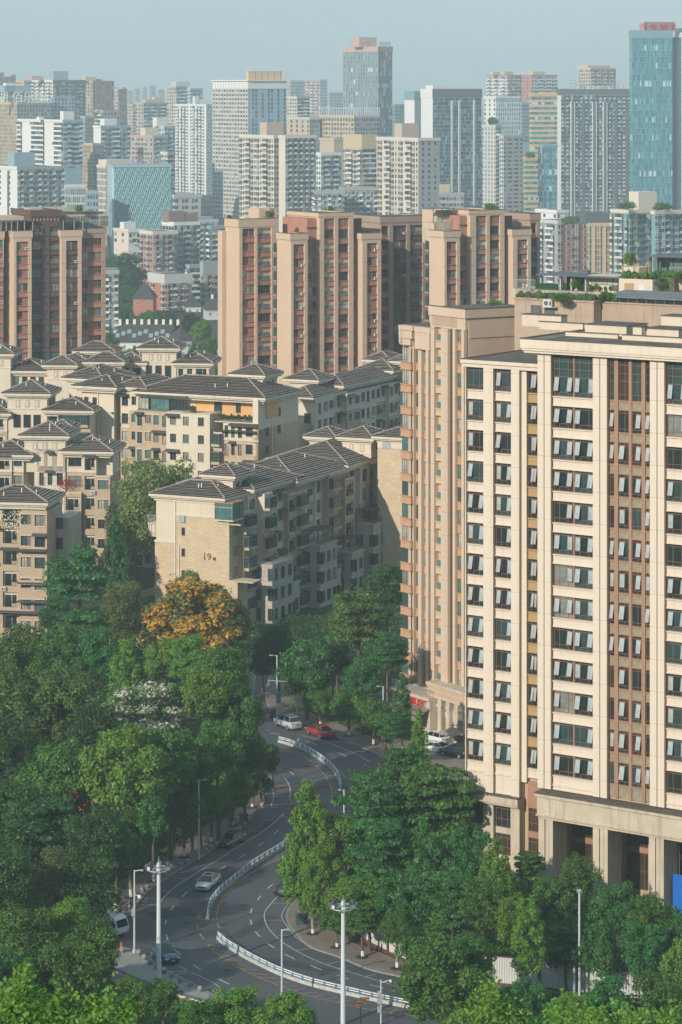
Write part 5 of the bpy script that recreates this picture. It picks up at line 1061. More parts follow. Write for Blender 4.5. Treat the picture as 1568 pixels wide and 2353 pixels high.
def cell(kind, w_, h_, wm, gs, v):
    def fill(b):
        g = 2
        if kind == 'w': a, q = w_ * .18, h_ * .22; b.box(a - .12, w_ - a + .12, -.12, .0, q - .12, h_ * .82 + .1, 1); b.box(a, w_ * .5 - .05, -.16, 0, q, h_ * .82, g); b.box(w_ * .5 + .05, w_ - a, -.16, 0, q, h_ * .82, g)
        elif kind == 'p': a = w_ * .2; b.box(a, w_ - a, -.08, 0, h_ * .25, h_ * .8, g)
        elif kind == 'v': b.box(w_ * .2, w_ * .8, -.08, 0, h_ * .1, h_ * .86, g); b.box(w_ * .47, w_ * .53, -.1, 0, h_ * .1, h_ * .86, 1)
        elif kind == 'b':
            b.box(.05, w_ - .05, -1.1, 0, 0, .18, 1); b.box(.05, w_ - .05, -1.1, -1.02, .18, h_ * .36, 0 if v % 2 else 1); b.box(.2, w_ - .2, -.08, 0, .2, h_ * .85, g)
            if v % 3 == 0: b.box(.1, w_ - .1, -1.05, -.95, h_ * .36, h_ * .9, g)
        elif kind == 'y': b.box(w_ * .12, w_ * .88, -.6, 0, h_ * .15, h_ * .85, g); b.box(w_ * .08, w_ * .92, -.65, 0, h_ * .1, h_ * .18, 1); b.box(w_ * .08, w_ * .92, -.65, 0, h_ * .82, h_ * .88, 1); b.box(w_ * .47, w_ * .53, -.66, 0, h_ * .15, h_ * .85, 1)
        elif kind == 'c': b.box(.05, w_ - .05, -.06, 0, .08, h_ - .08, g)
        elif kind == 'a': b.box(w_ * .25, w_ * .75, -.08, 0, h_ * .2, h_ * .8, g); b.box(w_ * .1, w_ * .9, -.4, 0, 0, .12, 1); b.box(w_ * .55, w_ * .85, -.45, 0, .12, h_ * .25, 1)
        elif kind == 'h': b.box(0, w_, -.1, 0, h_ * .3, h_ * .8, g); b.box(0, w_, -.28, 0, h_ * .8, h_ * .88, 1)
        elif kind == 'f': b.box(w_ * .1, w_ * .9, -.08, 0, .1, h_ - .1, g); b.box(0, w_, -.3, 0, -.1, .1, 1)
        return b
    return fill
def face_fill(parent, fc, Wd, z1, rows, fh_, spec, ind):
    kinds, n, wm, gs, trim = spec; n = max(1, n); cw = Wd / n; mats = [WM[wm], WM[trim] if trim in WM else WT, None]
    fills = {}; count = 0; jb = {}
    for r in range(rows):
        z = z1 - (r + 1) * fh_
        for c_ in range(n):
            kd = kinds[c_ % len(kinds)]
            if kd == '.': continue
            gi = R.choice((0, 0, 1, 1, 2, 3, 4)) if gs is not GC else R.choice((0, 0, 0, 1, 1, 2, 2, 3, 4) if r % 3 == 1 else (0, 0, 1, 1, 2))
            v = R.randrange(3); key = ('cell', kd, round(cw, 2), round(fh_, 2), wm, trim, gs[gi].name, v if kd == 'b' else 0)
            if ind and count < 290:
                me = cached(key, lambda: cell(kd, cw, fh_, wm, gs, v)(MB()).mesh('window', [mats[0], mats[1], gs[gi]])); fc.put('window', me, c_ * cw, 0, z); count += 1
            else:
                b = jb.setdefault('x', MB()); b.T = fc.T() @ Matrix.Translation((c_ * cw, 0, z)); k0 = len(b.m); cell(kd, cw, fh_, wm, gs, v)(b)
                for i in range(k0, len(b.m)):
                    if b.m[i] == 2: b.m[i] = 2 + gi
    for b in jb.values(): b.build('windows', mats[:2] + gs, parent, kind='stuff')
NF = 0
def far(label, xl, xc, xr, yt, Y, pitch, Ls=None, Rs=None, yb=505, ang=31, roof=(), name='tower_block', cat='tower block', top=None, ribs=None, slab=None, par=1.2):
    """corner at column xc; left face runs back to xl, right face back to xr"""
    global NF; NF += 1
    fr = Frame(xc, Y, rad(ang)); o = thing(name, label, cat, fr.o, fr.a, 'city buildings in the haze'); k = Y / F
    Wr = fr.u(xr) if xr > xc else 4.0; Wl = fr.depth(0, 0, xl) if xl < xc else min(25, max(12, Wr * .6)); z1 = fr.z(xc, yt); fh_ = pitch * k; rows = max(1, int((yb - yt - 3) / pitch)); zb = 0
    wl = WM[(Ls or Rs)[2]]; wr = WM[(Rs or Ls)[2]]  # many right faces get greyer walls: their shade is put into the colour
    if abs(Wl) > 90: Wl = 90
    b = MB(); b.box(0, Wr, 0, Wl, zb, z1, 0); b.box(-.03, 0, 0, Wl, zb, z1, 1)
    b.build('wall', [wr, wl], o)
    b = MB(); p = .35; b.box(-p, Wr + p, -p, 0, z1 - par, z1 + .4, 0); b.box(-p, -.03, 0, Wl + p, z1 - par, z1 + .4, 1); b.box(-.03, Wr, .3, Wl, z1, z1 + .05, 2); b.box(0, Wr + p, Wl, Wl + p, z1 - par, z1 + .4, 0)
    b.build('parapet', [wr if not top else WM[top], wl if not top else WM[top], rooftop], o)
    ind = pitch >= 10.5
    if Rs: face_fill(o, Face(o), Wr, z1 - par, rows, fh_, Rs, ind)
    if Ls: face_fill(o, Face(o, -.03, Wl, rad(-90)), Wl, z1 - par, rows, fh_, Ls, ind)
    for (ra, rb_, h0, m_) in roof:
        x0, x1 = fr.u(ra, Wl * .4), fr.u(rb_, Wl * .4); MB().box(x0, x1, Wl * .4, Wl * .4 + max(4, (x1 - x0) * .7), z1, fr.z((ra + rb_) / 2, h0, Wl * .4)).build('roof_house', WM[m_], o)
    if ribs:
        side, n, m_ = ribs[:3]; fcx = Face(o) if side == 'r' else Face(o, -.03, Wl, rad(-90)); ww = Wr if side == 'r' else Wl
        me = MB().box(-.25, .25, -.5, 0, 0, z1 - .5).mesh('rib', WM[m_])
        for i in range(n + 1): fcx.put('rib', me, i * ww / n, 0, 0)
    if slab:
        side, m_ = slab; fcx = Face(o) if side == 'r' else Face(o, -.03, Wl, rad(-90)); ww = Wr if side == 'r' else Wl
        me = MB().box(0, ww, -.35, 0, -.15, .15).mesh('floor_band', WM[m_])
        for i in range(rows): fcx.put('floor_band', me, 0, 0, z1 - par - i * fh_)
    return fr, o, z1, Wr, Wl
c, w_, gr, bl, dk = 'cream', 'white', 'grey', 'blue', 'dark'
# farthest, pale in the haze
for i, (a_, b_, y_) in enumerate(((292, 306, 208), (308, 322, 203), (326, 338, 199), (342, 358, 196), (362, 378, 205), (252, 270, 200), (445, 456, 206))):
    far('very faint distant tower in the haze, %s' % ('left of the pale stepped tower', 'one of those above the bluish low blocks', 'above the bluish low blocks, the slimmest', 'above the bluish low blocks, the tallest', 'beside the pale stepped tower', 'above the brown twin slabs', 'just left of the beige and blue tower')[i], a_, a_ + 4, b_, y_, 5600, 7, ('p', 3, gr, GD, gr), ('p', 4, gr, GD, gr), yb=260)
far('dark brown slab at the far left of the skyline, with small chimneys', -20, -14, 36, 176, 3000, 7, None, ('p', 9, 'brown', GD, gr), roof=((0, 9, 166, 'brown'), (29, 36, 171, 'brown')))
far('low orange topped block next to the dark brown slab', 34, 56, 76, 185, 3050, 7, ('p', 4, 'orange', GD, c), ('p', 4, gr, GD, gr))
far('white and dark slab with a square roof cube', 74, 122, 196, 184, 2500, 8.2, ('bw', 8, w_, GD, w_), ('bvb', 11, dk, GD, gr), roof=((74, 99, 174, 'pink'), (123, 157, 163, bl)))
far('brown tower with vertical grooves, right of the slab with the roof cube', 195, 213, 262, 186, 2600, 8, ('v', 3, 'tan', GD, 'tan'), ('v.', 9, 'brown', GD, 'brown'), roof=((197, 220, 176, 'orange'), (224, 234, 181, 'brown')))
far('narrow brown slab right of the brown grooved tower', 262, 272, 292, 205, 2750, 8, ('p', 3, 'tan', GD, 'tan'), ('v', 4, 'brown', GD, 'brown'), roof=((285, 289, 200, 'brown'),))
far('grey-blue block with a flat projecting roof, above the gold striped tower', -12, 10, 70, 212, 2350, 8, ('w', 4, w_, GD, w_), ('w', 9, gr, GD, w_), roof=((10, 70, 196, bl), (14, 36, 190, w_)), top='dark')
f7 = far('gold and grey vertically striped tower with roof lettering', -110, 40, 121, 236, 2150, 9, ('v', 26, 'gold', GD, 'tan'), ('v', 12, gr, GD, gr), ribs=('l', 26, 'gold'))
me = text_mesh('龙湖 佰乐街', 9, WM['white'], .3); put('roof_lettering', me, f7[1], (0, 3, f7[2] + 1), rad(-8))
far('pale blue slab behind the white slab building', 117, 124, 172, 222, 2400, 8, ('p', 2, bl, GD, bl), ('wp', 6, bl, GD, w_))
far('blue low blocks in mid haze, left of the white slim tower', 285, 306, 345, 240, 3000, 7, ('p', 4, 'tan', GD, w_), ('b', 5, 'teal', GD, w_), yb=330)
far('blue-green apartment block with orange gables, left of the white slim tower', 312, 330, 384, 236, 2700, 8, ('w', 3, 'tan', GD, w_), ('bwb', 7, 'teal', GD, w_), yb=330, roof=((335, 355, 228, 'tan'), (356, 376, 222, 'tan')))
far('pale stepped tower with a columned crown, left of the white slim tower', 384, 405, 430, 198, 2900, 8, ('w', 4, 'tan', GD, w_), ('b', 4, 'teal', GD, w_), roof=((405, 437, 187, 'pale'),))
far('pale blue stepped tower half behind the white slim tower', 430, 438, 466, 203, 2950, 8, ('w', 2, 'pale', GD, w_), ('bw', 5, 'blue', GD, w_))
far('pinkish hazy tower right of the beige and blue tower', 700, 736, 752, 183, 3300, 7.2, ('wb', 7, 'pink', GD, w_), ('w', 4, bl, GD, w_)); far('hazy tower half behind the gold roof screen', 658, 668, 702, 185, 3350, 7.2, ('w', 3, 'tan', GD, w_), ('w', 6, bl, GD, w_))
far('low hazy block left of the striped hotel tower', 752, 758, 790, 212, 3600, 7, ('w', 2, bl, GD, w_), ('w', 6, bl, GD, w_), yb=280)
far('white apartment block below the hazy pinkish tower', 660, 683, 712, 222, 2500, 8, ('w', 4, c, GD, w_), ('b', 4, gr, GD, w_))
far('teal block between the hotel tower and the dark glass tower', 902, 908, 932, 240, 2700, 8, ('v', 2, 'teal', GD, gr), ('v', 6, 'teal', GD, gr))
# red and white pairs on the right skyline
far('left one of the two red topped white apartment towers', 1118, 1166, 1199, 172, 2900, 8, ('wbw', 9, w_, GD, w_), ('bw', 6, 'pink', GD, w_), top='red', roof=((1134, 1150, 165, 'gold'), (1160, 1180, 164, 'gold')))
far('right one of the two red topped white apartment towers', 1199, 1222, 1281, 172, 2880, 8, ('w.', 4, 'red', GD, w_), ('bwb', 9, w_, GD, w_), top='red', roof=((1226, 1252, 164, 'gold'),))
far('orange and white tower with a terraced crown, behind the dark balcony tower', 1331, 1358, 1416, 156, 2700, 8, ('w', 5, 'gold', GD, w_), ('bw', 8, 'pink', GD, w_), roof=((1352, 1402, 150, 'gold'),))
# striped hotel tower
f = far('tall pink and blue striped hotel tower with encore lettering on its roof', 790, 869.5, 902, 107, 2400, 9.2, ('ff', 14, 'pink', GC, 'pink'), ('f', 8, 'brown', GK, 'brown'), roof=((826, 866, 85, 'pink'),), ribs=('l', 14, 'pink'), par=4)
me = text_mesh('encore', 6.4, WM['dark'], .15); me.transform(Matrix.Scale(.56, 4, (1, 0, 0))); put('roof_lettering', me, f[1], (f[3] * .56, 1.5, f[2] + 1.2), rad(-8))
b = MB(); b.tube([(0, 10, f[2]), (0, 10, f[2] + 8)], .2, 4)
for i in range(9): b.tube([(-2, f[4] * .3 + i * 3.4, f[2] + (i % 2) * 7), (-2, f[4] * .3 + (i + 1) * 3.4, f[2] + ((i + 1) % 2) * 7)], .18, 4)
b.build('roof_truss', WM['grey'], f[1])
# beige / blue tower with gold screen
f = far('beige and blue tower with an orange roof screen', 490, 571, 658, 187, 2000, 9.7, ('w', 13, c, GD, w_), ('.vv.v', 12, bl, GK, bl), ribs=('l', 13, 'pale'), par=5, top='white')
MB().box(4, f[3], 6, 10, f[2], f[2] + 7.5).build('roof_screen', WM['orange'], f[1]); b = MB(); [b.box(3 + i * f[3] / 6, 3.3 + i * f[3] / 6, 5.7, 6, f[2], f[2] + 7.5) for i in range(7)]; b.build('screen_rib', WM['tan'], f[1])
MB().box(-1.5, f[3] + 1, -1.5, f[4] + 1, f[2] + .4, f[2] + 1.2).build('flat_roof', WM['white'], f[1])
f = far('white slim tower with stacked balconies, left of the beige and blue tower', 401, 474, 491, 240, 2450, 7.4, ('wwb.bwbww.', 20, w_, GD, w_), ('w', 5, bl, GD, w_), roof=((455, 480, 228, w_), (448, 458, 221, w_)), yb=520)
# dark glass and banded towers
f = far('dark blue glass tower with white end panels and white vertical fins', 968, 995, 1107, 205, 2100, 8.9, ('.', 1, w_, GD, w_), ('c', 28, dk, GK, bl), slab=('r', 'blue'), par=6)
me = MB().box(-.6, -.1, -.7, 0, 0, f[2] - 8).box(.5, 1.0, -.7, 0, 0, f[2] - 8).mesh('fin', WM['white'])
for q in (1038, 1055, 1089): put('fin', me, f[1], (f[0].u(q), 0, 0))
MB().box(4, f[3] - 8, 6, 16, f[2], f[2] + 3).build('roof_house', WM['white'], f[1])
f = far('white panelled wing left of the dark blue glass tower', 930, 953, 968, 210, 2130, 8.9, ('.', 1, w_, GD, w_), ('.', 1, bl, GD, w_), par=6, top='teal')
f = far('tall dark balcony tower with pale slabs and black vertical grooves', 1279, 1290, 1453, 205, 2050, 9.2, ('.', 1, w_, GD, w_), ('bcbc', 30, dk, GK, 'pale'), par=4, ang=10, top='dark', slab=('r', 'pale'))
me = MB().box(-1.1, 1.1, -1.6, 0, 0, f[2] - 9).mesh('groove_fin', WM['dark']); m2 = MB().box(-1.5, -1.1, -1.9, 0, 0, f[2] - 9).box(1.1, 1.5, -1.9, 0, 0, f[2] - 9).mesh('white_fin', WM['white'])
for q in (1316, 1340, 1365.5, 1390, 1415, 1440):
    put('groove_fin', me, f[1], (f[0].u(q), 0, 0))
    if q in (1316, 1365.5, 1390): put('white_fin', m2, f[1], (f[0].u(q), 0, 0))
b = MB()
for i in range(40): x = 5 + R.random() * (f[3] - 8); b.tube([(x, 4, f[2]), (x + R.uniform(-2, 2), 4, f[2] + R.uniform(3, 7.5))], .14, 4)
for z_ in (2, 4, 6.5): b.tube([(6, 4, f[2] + z_), (f[3] - 4, 4, f[2] + z_)], .12, 4)
b.build('roof_frame', WM['grey'], f[1]); MB().box(14, 40, 5, 12, f[2], f[2] + 2.5).build('roof_house', WM['white'], f[1])
f = far('tall pale blue glass tower with red roof lettering, on the right edge of the skyline', 1447, 1452, 1546, 70, 1860, 13.8, ('c', 2, 'pale', GC, w_), ('c', 30, 'teal', GC, 'blue'), ang=8, par=5, top='teal', slab=('r', 'teal'))
b = MB(); x0 = f[3]; b.box(x0, x0 + 7, 4, 20, 0, f[2] - 4, 0); b.box(x0 + 7, x0 + 7.8, 1, 20, 0, f[2] - 1, 1); b.box(x0 + 7.8, x0 + 30, 6, 24, 0, f[2] + 2, 0); b.build('side_wing', [GK[1], WM['white']], f[1])
b = MB(); b.box(f[0].u(1482, 6), f[0].u(1552, 6), 6, 8, f[2], f[0].z(1520, 50, 6), 0); [b.box(f[0].u(1482, 6), f[0].u(1552, 6), 5.8, 6, f[2] + i * .7, f[2] + i * .7 + .25, 1) for i in range(7)]; b.build('sign_screen', [WM['brown'], WM['grey']], f[1])
put('roof_lettering', text_mesh('黄 金 邮 轮', 5.4, mat('sign_red', (.62, .03, .05), .6, 0), .25), f[1], (f[0].u(1513, 5), 5.2, f[2] + .6))
# middle distance
f = far('white slab building with small balconies and a square roof tower', 41, 145, 190, 276, 1750, 11.2, ('b..bb', 10, w_, GD, w_), ('hbh', 5, bl, GD, w_), roof=((146, 170, 255, w_), (90, 101, 268, w_)), yb=390)
far('grey blue tower with dark vertical stripes', 186, 196, 217, 267, 1950, 9, ('v', 3, bl, GD, gr), ('v', 4, gr, GD, gr), yb=340); far('low grey block above the brick striped white apartments', 217, 238, 276, 254, 2250, 9, ('b', 4, gr, GD, w_), ('p', 5, gr, GD, gr), yb=300, roof=((201, 214, 250, 'tan'), (225, 236, 251, 'tan')))
far('slim tower with gold and grey vertical stripes', 193, 214, 239, 330, 1850, 9, ('v', 4, 'gold', GD, 'tan'), ('v', 6, gr, GD, dk), ribs=('l', 4, 'gold'), yb=440)
far('white and brick striped apartments with blue balconies', 215, 232, 300, 289, 1900, 11, ('.', 2, w_, GD, w_), ('bywb', 8, bl, GD, w_), yb=400, roof=((240, 268, 272, w_),)); far('white and salmon apartments with a gabled roof box', 303, 352, 385, 312, 1980, 10.6, ('wyw', 7, 'pink', GD, w_), ('wb', 5, bl, GD, w_), yb=385, roof=((334, 366, 293, 'cream'),))
far('pale block with a white cube on its roof, left of the white slim tower', 352, 378, 402, 290, 2150, 10, ('w', 4, 'pale', GD, w_), ('bw', 4, bl, GD, w_), yb=400, roof=((360, 385, 270, w_),)); far('beige banded block just left of the white slim tower', 370, 386, 402, 350, 1700, 10.6, ('h', 3, c, GD, 'tan'), ('h', 3, gr, GD, gr), yb=560)
f = far('white walled block with dark stripe and grey balconied side, above the brown tower', -25, 40, 147, 384, 1450, 12.6, ('p..', 9, w_, GD, w_), ('ybywbywb', 16, gr, GD, w_), yb=485, roof=((33, 80, 350, 'blue'),)); MB().box(-.25, -.03, f[4] * .28, f[4] * .34, 0, f[2] - 2).build('stair_strip', WM['dark'], f[1])
far('grey office block with tall narrow windows', 146, 150, 197, 426, 1580, 18, ('v', 1, 'pale', GD, gr), ('vv', 11, 'pale', GK, gr), yb=500, ang=12); far('low pale blue block between the grey office block and the cream grid block', 194, 200, 226, 440, 1620, 16, ('p', 1, bl, GD, bl), ('pp', 4, bl, GD, bl), yb=505, ang=12)
far('cream office block with a dense window grid, left of the blue glass building', 223, 244, 262, 380, 1660, 14, ('vv', 7, c, GD, c), ('v', 5, 'tan', GD, c), yb=560, roof=((245, 300, 366, c),)); far('cream roof building peeking over the blue glass building', 262, 300, 340, 378, 1700, 12, ('v', 6, c, GD, c), ('v', 6, c, GD, c), yb=390)
f = far('beige apartment tower with golden balconies, above the narrow peach tower', 551, 630, 653, 312, 1500, 12.4, ('ywbbyw', 12, c, GD, 'cream'), ('p', 4, 'tan', GD, c), roof=((613, 652, 281, 'tan'),), top='cream')
far('beige and grey apartment tower with white bay windows, right twin of the golden balconied one', 641, 656, 726, 312, 1490, 12.4, ('.', 2, c, GD, c), ('ybyb', 11, gr, GD, w_), top='cream')
f = far('beige apartment tower with busy balconies, below the dark blue glass tower', 866, 962, 1011, 318, 1490, 12.9, ('ay.bbya', 14, c, GD, 'cream'), ('.p.p', 7, gr, GD, c), roof=((924, 962, 283, 'tan'),), top='cream')
far('tan slab with a rooftop sign frame', 661, 712, 736, 270, 1980, 10.6, ('.w', 8, 'tan', GD, 'tan'), ('v', 5, gr, GD, gr), top='pale')
f = far('tan and grey slab with a blue lettered sign frame', 735, 814, 872, 266, 1950, 10.6, ('wvw', 12, 'gold', GD, 'tan'), ('w', 9, gr, GD, gr), top='tan')
b = MB(); [b.box(i * f[3] / 12, i * f[3] / 12 + .3, 0, .3, f[2], f[2] + 5.5) for i in range(13)]; b.box(0, f[3], .3, .5, f[2] + 5.2, f[2] + 5.5); b.box(-.4, -.1, 0, f[4], f[2] + 5.2, f[2] + 5.5); [b.box(-.4, -.1, i * f[4] / 14, i * f[4] / 14 + .3, f[2], f[2] + 5.5) for i in range(15)]; b.build('sign_frame', WM['white'], f[1])
far('blue white apartments with stacked balconies, right of the beige twin towers', 727, 738, 784, 352, 1600, 11.6, ('w', 2, w_, GD, w_), ('ybb', 7, bl, GD, w_), top='white', yb=490); f = far('tan tower with a golden portal frame and curved roof', 791, 832, 866, 310, 1640, 11.6, ('ybby', 6, 'gold', GD, w_), ('bb', 5, 'tan', GD, w_), top='gold', par=8)
f = far('tan roof building with a sloping curved top', 735, 768, 790, 318, 1700, 12, ('.', 2, 'tan', GD, w_), ('.', 2, 'tan', GD, w_), yb=400)
f = far('white office slab with blue window grid', 1113, 1140, 1196, 222, 2300, 10.4, ('w.', 5, w_, GD, w_), ('v', 11, w_, GC, w_), yb=330)
far('pale grey stepped apartment tower with a roof garden, left one', 1109, 1140, 1152, 288, 1850, 9.6, ('w.w.', 9, 'pale', GD, 'pale'), ('b', 3, gr, GD, w_)); far('pale grey stepped apartment tower, right of the one with the roof garden', 1148, 1158, 1201, 312, 1800, 9.6, ('p', 2, 'pale', GD, 'pale'), ('h.h', 9, gr, GD, 'pale'), roof=((1151, 1172, 306, 'pale'),))
far('dark blue mid-rise between the white office slab and the orange banded block', 1195, 1200, 1218, 236, 2500, 8, ('w', 2, bl, GD, gr), ('w', 5, bl, GD, gr), yb=330)
f = far('orange and blue banded office building', 1217, 1222, 1281, 216, 1800, 11.4, ('h', 2, 'orange', GC, 'gold'), ('h', 8, 'orange', GC, 'gold'), ang=14, roof=((1246, 1279, 211, 'orange'),)); far('lower orange banded block with a roof garden', 1204, 1208, 1238, 362, 1700, 12, ('h', 1, 'orange', GC, 'gold'), ('h', 5, 'orange', GC, 'gold'), ang=14); far('teal glass block beside the orange banded building', 1237, 1250, 1281, 334, 1680, 12.6, ('c', 5, 'teal', GK, gr), ('ch', 5, 'teal', GC, 'pink'), ang=20)
# blue lattice glass building
fr = Frame(262, 1500, rad(7)); o = thing('glass_office_building', 'turquoise glass office building with a diagonal white lattice, widening to its base', 'office building', fr.o, fr.a, 'city buildings in the haze'); z1 = fr.z(300, 384); W_ = fr.u(392.5); zb = fr.z(300, 620)
b = MB(); sl = 3.2; b.add([(0, 0, 0), (W_ + sl, 0, 0), (W_ + sl, 40, 0), (0, 40, 0), (0, 0, z1), (W_, 0, z1), (W_, 36, z1), (0, 36, z1)], [(4, 5, 6, 7), (0, 1, 5, 4), (1, 2, 6, 5), (2, 3, 7, 6), (3, 0, 4, 7)]); b.build('glass_wall', GC[0], o)
b = MB(); n = 26; rows = 26; hh = (z1 - zb) / rows
for r in range(rows):
    z0 = z1 - (r + 1) * hh
    for i in range(n):
        ph = math.sin(i * .8 + r * .9) * .25; x = i * W_ / n; q = W_ / n; m = x + q * (.5 + ph)
        for (xa, xb) in ((x, m), (m, x + q)):
            lo, hi = (xa, xb) if (r % 2 == 0) == (xa == x) else (xb, xa); b.add([(lo - .1, -.05, z0), (lo + .12, -.35, z0), (hi + .12, -.35, z0 + hh), (hi - .1, -.05, z0 + hh)], [(0, 1, 2, 3)], (0 if (r + i) % 3 else 1))
    b.box(0, W_, -.2, 0, z0 - .06, z0 + .06, 2)
b.build('lattice', [mat('lattice_steel', (.45, .62, .64), .5, 0), GC[3], WM['teal']], o, kind='stuff')
b = MB(); fl_ = Frame(262, 1500, rad(7)); dd = fr.depth(0, 0, 250); b.box(-1.0, 0, 0, dd, 0, z1); b.build('left_face', GC[4], o)
MB().box(-.6, W_ + .6, -.6, 36, z1, z1 + 1.2).build('parapet', WM['blue'], o); b = MB()
for i in range(46): x = W_ * (.25 + .75 * R.random()); b.tube([(x, 6, z1 + 1), (x + R.uniform(-3, 3), 6 + R.random() * 8, z1 + R.uniform(3, 7))], .16, 4)
b.build('roof_truss', WM['grey'], o, kind='stuff')
far('grey blue office block with a rounded corner, right of the blue glass building', 397, 402, 462, 449, 1440, 15, ('h', 1, 'pale', GK, gr), ('h.p', 8, gr, GK, gr), yb=510, ang=14, roof=((410, 440, 442, gr),))
# right middle: nearer apartment blocks
far('low white roof building in front of the dark balcony tower', 1232, 1280, 1306, 484, 1400, 14, ('..p', 6, w_, GD, w_), ('p.', 3, w_, GD, w_), yb=512)
far('grey and brick-red apartment block with stacked balconies, under a roof hedge', 1238, 1282, 1350, 508, 1330, 13.7, ('bb.b', 7, gr, GD, w_), ('y.ww', 7, 'red', GD, w_), yb=650, top='pale'); f = far('golden framed tower block with black ribbed crown', 1349, 1354, 1404, 514, 1290, 13.2, ('v', 1, 'gold', GD, 'gold'), ('v.vv', 8, 'gold', GD, 'gold'), yb=660, ang=14, roof=((1346, 1404, 488, dk),), ribs=('r', 4, 'gold'))
f = far('beige and teal apartment block with rooftop greenery', 1406, 1446, 1500, 484, 1250, 15, ('b.bb', 7, 'teal', GD, 'cream'), ('yb.y', 8, c, GD, 'teal'), yb=650, top='cream', roof=((1468, 1510, 440, c),)); far('beige and teal apartment block cut by the photo edge, with white bay windows', 1498, 1506, 1600, 486, 1240, 15, ('.', 1, 'teal', GD, c), ('ywyb', 12, 'teal', GD, w_), yb=650, top='cream')
# gap between the two peach towers
far('brick-red low block beyond the wooded slope', 243, 248, 325, 549, 1520, 13, ('p', 1, 'red', GD, w_), ('.p', 9, 'pink', GD, w_), yb=585, ang=5); far('cream block with a round water tank on its roof', 262, 295, 330, 528, 1440, 14, ('p.', 4, c, GD, c), ('wb', 4, w_, GD, w_), yb=560, roof=((285, 312, 510, w_),))
f = far('tall white and red apartment tower with white bay windows', 322, 352, 408, 533, 1320, 13.4, ('yw', 4, 'red', GD, w_), ('ybyw', 8, 'red', GD, w_), yb=700, top='cream'); f2 = far('grey and red apartment tower with a mansard roof and round windows', 374, 400, 458, 512, 1340, 13.4, ('y', 4, 'pale', GD, w_), ('bywb', 8, 'grey', GD, w_), yb=640, top='white', roof=((388, 425, 485, 'brown'), (428, 455, 490, 'brown')))
far('grey apartment tower with a pale blue roof, right of the mansard roofed tower', 440, 452, 500, 506, 1420, 13, ('b', 2, gr, GD, w_), ('yb', 7, 'pale', GD, w_), yb=640, roof=((446, 490, 498, bl),)); far('greenish apartment block half behind the narrow peach tower', 478, 486, 530, 520, 1380, 13, ('b', 2, 'teal', GD, w_), ('bbw', 6, gr, GD, w_), yb=640)
far('vivid red and cream apartment block with a flat garden roof', 342, 379, 440, 632, 1180, 14.2, ('.y.', 5, 'red', GD, w_), ('yab', 7, 'red', GD, w_), yb=760, top='pale', par=3.5); far('maroon and grey apartment block with small arched windows', 430, 436, 470, 610, 1230, 14, ('b', 1, 'brown', GD, w_), ('bb', 4, 'brown', GD, w_), yb=760, top='grey')
far('maroon and grey apartment block with white dormers, at the edge of the narrow peach tower', 462, 468, 522, 604, 1200, 14, ('y', 1, 'red', GD, w_), ('yay', 6, 'red', GD, w_), yb=770, top='grey', par=5); far('slim grey and white balcony block beside the brown tower', 236, 240, 272, 622, 1050, 15, ('b', 1, gr, GD, w_), ('bw', 3, gr, GD, w_), yb=830, ang=8)
far('grey low apartment block above the red and peach tower', 722, 730, 792, 440, 1400, 13, ('b', 1, gr, GD, w_), ('byw', 8, gr, GD, w_), yb=500, ang=10); far('grey and tan mid-rise between the two beige towers', 780, 790, 868, 432, 1420, 12.8, ('b', 1, bl, GD, w_), ('bw', 9, gr, GD, w_), yb=500, ang=10); far('low grey block right of the busy beige tower', 1011, 1016, 1066, 444, 1430, 14, ('h', 1, gr, GD, gr), ('hw', 6, gr, GD, w_), yb=500, ang=10, roof=((1014, 1034, 423, 'tan'),))
# low houses in the gap
def house(label, xa, xb, ye, k, fl_=2, w=9, dorm=0, wm='white', chim=0, ang=-4, cat='house', name='house', rs=.5):
    fr = Frame(xa, F * k, rad(ang)); o = thing(name, label, cat, fr.o, fr.a, 'low houses among the trees'); L = fr.u(xb); z = fr.z(xa, ye); f = Face(o)
    MB().box(0, L, 0, w, 0, z).box(-.2, L + .2, -.2, w, z - .5, z - .05).build('wall', WM[wm], o); n = max(2, int(L / 3.2))
    for r in range(fl_):
        for i in range(n): window(f, (i + .3) * L / n, -.12, z - 2.3 - r * 3, 1.2, 1.4, (.5,), (), white, R.choice(G[:4]), t=.1)
    b = MB(); X0, X1, Y0, Y1 = -.6, L + .6, -.6, w + .6; h = w * rs; q = w * .35
    b.add([(X0, Y0, z), (X1, Y0, z), (X1, Y1, z), (X0, Y1, z), (X0 + q, w / 2, z + h), (X1 - q, w / 2, z + h)], [(0, 1, 5, 4), (1, 2, 5), (2, 3, 4, 5), (3, 0, 4)]); b.build('roof', mat('slate_roof', (.06, .055, .055), .8, .2, .5), o)
    for i in range(chim): x = 2.5 + i * (L - 5) / max(1, chim - 1); MB().box(x, x + .9, w / 2 - .5, w / 2 + .5, z + h - .8, z + h + 1.3).build('chimney', white, o)
    for i in range(dorm): x = 2 + i * (L - 4) / max(1, dorm - 1); b = MB(); s = h / (w / 2 + .6); y0, y1 = 1.2 + (i % 3) * .8, 2.8 + (i % 3) * .8; b.add([(x, y0, z + s * (y0 + .6) + .12), (x + 1.4, y0, z + s * (y0 + .6) + .12), (x + 1.4, y1, z + s * (y1 + .6) + .12), (x, y1, z + s * (y1 + .6) + .12)], [(0, 1, 2, 3)]); b.build('roof_light', GD[3], o)
    return o
house('long white row house with a dark roof, white chimneys and roof lights', 250, 418, 786, .147, 2, 14, 12, 'white', 9, -3, rs=.42)
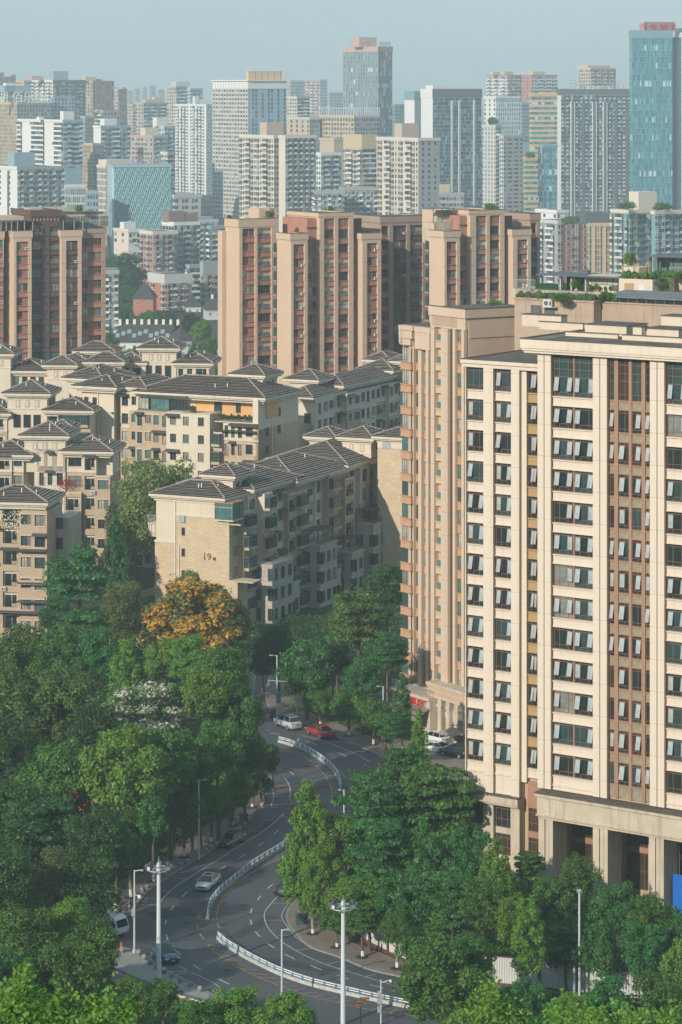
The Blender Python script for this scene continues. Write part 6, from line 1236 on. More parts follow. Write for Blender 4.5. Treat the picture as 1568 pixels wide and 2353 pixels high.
house('white house with dormer at the end of the long row house', 412, 440, 783, .146, 3, 10, 0, 'white', 0, 24); house('white and red house right below the row house', 464, 522, 799, .150, 1, 12, 2, 'white', 1, 12); house('brick-red gabled house behind the round trees', 306, 352, 686, .175, 1, 12, 0, 'red', 0, -3)
house('small white house with pale blue roof among trees', 428, 462, 705, .178, 1, 9, 0, 'white', 0, 10); house('white house with grey gable near the narrow peach tower', 474, 512, 712, .172, 2, 9, 0, 'pale', 1, 10); house('low dark roofed house behind the white and red house', 484, 524, 772, .160, 1, 10, 0, 'red', 0, 8)
# ================= trees =================
import numpy as np
rng = np.random.default_rng(5)
LM = dict(dense=leafmat('leaves_deep_green', (.026, .086, .018), (.10, .215, .038)), bright=leafmat('leaves_fresh_green', (.052, .14, .020), (.17, .30, .042)), dark=leafmat('leaves_dark', (.018, .058, .018), (.060, .135, .036)),
          blue=leafmat('leaves_blue_green', (.020, .10, .030), (.070, .21, .055)), olive=leafmat('leaves_olive', (.050, .082, .024), (.14, .18, .055)), pale=leafmat('leaves_pale_spring', (.10, .17, .04), (.24, .31, .09), .45),
          gold=leafmat('leaves_golden', (.36, .17, .025), (.64, .35, .06), .4), flower=leafmat('blossom', (.42, .34, .32), (.70, .60, .57)), red=leafmat('red_blossom', (.30, .02, .02), (.5, .05, .04)), fine=leafmat('leaves_matt_green', (.042, .096, .022), (.12, .205, .046)))
bark = mat('bark', (.11, .085, .065), .95, .3, 2); barkp = mat('pale_bark', (.26, .22, .17), .9, .2, 2); lime = mat('limewash', (.62, .62, .58), .9, .1, 2)
def leaves_mesh(name, c, n, s, mats, mi=None, asp=.6, twist=.9):
    N = len(c); n = n + rng.normal(0, twist * .45, (N, 3)); n /= np.linalg.norm(n, axis=1)[:, None] + 1e-9
    r = rng.normal(0, 1, (N, 3)); t = np.cross(n, r); t /= np.linalg.norm(t, axis=1)[:, None] + 1e-9; b_ = np.cross(n, t); s = s[:, None]
    v = np.stack([c - t * s, c + b_ * s * asp - n * s * .12, c + t * s, c - b_ * s * asp - n * s * .12], 1).reshape(-1, 3)
    me = bpy.data.meshes.new(name); me.vertices.add(4 * N); me.vertices.foreach_set('co', v.astype(np.float32).ravel()); me.loops.add(4 * N); me.loops.foreach_set('vertex_index', np.arange(4 * N, dtype=np.int32))
    me.polygons.add(N); me.polygons.foreach_set('loop_start', np.arange(0, 4 * N, 4, dtype=np.int32))
    for m in mats: me.materials.append(m)
    if mi is not None: me.polygons.foreach_set('material_index', mi.astype(np.int32))
    me.update(calc_edges=True); return me
def sph(n):
    v = rng.normal(0, 1, (n, 3)); return v / np.linalg.norm(v, axis=1)[:, None]
def crown_mesh(kind, seed, asp=None):
    """unit crown: radius about 1, from z=0 (lowest leaves) up to z=h"""
    global rng; rng = np.random.default_rng(seed * 13 + 7); P = dict(dense=(1.5, 85, (.17, .31), 155, .046), round=(1.15, 75, (.16, .29), 150, .046), tall=(2.6, 95, (.13, .26), 115, .050), cone=(2.5, 105, (.13, .25), 115, .048), soft=(1.5, 60, (.2, .34), 190, .038), fine=(1.35, 95, (.12, .24), 120, .038), layered=(1.5, 75, (.18, .30), 135, .055), sparse=(1.35, 120, (.10, .22), 100, .032), gold=(1.1, 120, (.11, .23), 150, .042), flower=(.95, 95, (.13, .24), 120, .042), bush=(.8, 34, (.2, .36), 120, .055))[kind]
    h, nl, (r0, r1), npl, ls = P; nl = int(nl * ((asp or h) / h) ** .75); h = asp or h
    cs = []; 
    for i in range(nl):
        u = sph(1)[0]; q = rng.uniform(.72, .92) if rng.random() < .75 else rng.uniform(.25, .7); u = u * q
        if u[2] < -.55: u[2] *= .6
        lump = .85 + .3 * math.sin(3.1 * math.atan2(u[1], u[0]) + seed) * .5
        x, y, z = u[0] * lump, u[1] * lump, (u[2] * .5 + .5) * h
        t = z / h
        if kind == 'cone': f = max(.10, 1.06 - t * 1.02) * rng.uniform(.75, 1.15); x *= f * 1.15; y *= f * 1.15
        if kind == 'tall': f = .95 - .55 * abs(t - .4) ** 1.2 * 1.6; x *= f; y *= f; z += rng.uniform(-.1, .2)
        if kind in ('layered', 'flower'): z = round(z / (h / 7)) * (h / 7) + rng.uniform(-.03, .03)
        r = rng.uniform(r0, r1) * (1.0 if kind not in ('cone', 'tall') else 1 - .45 * t)
        cs.append((x, y, z, r))
    C_, N_, S_, M_ = [], [], [], []
    for (x, y, z, r) in cs:
        n = int(npl * (r / ((r0 + r1) / 2)) ** 1.6); d = sph(n); up = (d[:, 2] > -.35) | (rng.random(n) < .3); d = d[up]; n = len(d)
        rr_ = r * rng.uniform(.72, 1.08, n); sq = np.array([1, 1, .38 if kind in ('layered', 'flower') else (1.35 if kind in ('tall', 'cone') else .85)])
        p = np.array([x, y, z]) + d * rr_[:, None] * sq; C_.append(p); o = d / sq; o[:, 2] += .5 if kind != 'soft' else -.2; N_.append(o / np.linalg.norm(o, axis=1)[:, None]); S_.append(ls * rng.uniform(.7, 1.3, n))
        if kind == 'flower': M_.append((rng.random(n) < np.where(d[:, 2] > .2, .6, .06)).astype(int))
        elif kind == 'gold': M_.append((rng.random(n) < (.10 if rng.random() < .62 else .85)).astype(int))
        else: M_.append(np.zeros(n))
    m = int(nl * 14)   # stray sprigs around the outline
    k_ = rng.integers(0, len(cs), m); d = sph(m); base = np.array([[q[0], q[1], q[2]] for q in cs])[k_]; rr_ = np.array([q[3] for q in cs])[k_]
    C_.append(base + d * (rr_ * rng.uniform(1.0, 1.5, m))[:, None]); N_.append(d); S_.append(ls * rng.uniform(.5, 1.0, m)); M_.append(np.zeros(m) if kind != 'gold' else np.ones(m))
    return np.concatenate(C_), np.concatenate(N_), np.concatenate(S_), np.concatenate(M_), h, cs
CR = {}
def crown(kind, leaf, seed, asp):
    key = (kind, leaf, seed, asp)
    if key not in CR:
        g = cached(('cr', kind, seed, asp), lambda: crown_mesh(kind, seed, asp)); mats = [LM[leaf]] + ([LM['flower']] if kind == 'flower' else [LM['olive']] if kind == 'gold' else [])
        CR[key] = (leaves_mesh('crown', g[0], g[1], g[2], mats, g[3] if len(mats) > 1 else None), g[4])
    return CR[key]
def trunk_mesh(kind, seed, wash):
    """unit trunk below the crown: z from -1 to 0"""
    rr = random.Random(seed * 7 + 1); b = MB(); x, y = rr.uniform(-.05, .05), rr.uniform(-.05, .05)
    b.tube([(x, y, -1.0), (x * .8, y * .8, -.62)], [.088, .074], 7, 1 if wash else 0); b.tube([(x * .8, y * .8, -.62), (x * .3, y * .3, -.3), (0, 0, .04)], [.074, .066, .06], 7)
    return b.mesh('trunk', [barkp if kind in ('sparse', 'gold', 'tall') else bark, lime])
def limb_mesh(kind, seed, asp):
    """limbs inside the unit crown"""
    rr = random.Random(seed * 7 + 2); b = MB(); g = MC[('cr', kind, seed, asp)]; h = g[4]; th = .5 if kind not in ('sparse', 'gold') else 1
    pts = [(0, 0, 0)] + [(rr.uniform(-.06, .06) * i, rr.uniform(-.06, .06) * i, h * .62 * i / 4) for i in range(1, 5)]; b.tube(pts, [.05, .042, .034, .024, .008], 6)
    for i in range(34 if th == 1 else 12):
        q = g[5][rr.randrange(len(g[5]))]; p = Vector(pts[rr.choice((0, 1, 1, 2, 3))]); e = Vector(q[:3]); e.z = max(e.z, p.z + .08)
        mid = p.lerp(e, .5) + Vector((rr.uniform(-.06, .06), rr.uniform(-.06, .06), -.03)); b.tube([p, mid, e], [.020, .013, .004], 4, 0, False)
        if th == 1:
            for _ in range(5): e2 = e + Vector((rr.uniform(-.22, .22), rr.uniform(-.22, .22), rr.uniform(.05, .3))); b.tube([e, e2], [.004, .0015], 3, 0, False)
    return b.mesh('limbs', [barkp if kind in ('sparse', 'gold', 'tall') else bark])
NT = 0
def tree(label, px, yt, yb, wpx, kind='dense', leaf='dense', z0=0.0, wash=False, clear=.14, name='tree', group='trees of the park and streets', cat='tree', kk=None):
    global NT; NT += 1; seed = NT % (3 if kind in ('dense', 'fine') else 2)
    k = kk or (H - z0) / (yb - HY); pos = Vector(((px - CX) * k, F * k, z0)) if kk is None else Vector(((px - CX) * k, F * k, H - (yb - HY) * k))
    ht = (yb - yt) * k; r = wpx / 2 * k; cl = ht * clear
    o = bpy.data.objects.new(name, None); C.objects.link(o); o.location = pos; o.rotation_euler = (0, 0, R.uniform(0, 6.28)); o.empty_display_size = .5; tag(o, label, cat, group)
    cl = max(cl, ht - r * dict(tall=5.7, cone=5.7, soft=2.6, sparse=2.2, gold=2.0).get(kind, 2.05)) if cat == 'tree' else 0
    asp = min((.8, 1.1, 1.5, 2.0, 2.7, 3.6, 4.6, 5.8), key=lambda q: abs(q - (ht - cl) / (r * .96) / 1.04)); me, h = crown(kind, leaf, seed, asp)
    c_ = put('crown', me, o, (0, 0, cl)); c_.scale = (r * .96, r * .96, (ht - cl) / (h * 1.04))
    if cat == 'tree':
        t = put('trunk', cached(('tk', kind, seed, wash), lambda: trunk_mesh(kind, seed, wash)), o, (0, 0, cl)); t.scale = (max(2.2, r * .8), max(2.2, r * .8), max(cl, .5)) if not wash else (2.4, 2.4, max(cl, .5))
        t2_ = put('limbs', cached(('tl', kind, seed, asp), lambda: limb_mesh(kind, seed, asp)), o, (0, 0, cl)); t2_.scale = c_.scale
        # trunk above the crown base follows the crown height
    return o
TR = [
 # label, px, top, foot, width, kind, leaves
 ('tall layered green tree in front of the brick block by the left edge', 182, 1238, 1505, 170, 'layered', 'blue'), ('dark conical evergreen between the bougainvillea block and block 19', 264, 1160, 1450, 125, 'cone', 'blue'),
 ('pale yellow-green spring tree with bare twigs, in front of the long middle block', 362, 1030, 1400, 260, 'sparse', 'pale'), ('very dark tree standing below the pale spring tree', 312, 1115, 1385, 140, 'dense', 'dark'),
 ('soft olive bamboo clump left of the golden tree', 285, 1325, 1560, 135, 'soft', 'olive'), ('mid green tree below the layered tree', 190, 1385, 1620, 170, 'layered', 'blue'), ('small dark tree at the foot of the left brick block', 130, 1370, 1560, 90, 'dense', 'dark'),
 ('golden yellow tree in autumn colour against the end wall of block 19', 440, 1318, 1620, 290, 'gold', 'gold'), ('brownish half-bare tree right of the golden tree', 530, 1370, 1620, 120, 'gold', 'olive'), ('small green tree top just above the golden tree', 435, 1305, 1540, 70, 'sparse', 'pale'),
 ('light green feathery tree in the top left corner of the park wood', 60, 1422, 1690, 190, 'fine', 'fine'), ('feathery tree right of the corner one, top row of the park wood', 140, 1425, 1700, 150, 'fine', 'dense'), ('blue-green tree in the top row of the park wood, below the bamboo', 225, 1440, 1700, 130, 'dense', 'blue'),
 ('fresh green tree beside the short white lamp top in the wood', 290, 1445, 1720, 125, 'tall', 'bright'), ('round fresh green tree directly below the golden tree', 375, 1460, 1720, 105, 'dense', 'bright'), ('lumpy fresh green tree right below the golden tree', 435, 1455, 1730, 115, 'dense', 'bright'),
 ('big billowing green tree at the right end of the wood, under the brownish tree', 505, 1475, 1790, 170, 'dense', 'dense'), ('dark billowing tree overhanging the side street', 548, 1570, 1840, 130, 'dense', 'dense'), ('bright clumpy tree with vertical folds, right of the blossoming tree', 470, 1530, 1850, 125, 'dense', 'bright'),
 ('wide tree with pinkish white blossom in the middle of the park wood', 340, 1545, 1830, 245, 'flower', 'dense'), ('big yellow-green domed tree below the blossoming tree', 300, 1658, 2010, 225, 'dense', 'bright'), ('domed green tree right of the yellow-green domed tree', 390, 1672, 1980, 160, 'dense', 'dense'),
 ('broad feathery olive tree on the left edge of the wood', 55, 1510, 1790, 250, 'fine', 'fine'), ('feathery olive tree left of the blossoming tree', 165, 1515, 1790, 210, 'fine', 'fine'), ('shaded tree between the feathery and the domed trees', 215, 1610, 1870, 140, 'dense', 'dark'),
 ('dark tree at the left edge, half way down the wood', 25, 1640, 1900, 170, 'fine', 'dark'), ('tree with scattered red blossom in the left wood', 135, 1700, 1990, 210, 'round', 'dense'), ('dark undertree below the red blossoming one', 90, 1815, 2080, 210, 'layered', 'dark'), ('dark thin-leaved tree left of the ginkgo row', 210, 1850, 2120, 170, 'fine', 'dark'),
 ('shaded tree behind the grey street lamp of the left pavement', 440, 1700, 1960, 130, 'dense', 'dense'), ('dark rounded tree above the parked dark sedan', 500, 1650, 1935, 140, 'dense', 'dense'), ('dark rounded tree at the first bend of the road', 560, 1670, 1890, 120, 'dense', 'dark'), ('tree leaning over the road beside the lamp with the blue sign', 600, 1690, 1850, 95, 'dense', 'dark'),
 ('dark tree in the left wood above the bushy slope', 30, 1790, 2040, 160, 'dense', 'dark'), ('dark soft-leaved clump on the bushy slope above the pavement', 190, 1960, 2190, 200, 'soft', 'dark'), ('olive soft-leaved clump left of the pavement corner', 110, 1930, 2190, 170, 'soft', 'olive'), ('dark tree on the left edge, level with the ginkgo row', 15, 1950, 2230, 150, 'dense', 'dark'),
 ('sunlit topped tree above the white van', 165, 2055, 2300, 120, 'dense', 'bright'), ('dark round tree overlapping the white van', 205, 2105, 2330, 165, 'dense', 'dense'), ('round tree on the left edge below the wood', 60, 2080, 2340, 170, 'dense', 'dense'), ('large glossy round tree in the bottom left, left of the pale ramp', 150, 2150, 2480, 210, 'dense', 'dense'),
 ('tree at the far bottom left corner behind the near leaves', 20, 2170, 2500, 150, 'dense', 'blue'),
 ('bushy young tree below the pale ramp, left one', 300, 2238, 2480, 130, 'fine', 'fine'), ('bushy young tree below the pale ramp, right one', 375, 2240, 2480, 110, 'fine', 'dense'), ('yellow-green round tree at the bottom edge left of centre', 545, 2262, 2500, 145, 'round', 'bright'), ('yellow-green round tree at the bottom edge, below the centre lamp', 665, 2275, 2520, 150, 'round', 'bright'), ('low tree at the bottom edge between two round yellow-green ones', 455, 2290, 2520, 120, 'round', 'dense'),
 # behind the upper road
 ('large round tree behind the double-armed camera pole', 705, 1455, 1655, 150, 'round', 'blue'), ('tall loose tree with pale trunk in front of the shaded side of block 19', 825, 1340, 1640, 160, 'layered', 'fine'), ('dark tree beside the peach tower, behind the tall loose tree', 890, 1290, 1610, 110, 'dense', 'dark'), ('tree top left of the tall loose tree', 775, 1345, 1600, 90, 'cone', 'blue'),
 ('dark low tree at the foot of the shaded stone terraces', 640, 1430, 1590, 110, 'dense', 'dark'), ('dark tree at the end of the side street', 605, 1490, 1600, 70, 'dense', 'dark'), ('dark tree between the round tree and the tall loose tree', 765, 1470, 1640, 90, 'fine', 'dark'), ('blue-green tree left of the peach tower foot', 890, 1440, 1700, 110, 'layered', 'blue'), ('mid green tree below the tall loose tree', 835, 1500, 1690, 110, 'fine', 'blue'),
 ('slim conical fresh green tree in front of the portico', 962, 1610, 1850, 95, 'cone', 'bright'), ('thin airy tree by the red shop sign', 925, 1530, 1765, 62, 'tall', 'blue'), ('small tree beside the lamp near the portico', 900, 1630, 1775, 80, 'layered', 'blue'),
 # mass between road and office tower
 ('tall slender ginkgo with a pointed top, beside the red crossing bands', 706, 1757, 2125, 130, 'tall', 'bright'), ('wide spreading tree right of the upper lamp arm', 860, 1755, 2040, 200, 'layered', 'blue'), ('wide dark spreading tree against the left corner of the office tower', 990, 1740, 2030, 210, 'layered', 'dense'), ('spreading tree below the plaza with parked vans', 925, 1700, 1960, 130, 'layered', 'blue'),
 ('leafy tree overhanging the dark car', 690, 1905, 2125, 130, 'tall', 'bright'), ('leafy tree right of the slender ginkgo', 775, 1860, 2120, 150, 'fine', 'bright'), ('broad tree in the centre of the right-hand wood', 870, 1865, 2130, 190, 'layered', 'blue'), ('tree with bare twig tops near the office tower corner', 985, 1870, 2140, 160, 'tall', 'blue'), ('tree under the lower left windows of the office tower', 1080, 1890, 2140, 150, 'fine', 'blue'),
 ('upright tree left of the first portico pillar', 1140, 1910, 2170, 120, 'tall', 'bright'), ('small sapling with drooping branches at the first portico pillar', 1215, 1950, 2150, 80, 'layered', 'dense'), ('leggy tree in front of the second portico pillar', 1330, 1955, 2160, 120, 'sparse', 'dense'), ('bush-like tree between the portico pillars', 1270, 2010, 2170, 120, 'round', 'dense'), ('rounded tree in front of the third portico pillar', 1420, 2020, 2210, 140, 'fine', 'blue'),
 ('tree left of the blue hoarding', 1500, 2050, 2260, 120, 'fine', 'dense'), ('tree at the right edge under the blue hoarding', 1560, 2085, 2290, 100, 'tall', 'blue'), ('tree in the middle of the right wood, behind the short lamp', 940, 1985, 2205, 170, 'fine', 'blue'), ('darker tree left of the short lamp', 850, 2000, 2190, 150, 'layered', 'dense'), ('tree right of the short lamp', 1040, 1990, 2220, 160, 'layered', 'blue'),
 ('tree between the short lamp and the weeping tree', 1110, 2010, 2240, 140, 'fine', 'dense'), ('tall light green weeping tree in front of the office tower garden', 1210, 2035, 2330, 115, 'tall', 'bright'), ('dark tree behind the corrugated fence, centre', 1300, 2110, 2290, 130, 'layered', 'dark'), ('light tree in front of the corrugated fence, right of the tall plain pole', 1380, 2065, 2310, 120, 'tall', 'blue'), ('dense tree behind the fence at the right edge', 1480, 2110, 2310, 150, 'fine', 'blue'), ('tree on the right edge below the hoarding tree', 1560, 2140, 2340, 110, 'tall', 'bright'),
 ('huge round dark green tree at the bottom, right of the barrier', 1015, 2150, 2395, 235, 'round', 'dense'), ('tree joined to the right side of the huge round one', 1085, 2135, 2350, 130, 'fine', 'dense'), ('dark tree behind the huge round one', 985, 2115, 2290, 150, 'round', 'dense'),
 ('pointed bright sapling at the bottom, right of the huge round tree', 1130, 2235, 2560, 65, 'tall', 'bright'), ('bushy tree at the bottom below the fence, left', 1220, 2240, 2520, 130, 'fine', 'blue'), ('low yellow-green tree at the bottom below the tall plain pole', 1310, 2270, 2560, 120, 'fine', 'bright'), ('dense low tree at the bottom right', 1400, 2240, 2520, 130, 'round', 'blue'), ('dense tree at the bottom right corner', 1510, 2225, 2500, 170, 'fine', 'dense'), ('low tree at the bottom edge below the huge round tree', 1060, 2310, 2580, 120, 'fine', 'bright'),
 ('leafy tree over the curved parking bay, left of the broad central tree', 735, 1935, 2140, 120, 'fine', 'bright'), ('low leafy tree over the right pavement, above the corrugated fence start', 800, 2010, 2165, 120, 'fine', 'bright'), ('light green tree in the right wood below the small sapling', 1190, 2050, 2260, 130, 'fine', 'bright'),
 ('leafy tree right of the slim conical tree on the plaza edge', 1035, 1790, 1990, 110, 'fine', 'dense'),
 ('dense tree above the left pavement behind the street ginkgos', 330, 1800, 2010, 130, 'fine', 'dense'), ('dense tree behind the limewashed trunks, left of the van', 240, 1900, 2090, 120, 'fine', 'dense'), ('rounded tree over the left pavement behind the litter bin', 530, 1760, 1905, 110, 'dense', 'dense'), ('rounded tree over the pavement behind the dark sedan', 460, 1790, 1950, 110, 'dense', 'dense'),
 ('bright leafed shrub tree along the bottom edge right', 1360, 2310, 2620, 120, 'round', 'bright'), ('bright shrub tree in the lower right corner', 1470, 2315, 2620, 130, 'fine', 'bright'),
]
for t in TR: tree(*t)
# whitewashed street trees standing in the pavements
ST = [('street tree with limewashed foot, nearest the van end of the left pavement', 268, 1872, 2096, 110, 'tall', 'blue'), ('limewashed street tree behind the left tall lighting mast', 298, 1900, 2066, 100, 'tall', 'blue'), ('limewashed street ginkgo just above the left lighting mast', 352, 1780, 2030, 110, 'cone', 'blue'), ('limewashed street tree left of the tall grey lamp on the left pavement', 424, 1800, 1973, 110, 'dense', 'dense'),
      ('limewashed street tree beside the parked dark sedan', 487, 1810, 1939, 105, 'dense', 'dense'), ('limewashed street tree above the black litter bin', 536, 1790, 1900, 95, 'dense', 'dark'), ('limewashed street tree farthest along the left pavement', 582, 1770, 1858, 90, 'round', 'dark'),
      ('round-headed street tree beside the red sedan', 803, 1585, 1693, 115, 'round', 'dense'), ('round-headed street tree left of the lamp near the portico', 860, 1600, 1714, 110, 'round', 'dense'), ('low round shrub tree behind the silver car', 735, 1590, 1668, 85, 'round', 'dense'),
      ('limewashed street tree next to the green litter bin', 718, 2040, 2149, 90, 'tall', 'bright'), ('small limewashed street tree, second along the right pavement', 774, 2075, 2180, 85, 'round', 'dense'), ('small limewashed street tree, third along the right pavement', 832, 2065, 2203, 95, 'layered', 'dense'), ('limewashed sapling at the end of the right pavement before the huge round tree', 912, 2090, 2229, 90, 'sparse', 'dense')]
for t in ST: tree(*t, wash=True, clear=.34, name='street_tree', group='street trees with limewashed trunks')
# trees far behind, between the two peach towers
GT = [('very dark large tree on the slope left of the red and white apartments', 290, 575, 900, 110, 'dense', 'dark', .190), ('dark tree left of the very dark large one', 255, 600, 900, 70, 'dense', 'dark', .192), ('dark tree at the foot of the slope', 300, 650, 900, 80, 'dense', 'dark', .185), ('tree beside the brick-red gabled house', 275, 692, 830, 70, 'round', 'dense', .165), ('round tree behind the chimneys, left one', 345, 708, 800, 75, 'round', 'dense', .158), ('round tree behind the chimneys, right one', 385, 712, 800, 70, 'round', 'dark', .158),
      ('round tree right of the long row house', 462, 733, 830, 55, 'round', 'bright', .142), ('tree below the round tree by the row house', 455, 785, 880, 60, 'fine', 'dense', .135), ('bushy tree in front of the long row house, left', 262, 790, 900, 60, 'fine', 'dense', .130), ('bushy tree in front of the long row house, centre', 300, 795, 905, 70, 'fine', 'blue', .128), ('small tree right of the turret roof', 500, 838, 900, 45, 'fine', 'dense', .12), ('small tree in front of the small pale roofed house', 440, 715, 790, 50, 'fine', 'olive', .165), ('low tree by the side of the white and red house', 485, 770, 850, 50, 'fine', 'dense', .140), ('tree behind the brown tower edge', 250, 760, 860, 50, 'round', 'dense', .145)]
for t in GT: tree(*t[:-1], kk=t[-1], clear=.05, group='trees between the far houses')
# roof shrubs
RS = [('green bush on the roof of the narrow peach tower', 620, 483, 500, 26, 'bush', 'bright', .0965), ('small roof bush at the left corner of the narrow peach tower', 528, 494, 504, 16, 'bush', 'dense', .099), ('large bush on the roof of the tower with the turquoise door', 1128, 466, 487, 44, 'bush', 'bright', .0975), ('roof bush on the brown tower at the left', 183, 470, 487, 22, 'bush', 'bright', .098), ('bush on the middle tower roof', 760, 474, 485, 14, 'bush', 'dense', .098),
      ('round bush above the planter house on the rooftop', 1449, 580, 612, 40, 'bush', 'bright', .0672), ('dark leafy bush right of the planter house', 1515, 633, 672, 62, 'bush', 'dense', .0655), ('vegetable bed greenery on the planter house roof', 1468, 625, 644, 80, 'bush', 'bright', .0665), ('tangled climber at the top right of the roof terrace', 1535, 608, 640, 60, 'bush', 'dense', .068), ('sapling by the green hedge panel', 1322, 634, 668, 24, 'bush', 'bright', .0665), ('potted shrub on the railed terrace', 1395, 668, 692, 36, 'bush', 'dense', .0592), ('low potted greenery behind the terrace railing', 1290, 678, 691, 60, 'bush', 'dense', .0592),
      ('weeds on the roof of the peach residential tower', 1140, 690, 703, 36, 'bush', 'bright', .0625), ('tuft of weeds on the lower roof of the office tower', 1215, 800, 812, 18, 'bush', 'olive', .0505), ('roof hedge on the grey and brick-red block', 1310, 498, 514, 50, 'bush', 'dense', .199), ('roof garden shrubs on the beige and teal block, left', 1440, 464, 480, 60, 'bush', 'dense', .188), ('roof garden shrubs on the beige and teal block, right', 1525, 466, 482, 60, 'bush', 'dense', .187), ('roof garden of the lower orange banded block', 1220, 350, 362, 30, 'bush', 'dense', .255), ('roof garden of the pale grey stepped tower', 1132, 268, 288, 26, 'bush', 'dense', .277)]
for t in RS: tree(*t[:-1], kk=t[-1], clear=0, name='shrub', group='rooftop greenery', cat='shrub')
# red blossom scattered through one tree of the left wood
P_ = gp(150, 1990); n = 260; c_ = np.stack([rng.normal(P_.x, 2.0, n), rng.normal(P_.y - 4.5, .8, n), rng.normal(7.2, 2.2, n)], 1)
o = put('blossom', leaves_mesh('blossom', c_, sph(n), rng.uniform(.10, .2, n), [LM['red']]), None, kind='stuff'); tag(o, 'red flowers of a climber scattered through the left wood', 'flowers')
# undergrowth
def scatter(name, label, poly, n, hmax, s, lm, flatness=.5):
    P = [gp(*p) for p in poly]; xs = [p.x for p in P]; ys = [p.y for p in P]; pts = []
    while len(pts) < n:
        x, y = rng.uniform(min(xs), max(xs)), rng.uniform(min(ys), max(ys)); c_ = False; j = len(P) - 1
        for i in range(len(P)):
            if (P[i].y > y) != (P[j].y > y) and x < (P[j].x - P[i].x) * (y - P[i].y) / (P[j].y - P[i].y) + P[i].x: c_ = not c_
            j = i
        if c_: hh = (noise.noise(Vector((x * .16, y * .16, 0))) + .75) * hmax * .6; pts.append((x, y, max(.05, hh * rng.uniform(.4, 1.05))))
    c_ = np.array(pts); nn = sph(n); nn[:, 2] = abs(nn[:, 2]) + .6
    o = put(name, leaves_mesh(name, c_, nn / np.linalg.norm(nn, axis=1)[:, None], rng.uniform(s * .6, s * 1.3, n), [LM[lm]]), None, kind='stuff'); tag(o, label, 'undergrowth'); return o
scatter('undergrowth', 'dark shrubs filling the ground under the left park wood', [(-120, 1480), (560, 1500), (575, 1760), (480, 1900), (330, 2010), (245, 2085), (170, 2090), (-150, 2200)], 42000, 3.2, .30, 'dark')
scatter('undergrowth', 'shrubs and weeds under the trees between the road and the office tower', [(985, 1810), (1060, 1800), (1230, 1990), (1560, 2110), (1560, 2260), (1150, 2220), (960, 2200), (760, 2130), (700, 2075), (800, 2010), (900, 1930), (985, 1860)], 34000, 2.0, .24, 'dense')
scatter('undergrowth', 'garden greenery at the foot of the tile-roofed blocks', [(120, 1450), (560, 1440), (920, 1380), (930, 1580), (640, 1560), (590, 1530), (120, 1520)], 22000, 2.2, .26, 'dark')
scatter('ground_cover', 'low planting in the verge behind the silver car', [(632, 1600), (760, 1580), (905, 1640), (930, 1700), (840, 1690), (700, 1635), (640, 1625)], 9000, .8, .16, 'olive')
scatter('undergrowth', 'greenery at the bottom edge in front of the ramp and road', [(-100, 2260), (200, 2200), (250, 2290), (430, 2330), (520, 2390), (900, 2480), (1700, 2480), (1700, 2600), (-100, 2600)], 24000, 2.0, .22, 'dense')
scatter('undergrowth', 'ivy and shrubs on the pale verge below the corrugated fence', [(1150, 2275), (1600, 2330), (1600, 2480), (1100, 2420)], 12000, 1.2, .2, 'blue')
# near leaves at the bottom left: a branch end close to the camera
def leafy(label, spots, Y, s, lm, n):
    cx_ = []; nn = []
    for (px, py, rpx, m) in spots:
        p = ap(px, py, Y); k = Y / F
        for _ in range(m): cx_.append((p.x + rng.normal(0, rpx * k * .55), p.y + rng.normal(0, .8), p.z + rng.normal(0, rpx * k * .45)))
    c_ = np.array(cx_); d = sph(len(c_)); d[:, 2] = abs(d[:, 2]) * .8 + .3; d[:, 1] -= .4
    t = thing('tree', label, 'tree', (c_[:, 0].mean(), Y, c_[:, 2].min() - 6), 0, 'near trees below the camera'); off = np.array([c_[:, 0].mean(), Y, c_[:, 2].min() - 6])
    put('crown', leaves_mesh('crown', c_ - off, d / np.linalg.norm(d, axis=1)[:, None], rng.uniform(s * .6, s * 1.2, len(c_)), [LM[lm]], asp=.5, twist=.5), t)
    b = MB(); b.tube([(0, 0, -8), (0, 0, 4)], [.22, .12], 6)
    for (px, py, rpx, m) in spots: q = ap(px, py, Y); b.tube([(0, 0, 2), ((q.x - off[0]) * .6, 0, (q.z - off[2]) * .6), (q.x - off[0], 0, q.z - off[2])], [.08, .04, .012], 5)
    b.build('trunk', bark, t)
leafy('near tree with large fresh leaves, in the very bottom left corner', [(20, 2330, 50, 700), (50, 2260, 26, 260), (120, 2325, 45, 520), (215, 2335, 38, 420), (290, 2325, 25, 200), (245, 2300, 16, 90), (90, 2350, 60, 700)], 95, .12, 'bright', 0)
leafy('near sapling with bright leaves at the bottom, right of the huge round tree', [(1125, 2270, 20, 120), (1130, 2310, 34, 300), (1170, 2345, 45, 420), (1090, 2345, 40, 380)], 150, .15, 'bright', 0)
leafy('near yellow-green branches along the bottom edge, lower right', [(1290, 2350, 45, 420), (1370, 2340, 30, 240), (1450, 2352, 45, 420), (1540, 2345, 40, 360)], 130, .13, 'bright', 0)
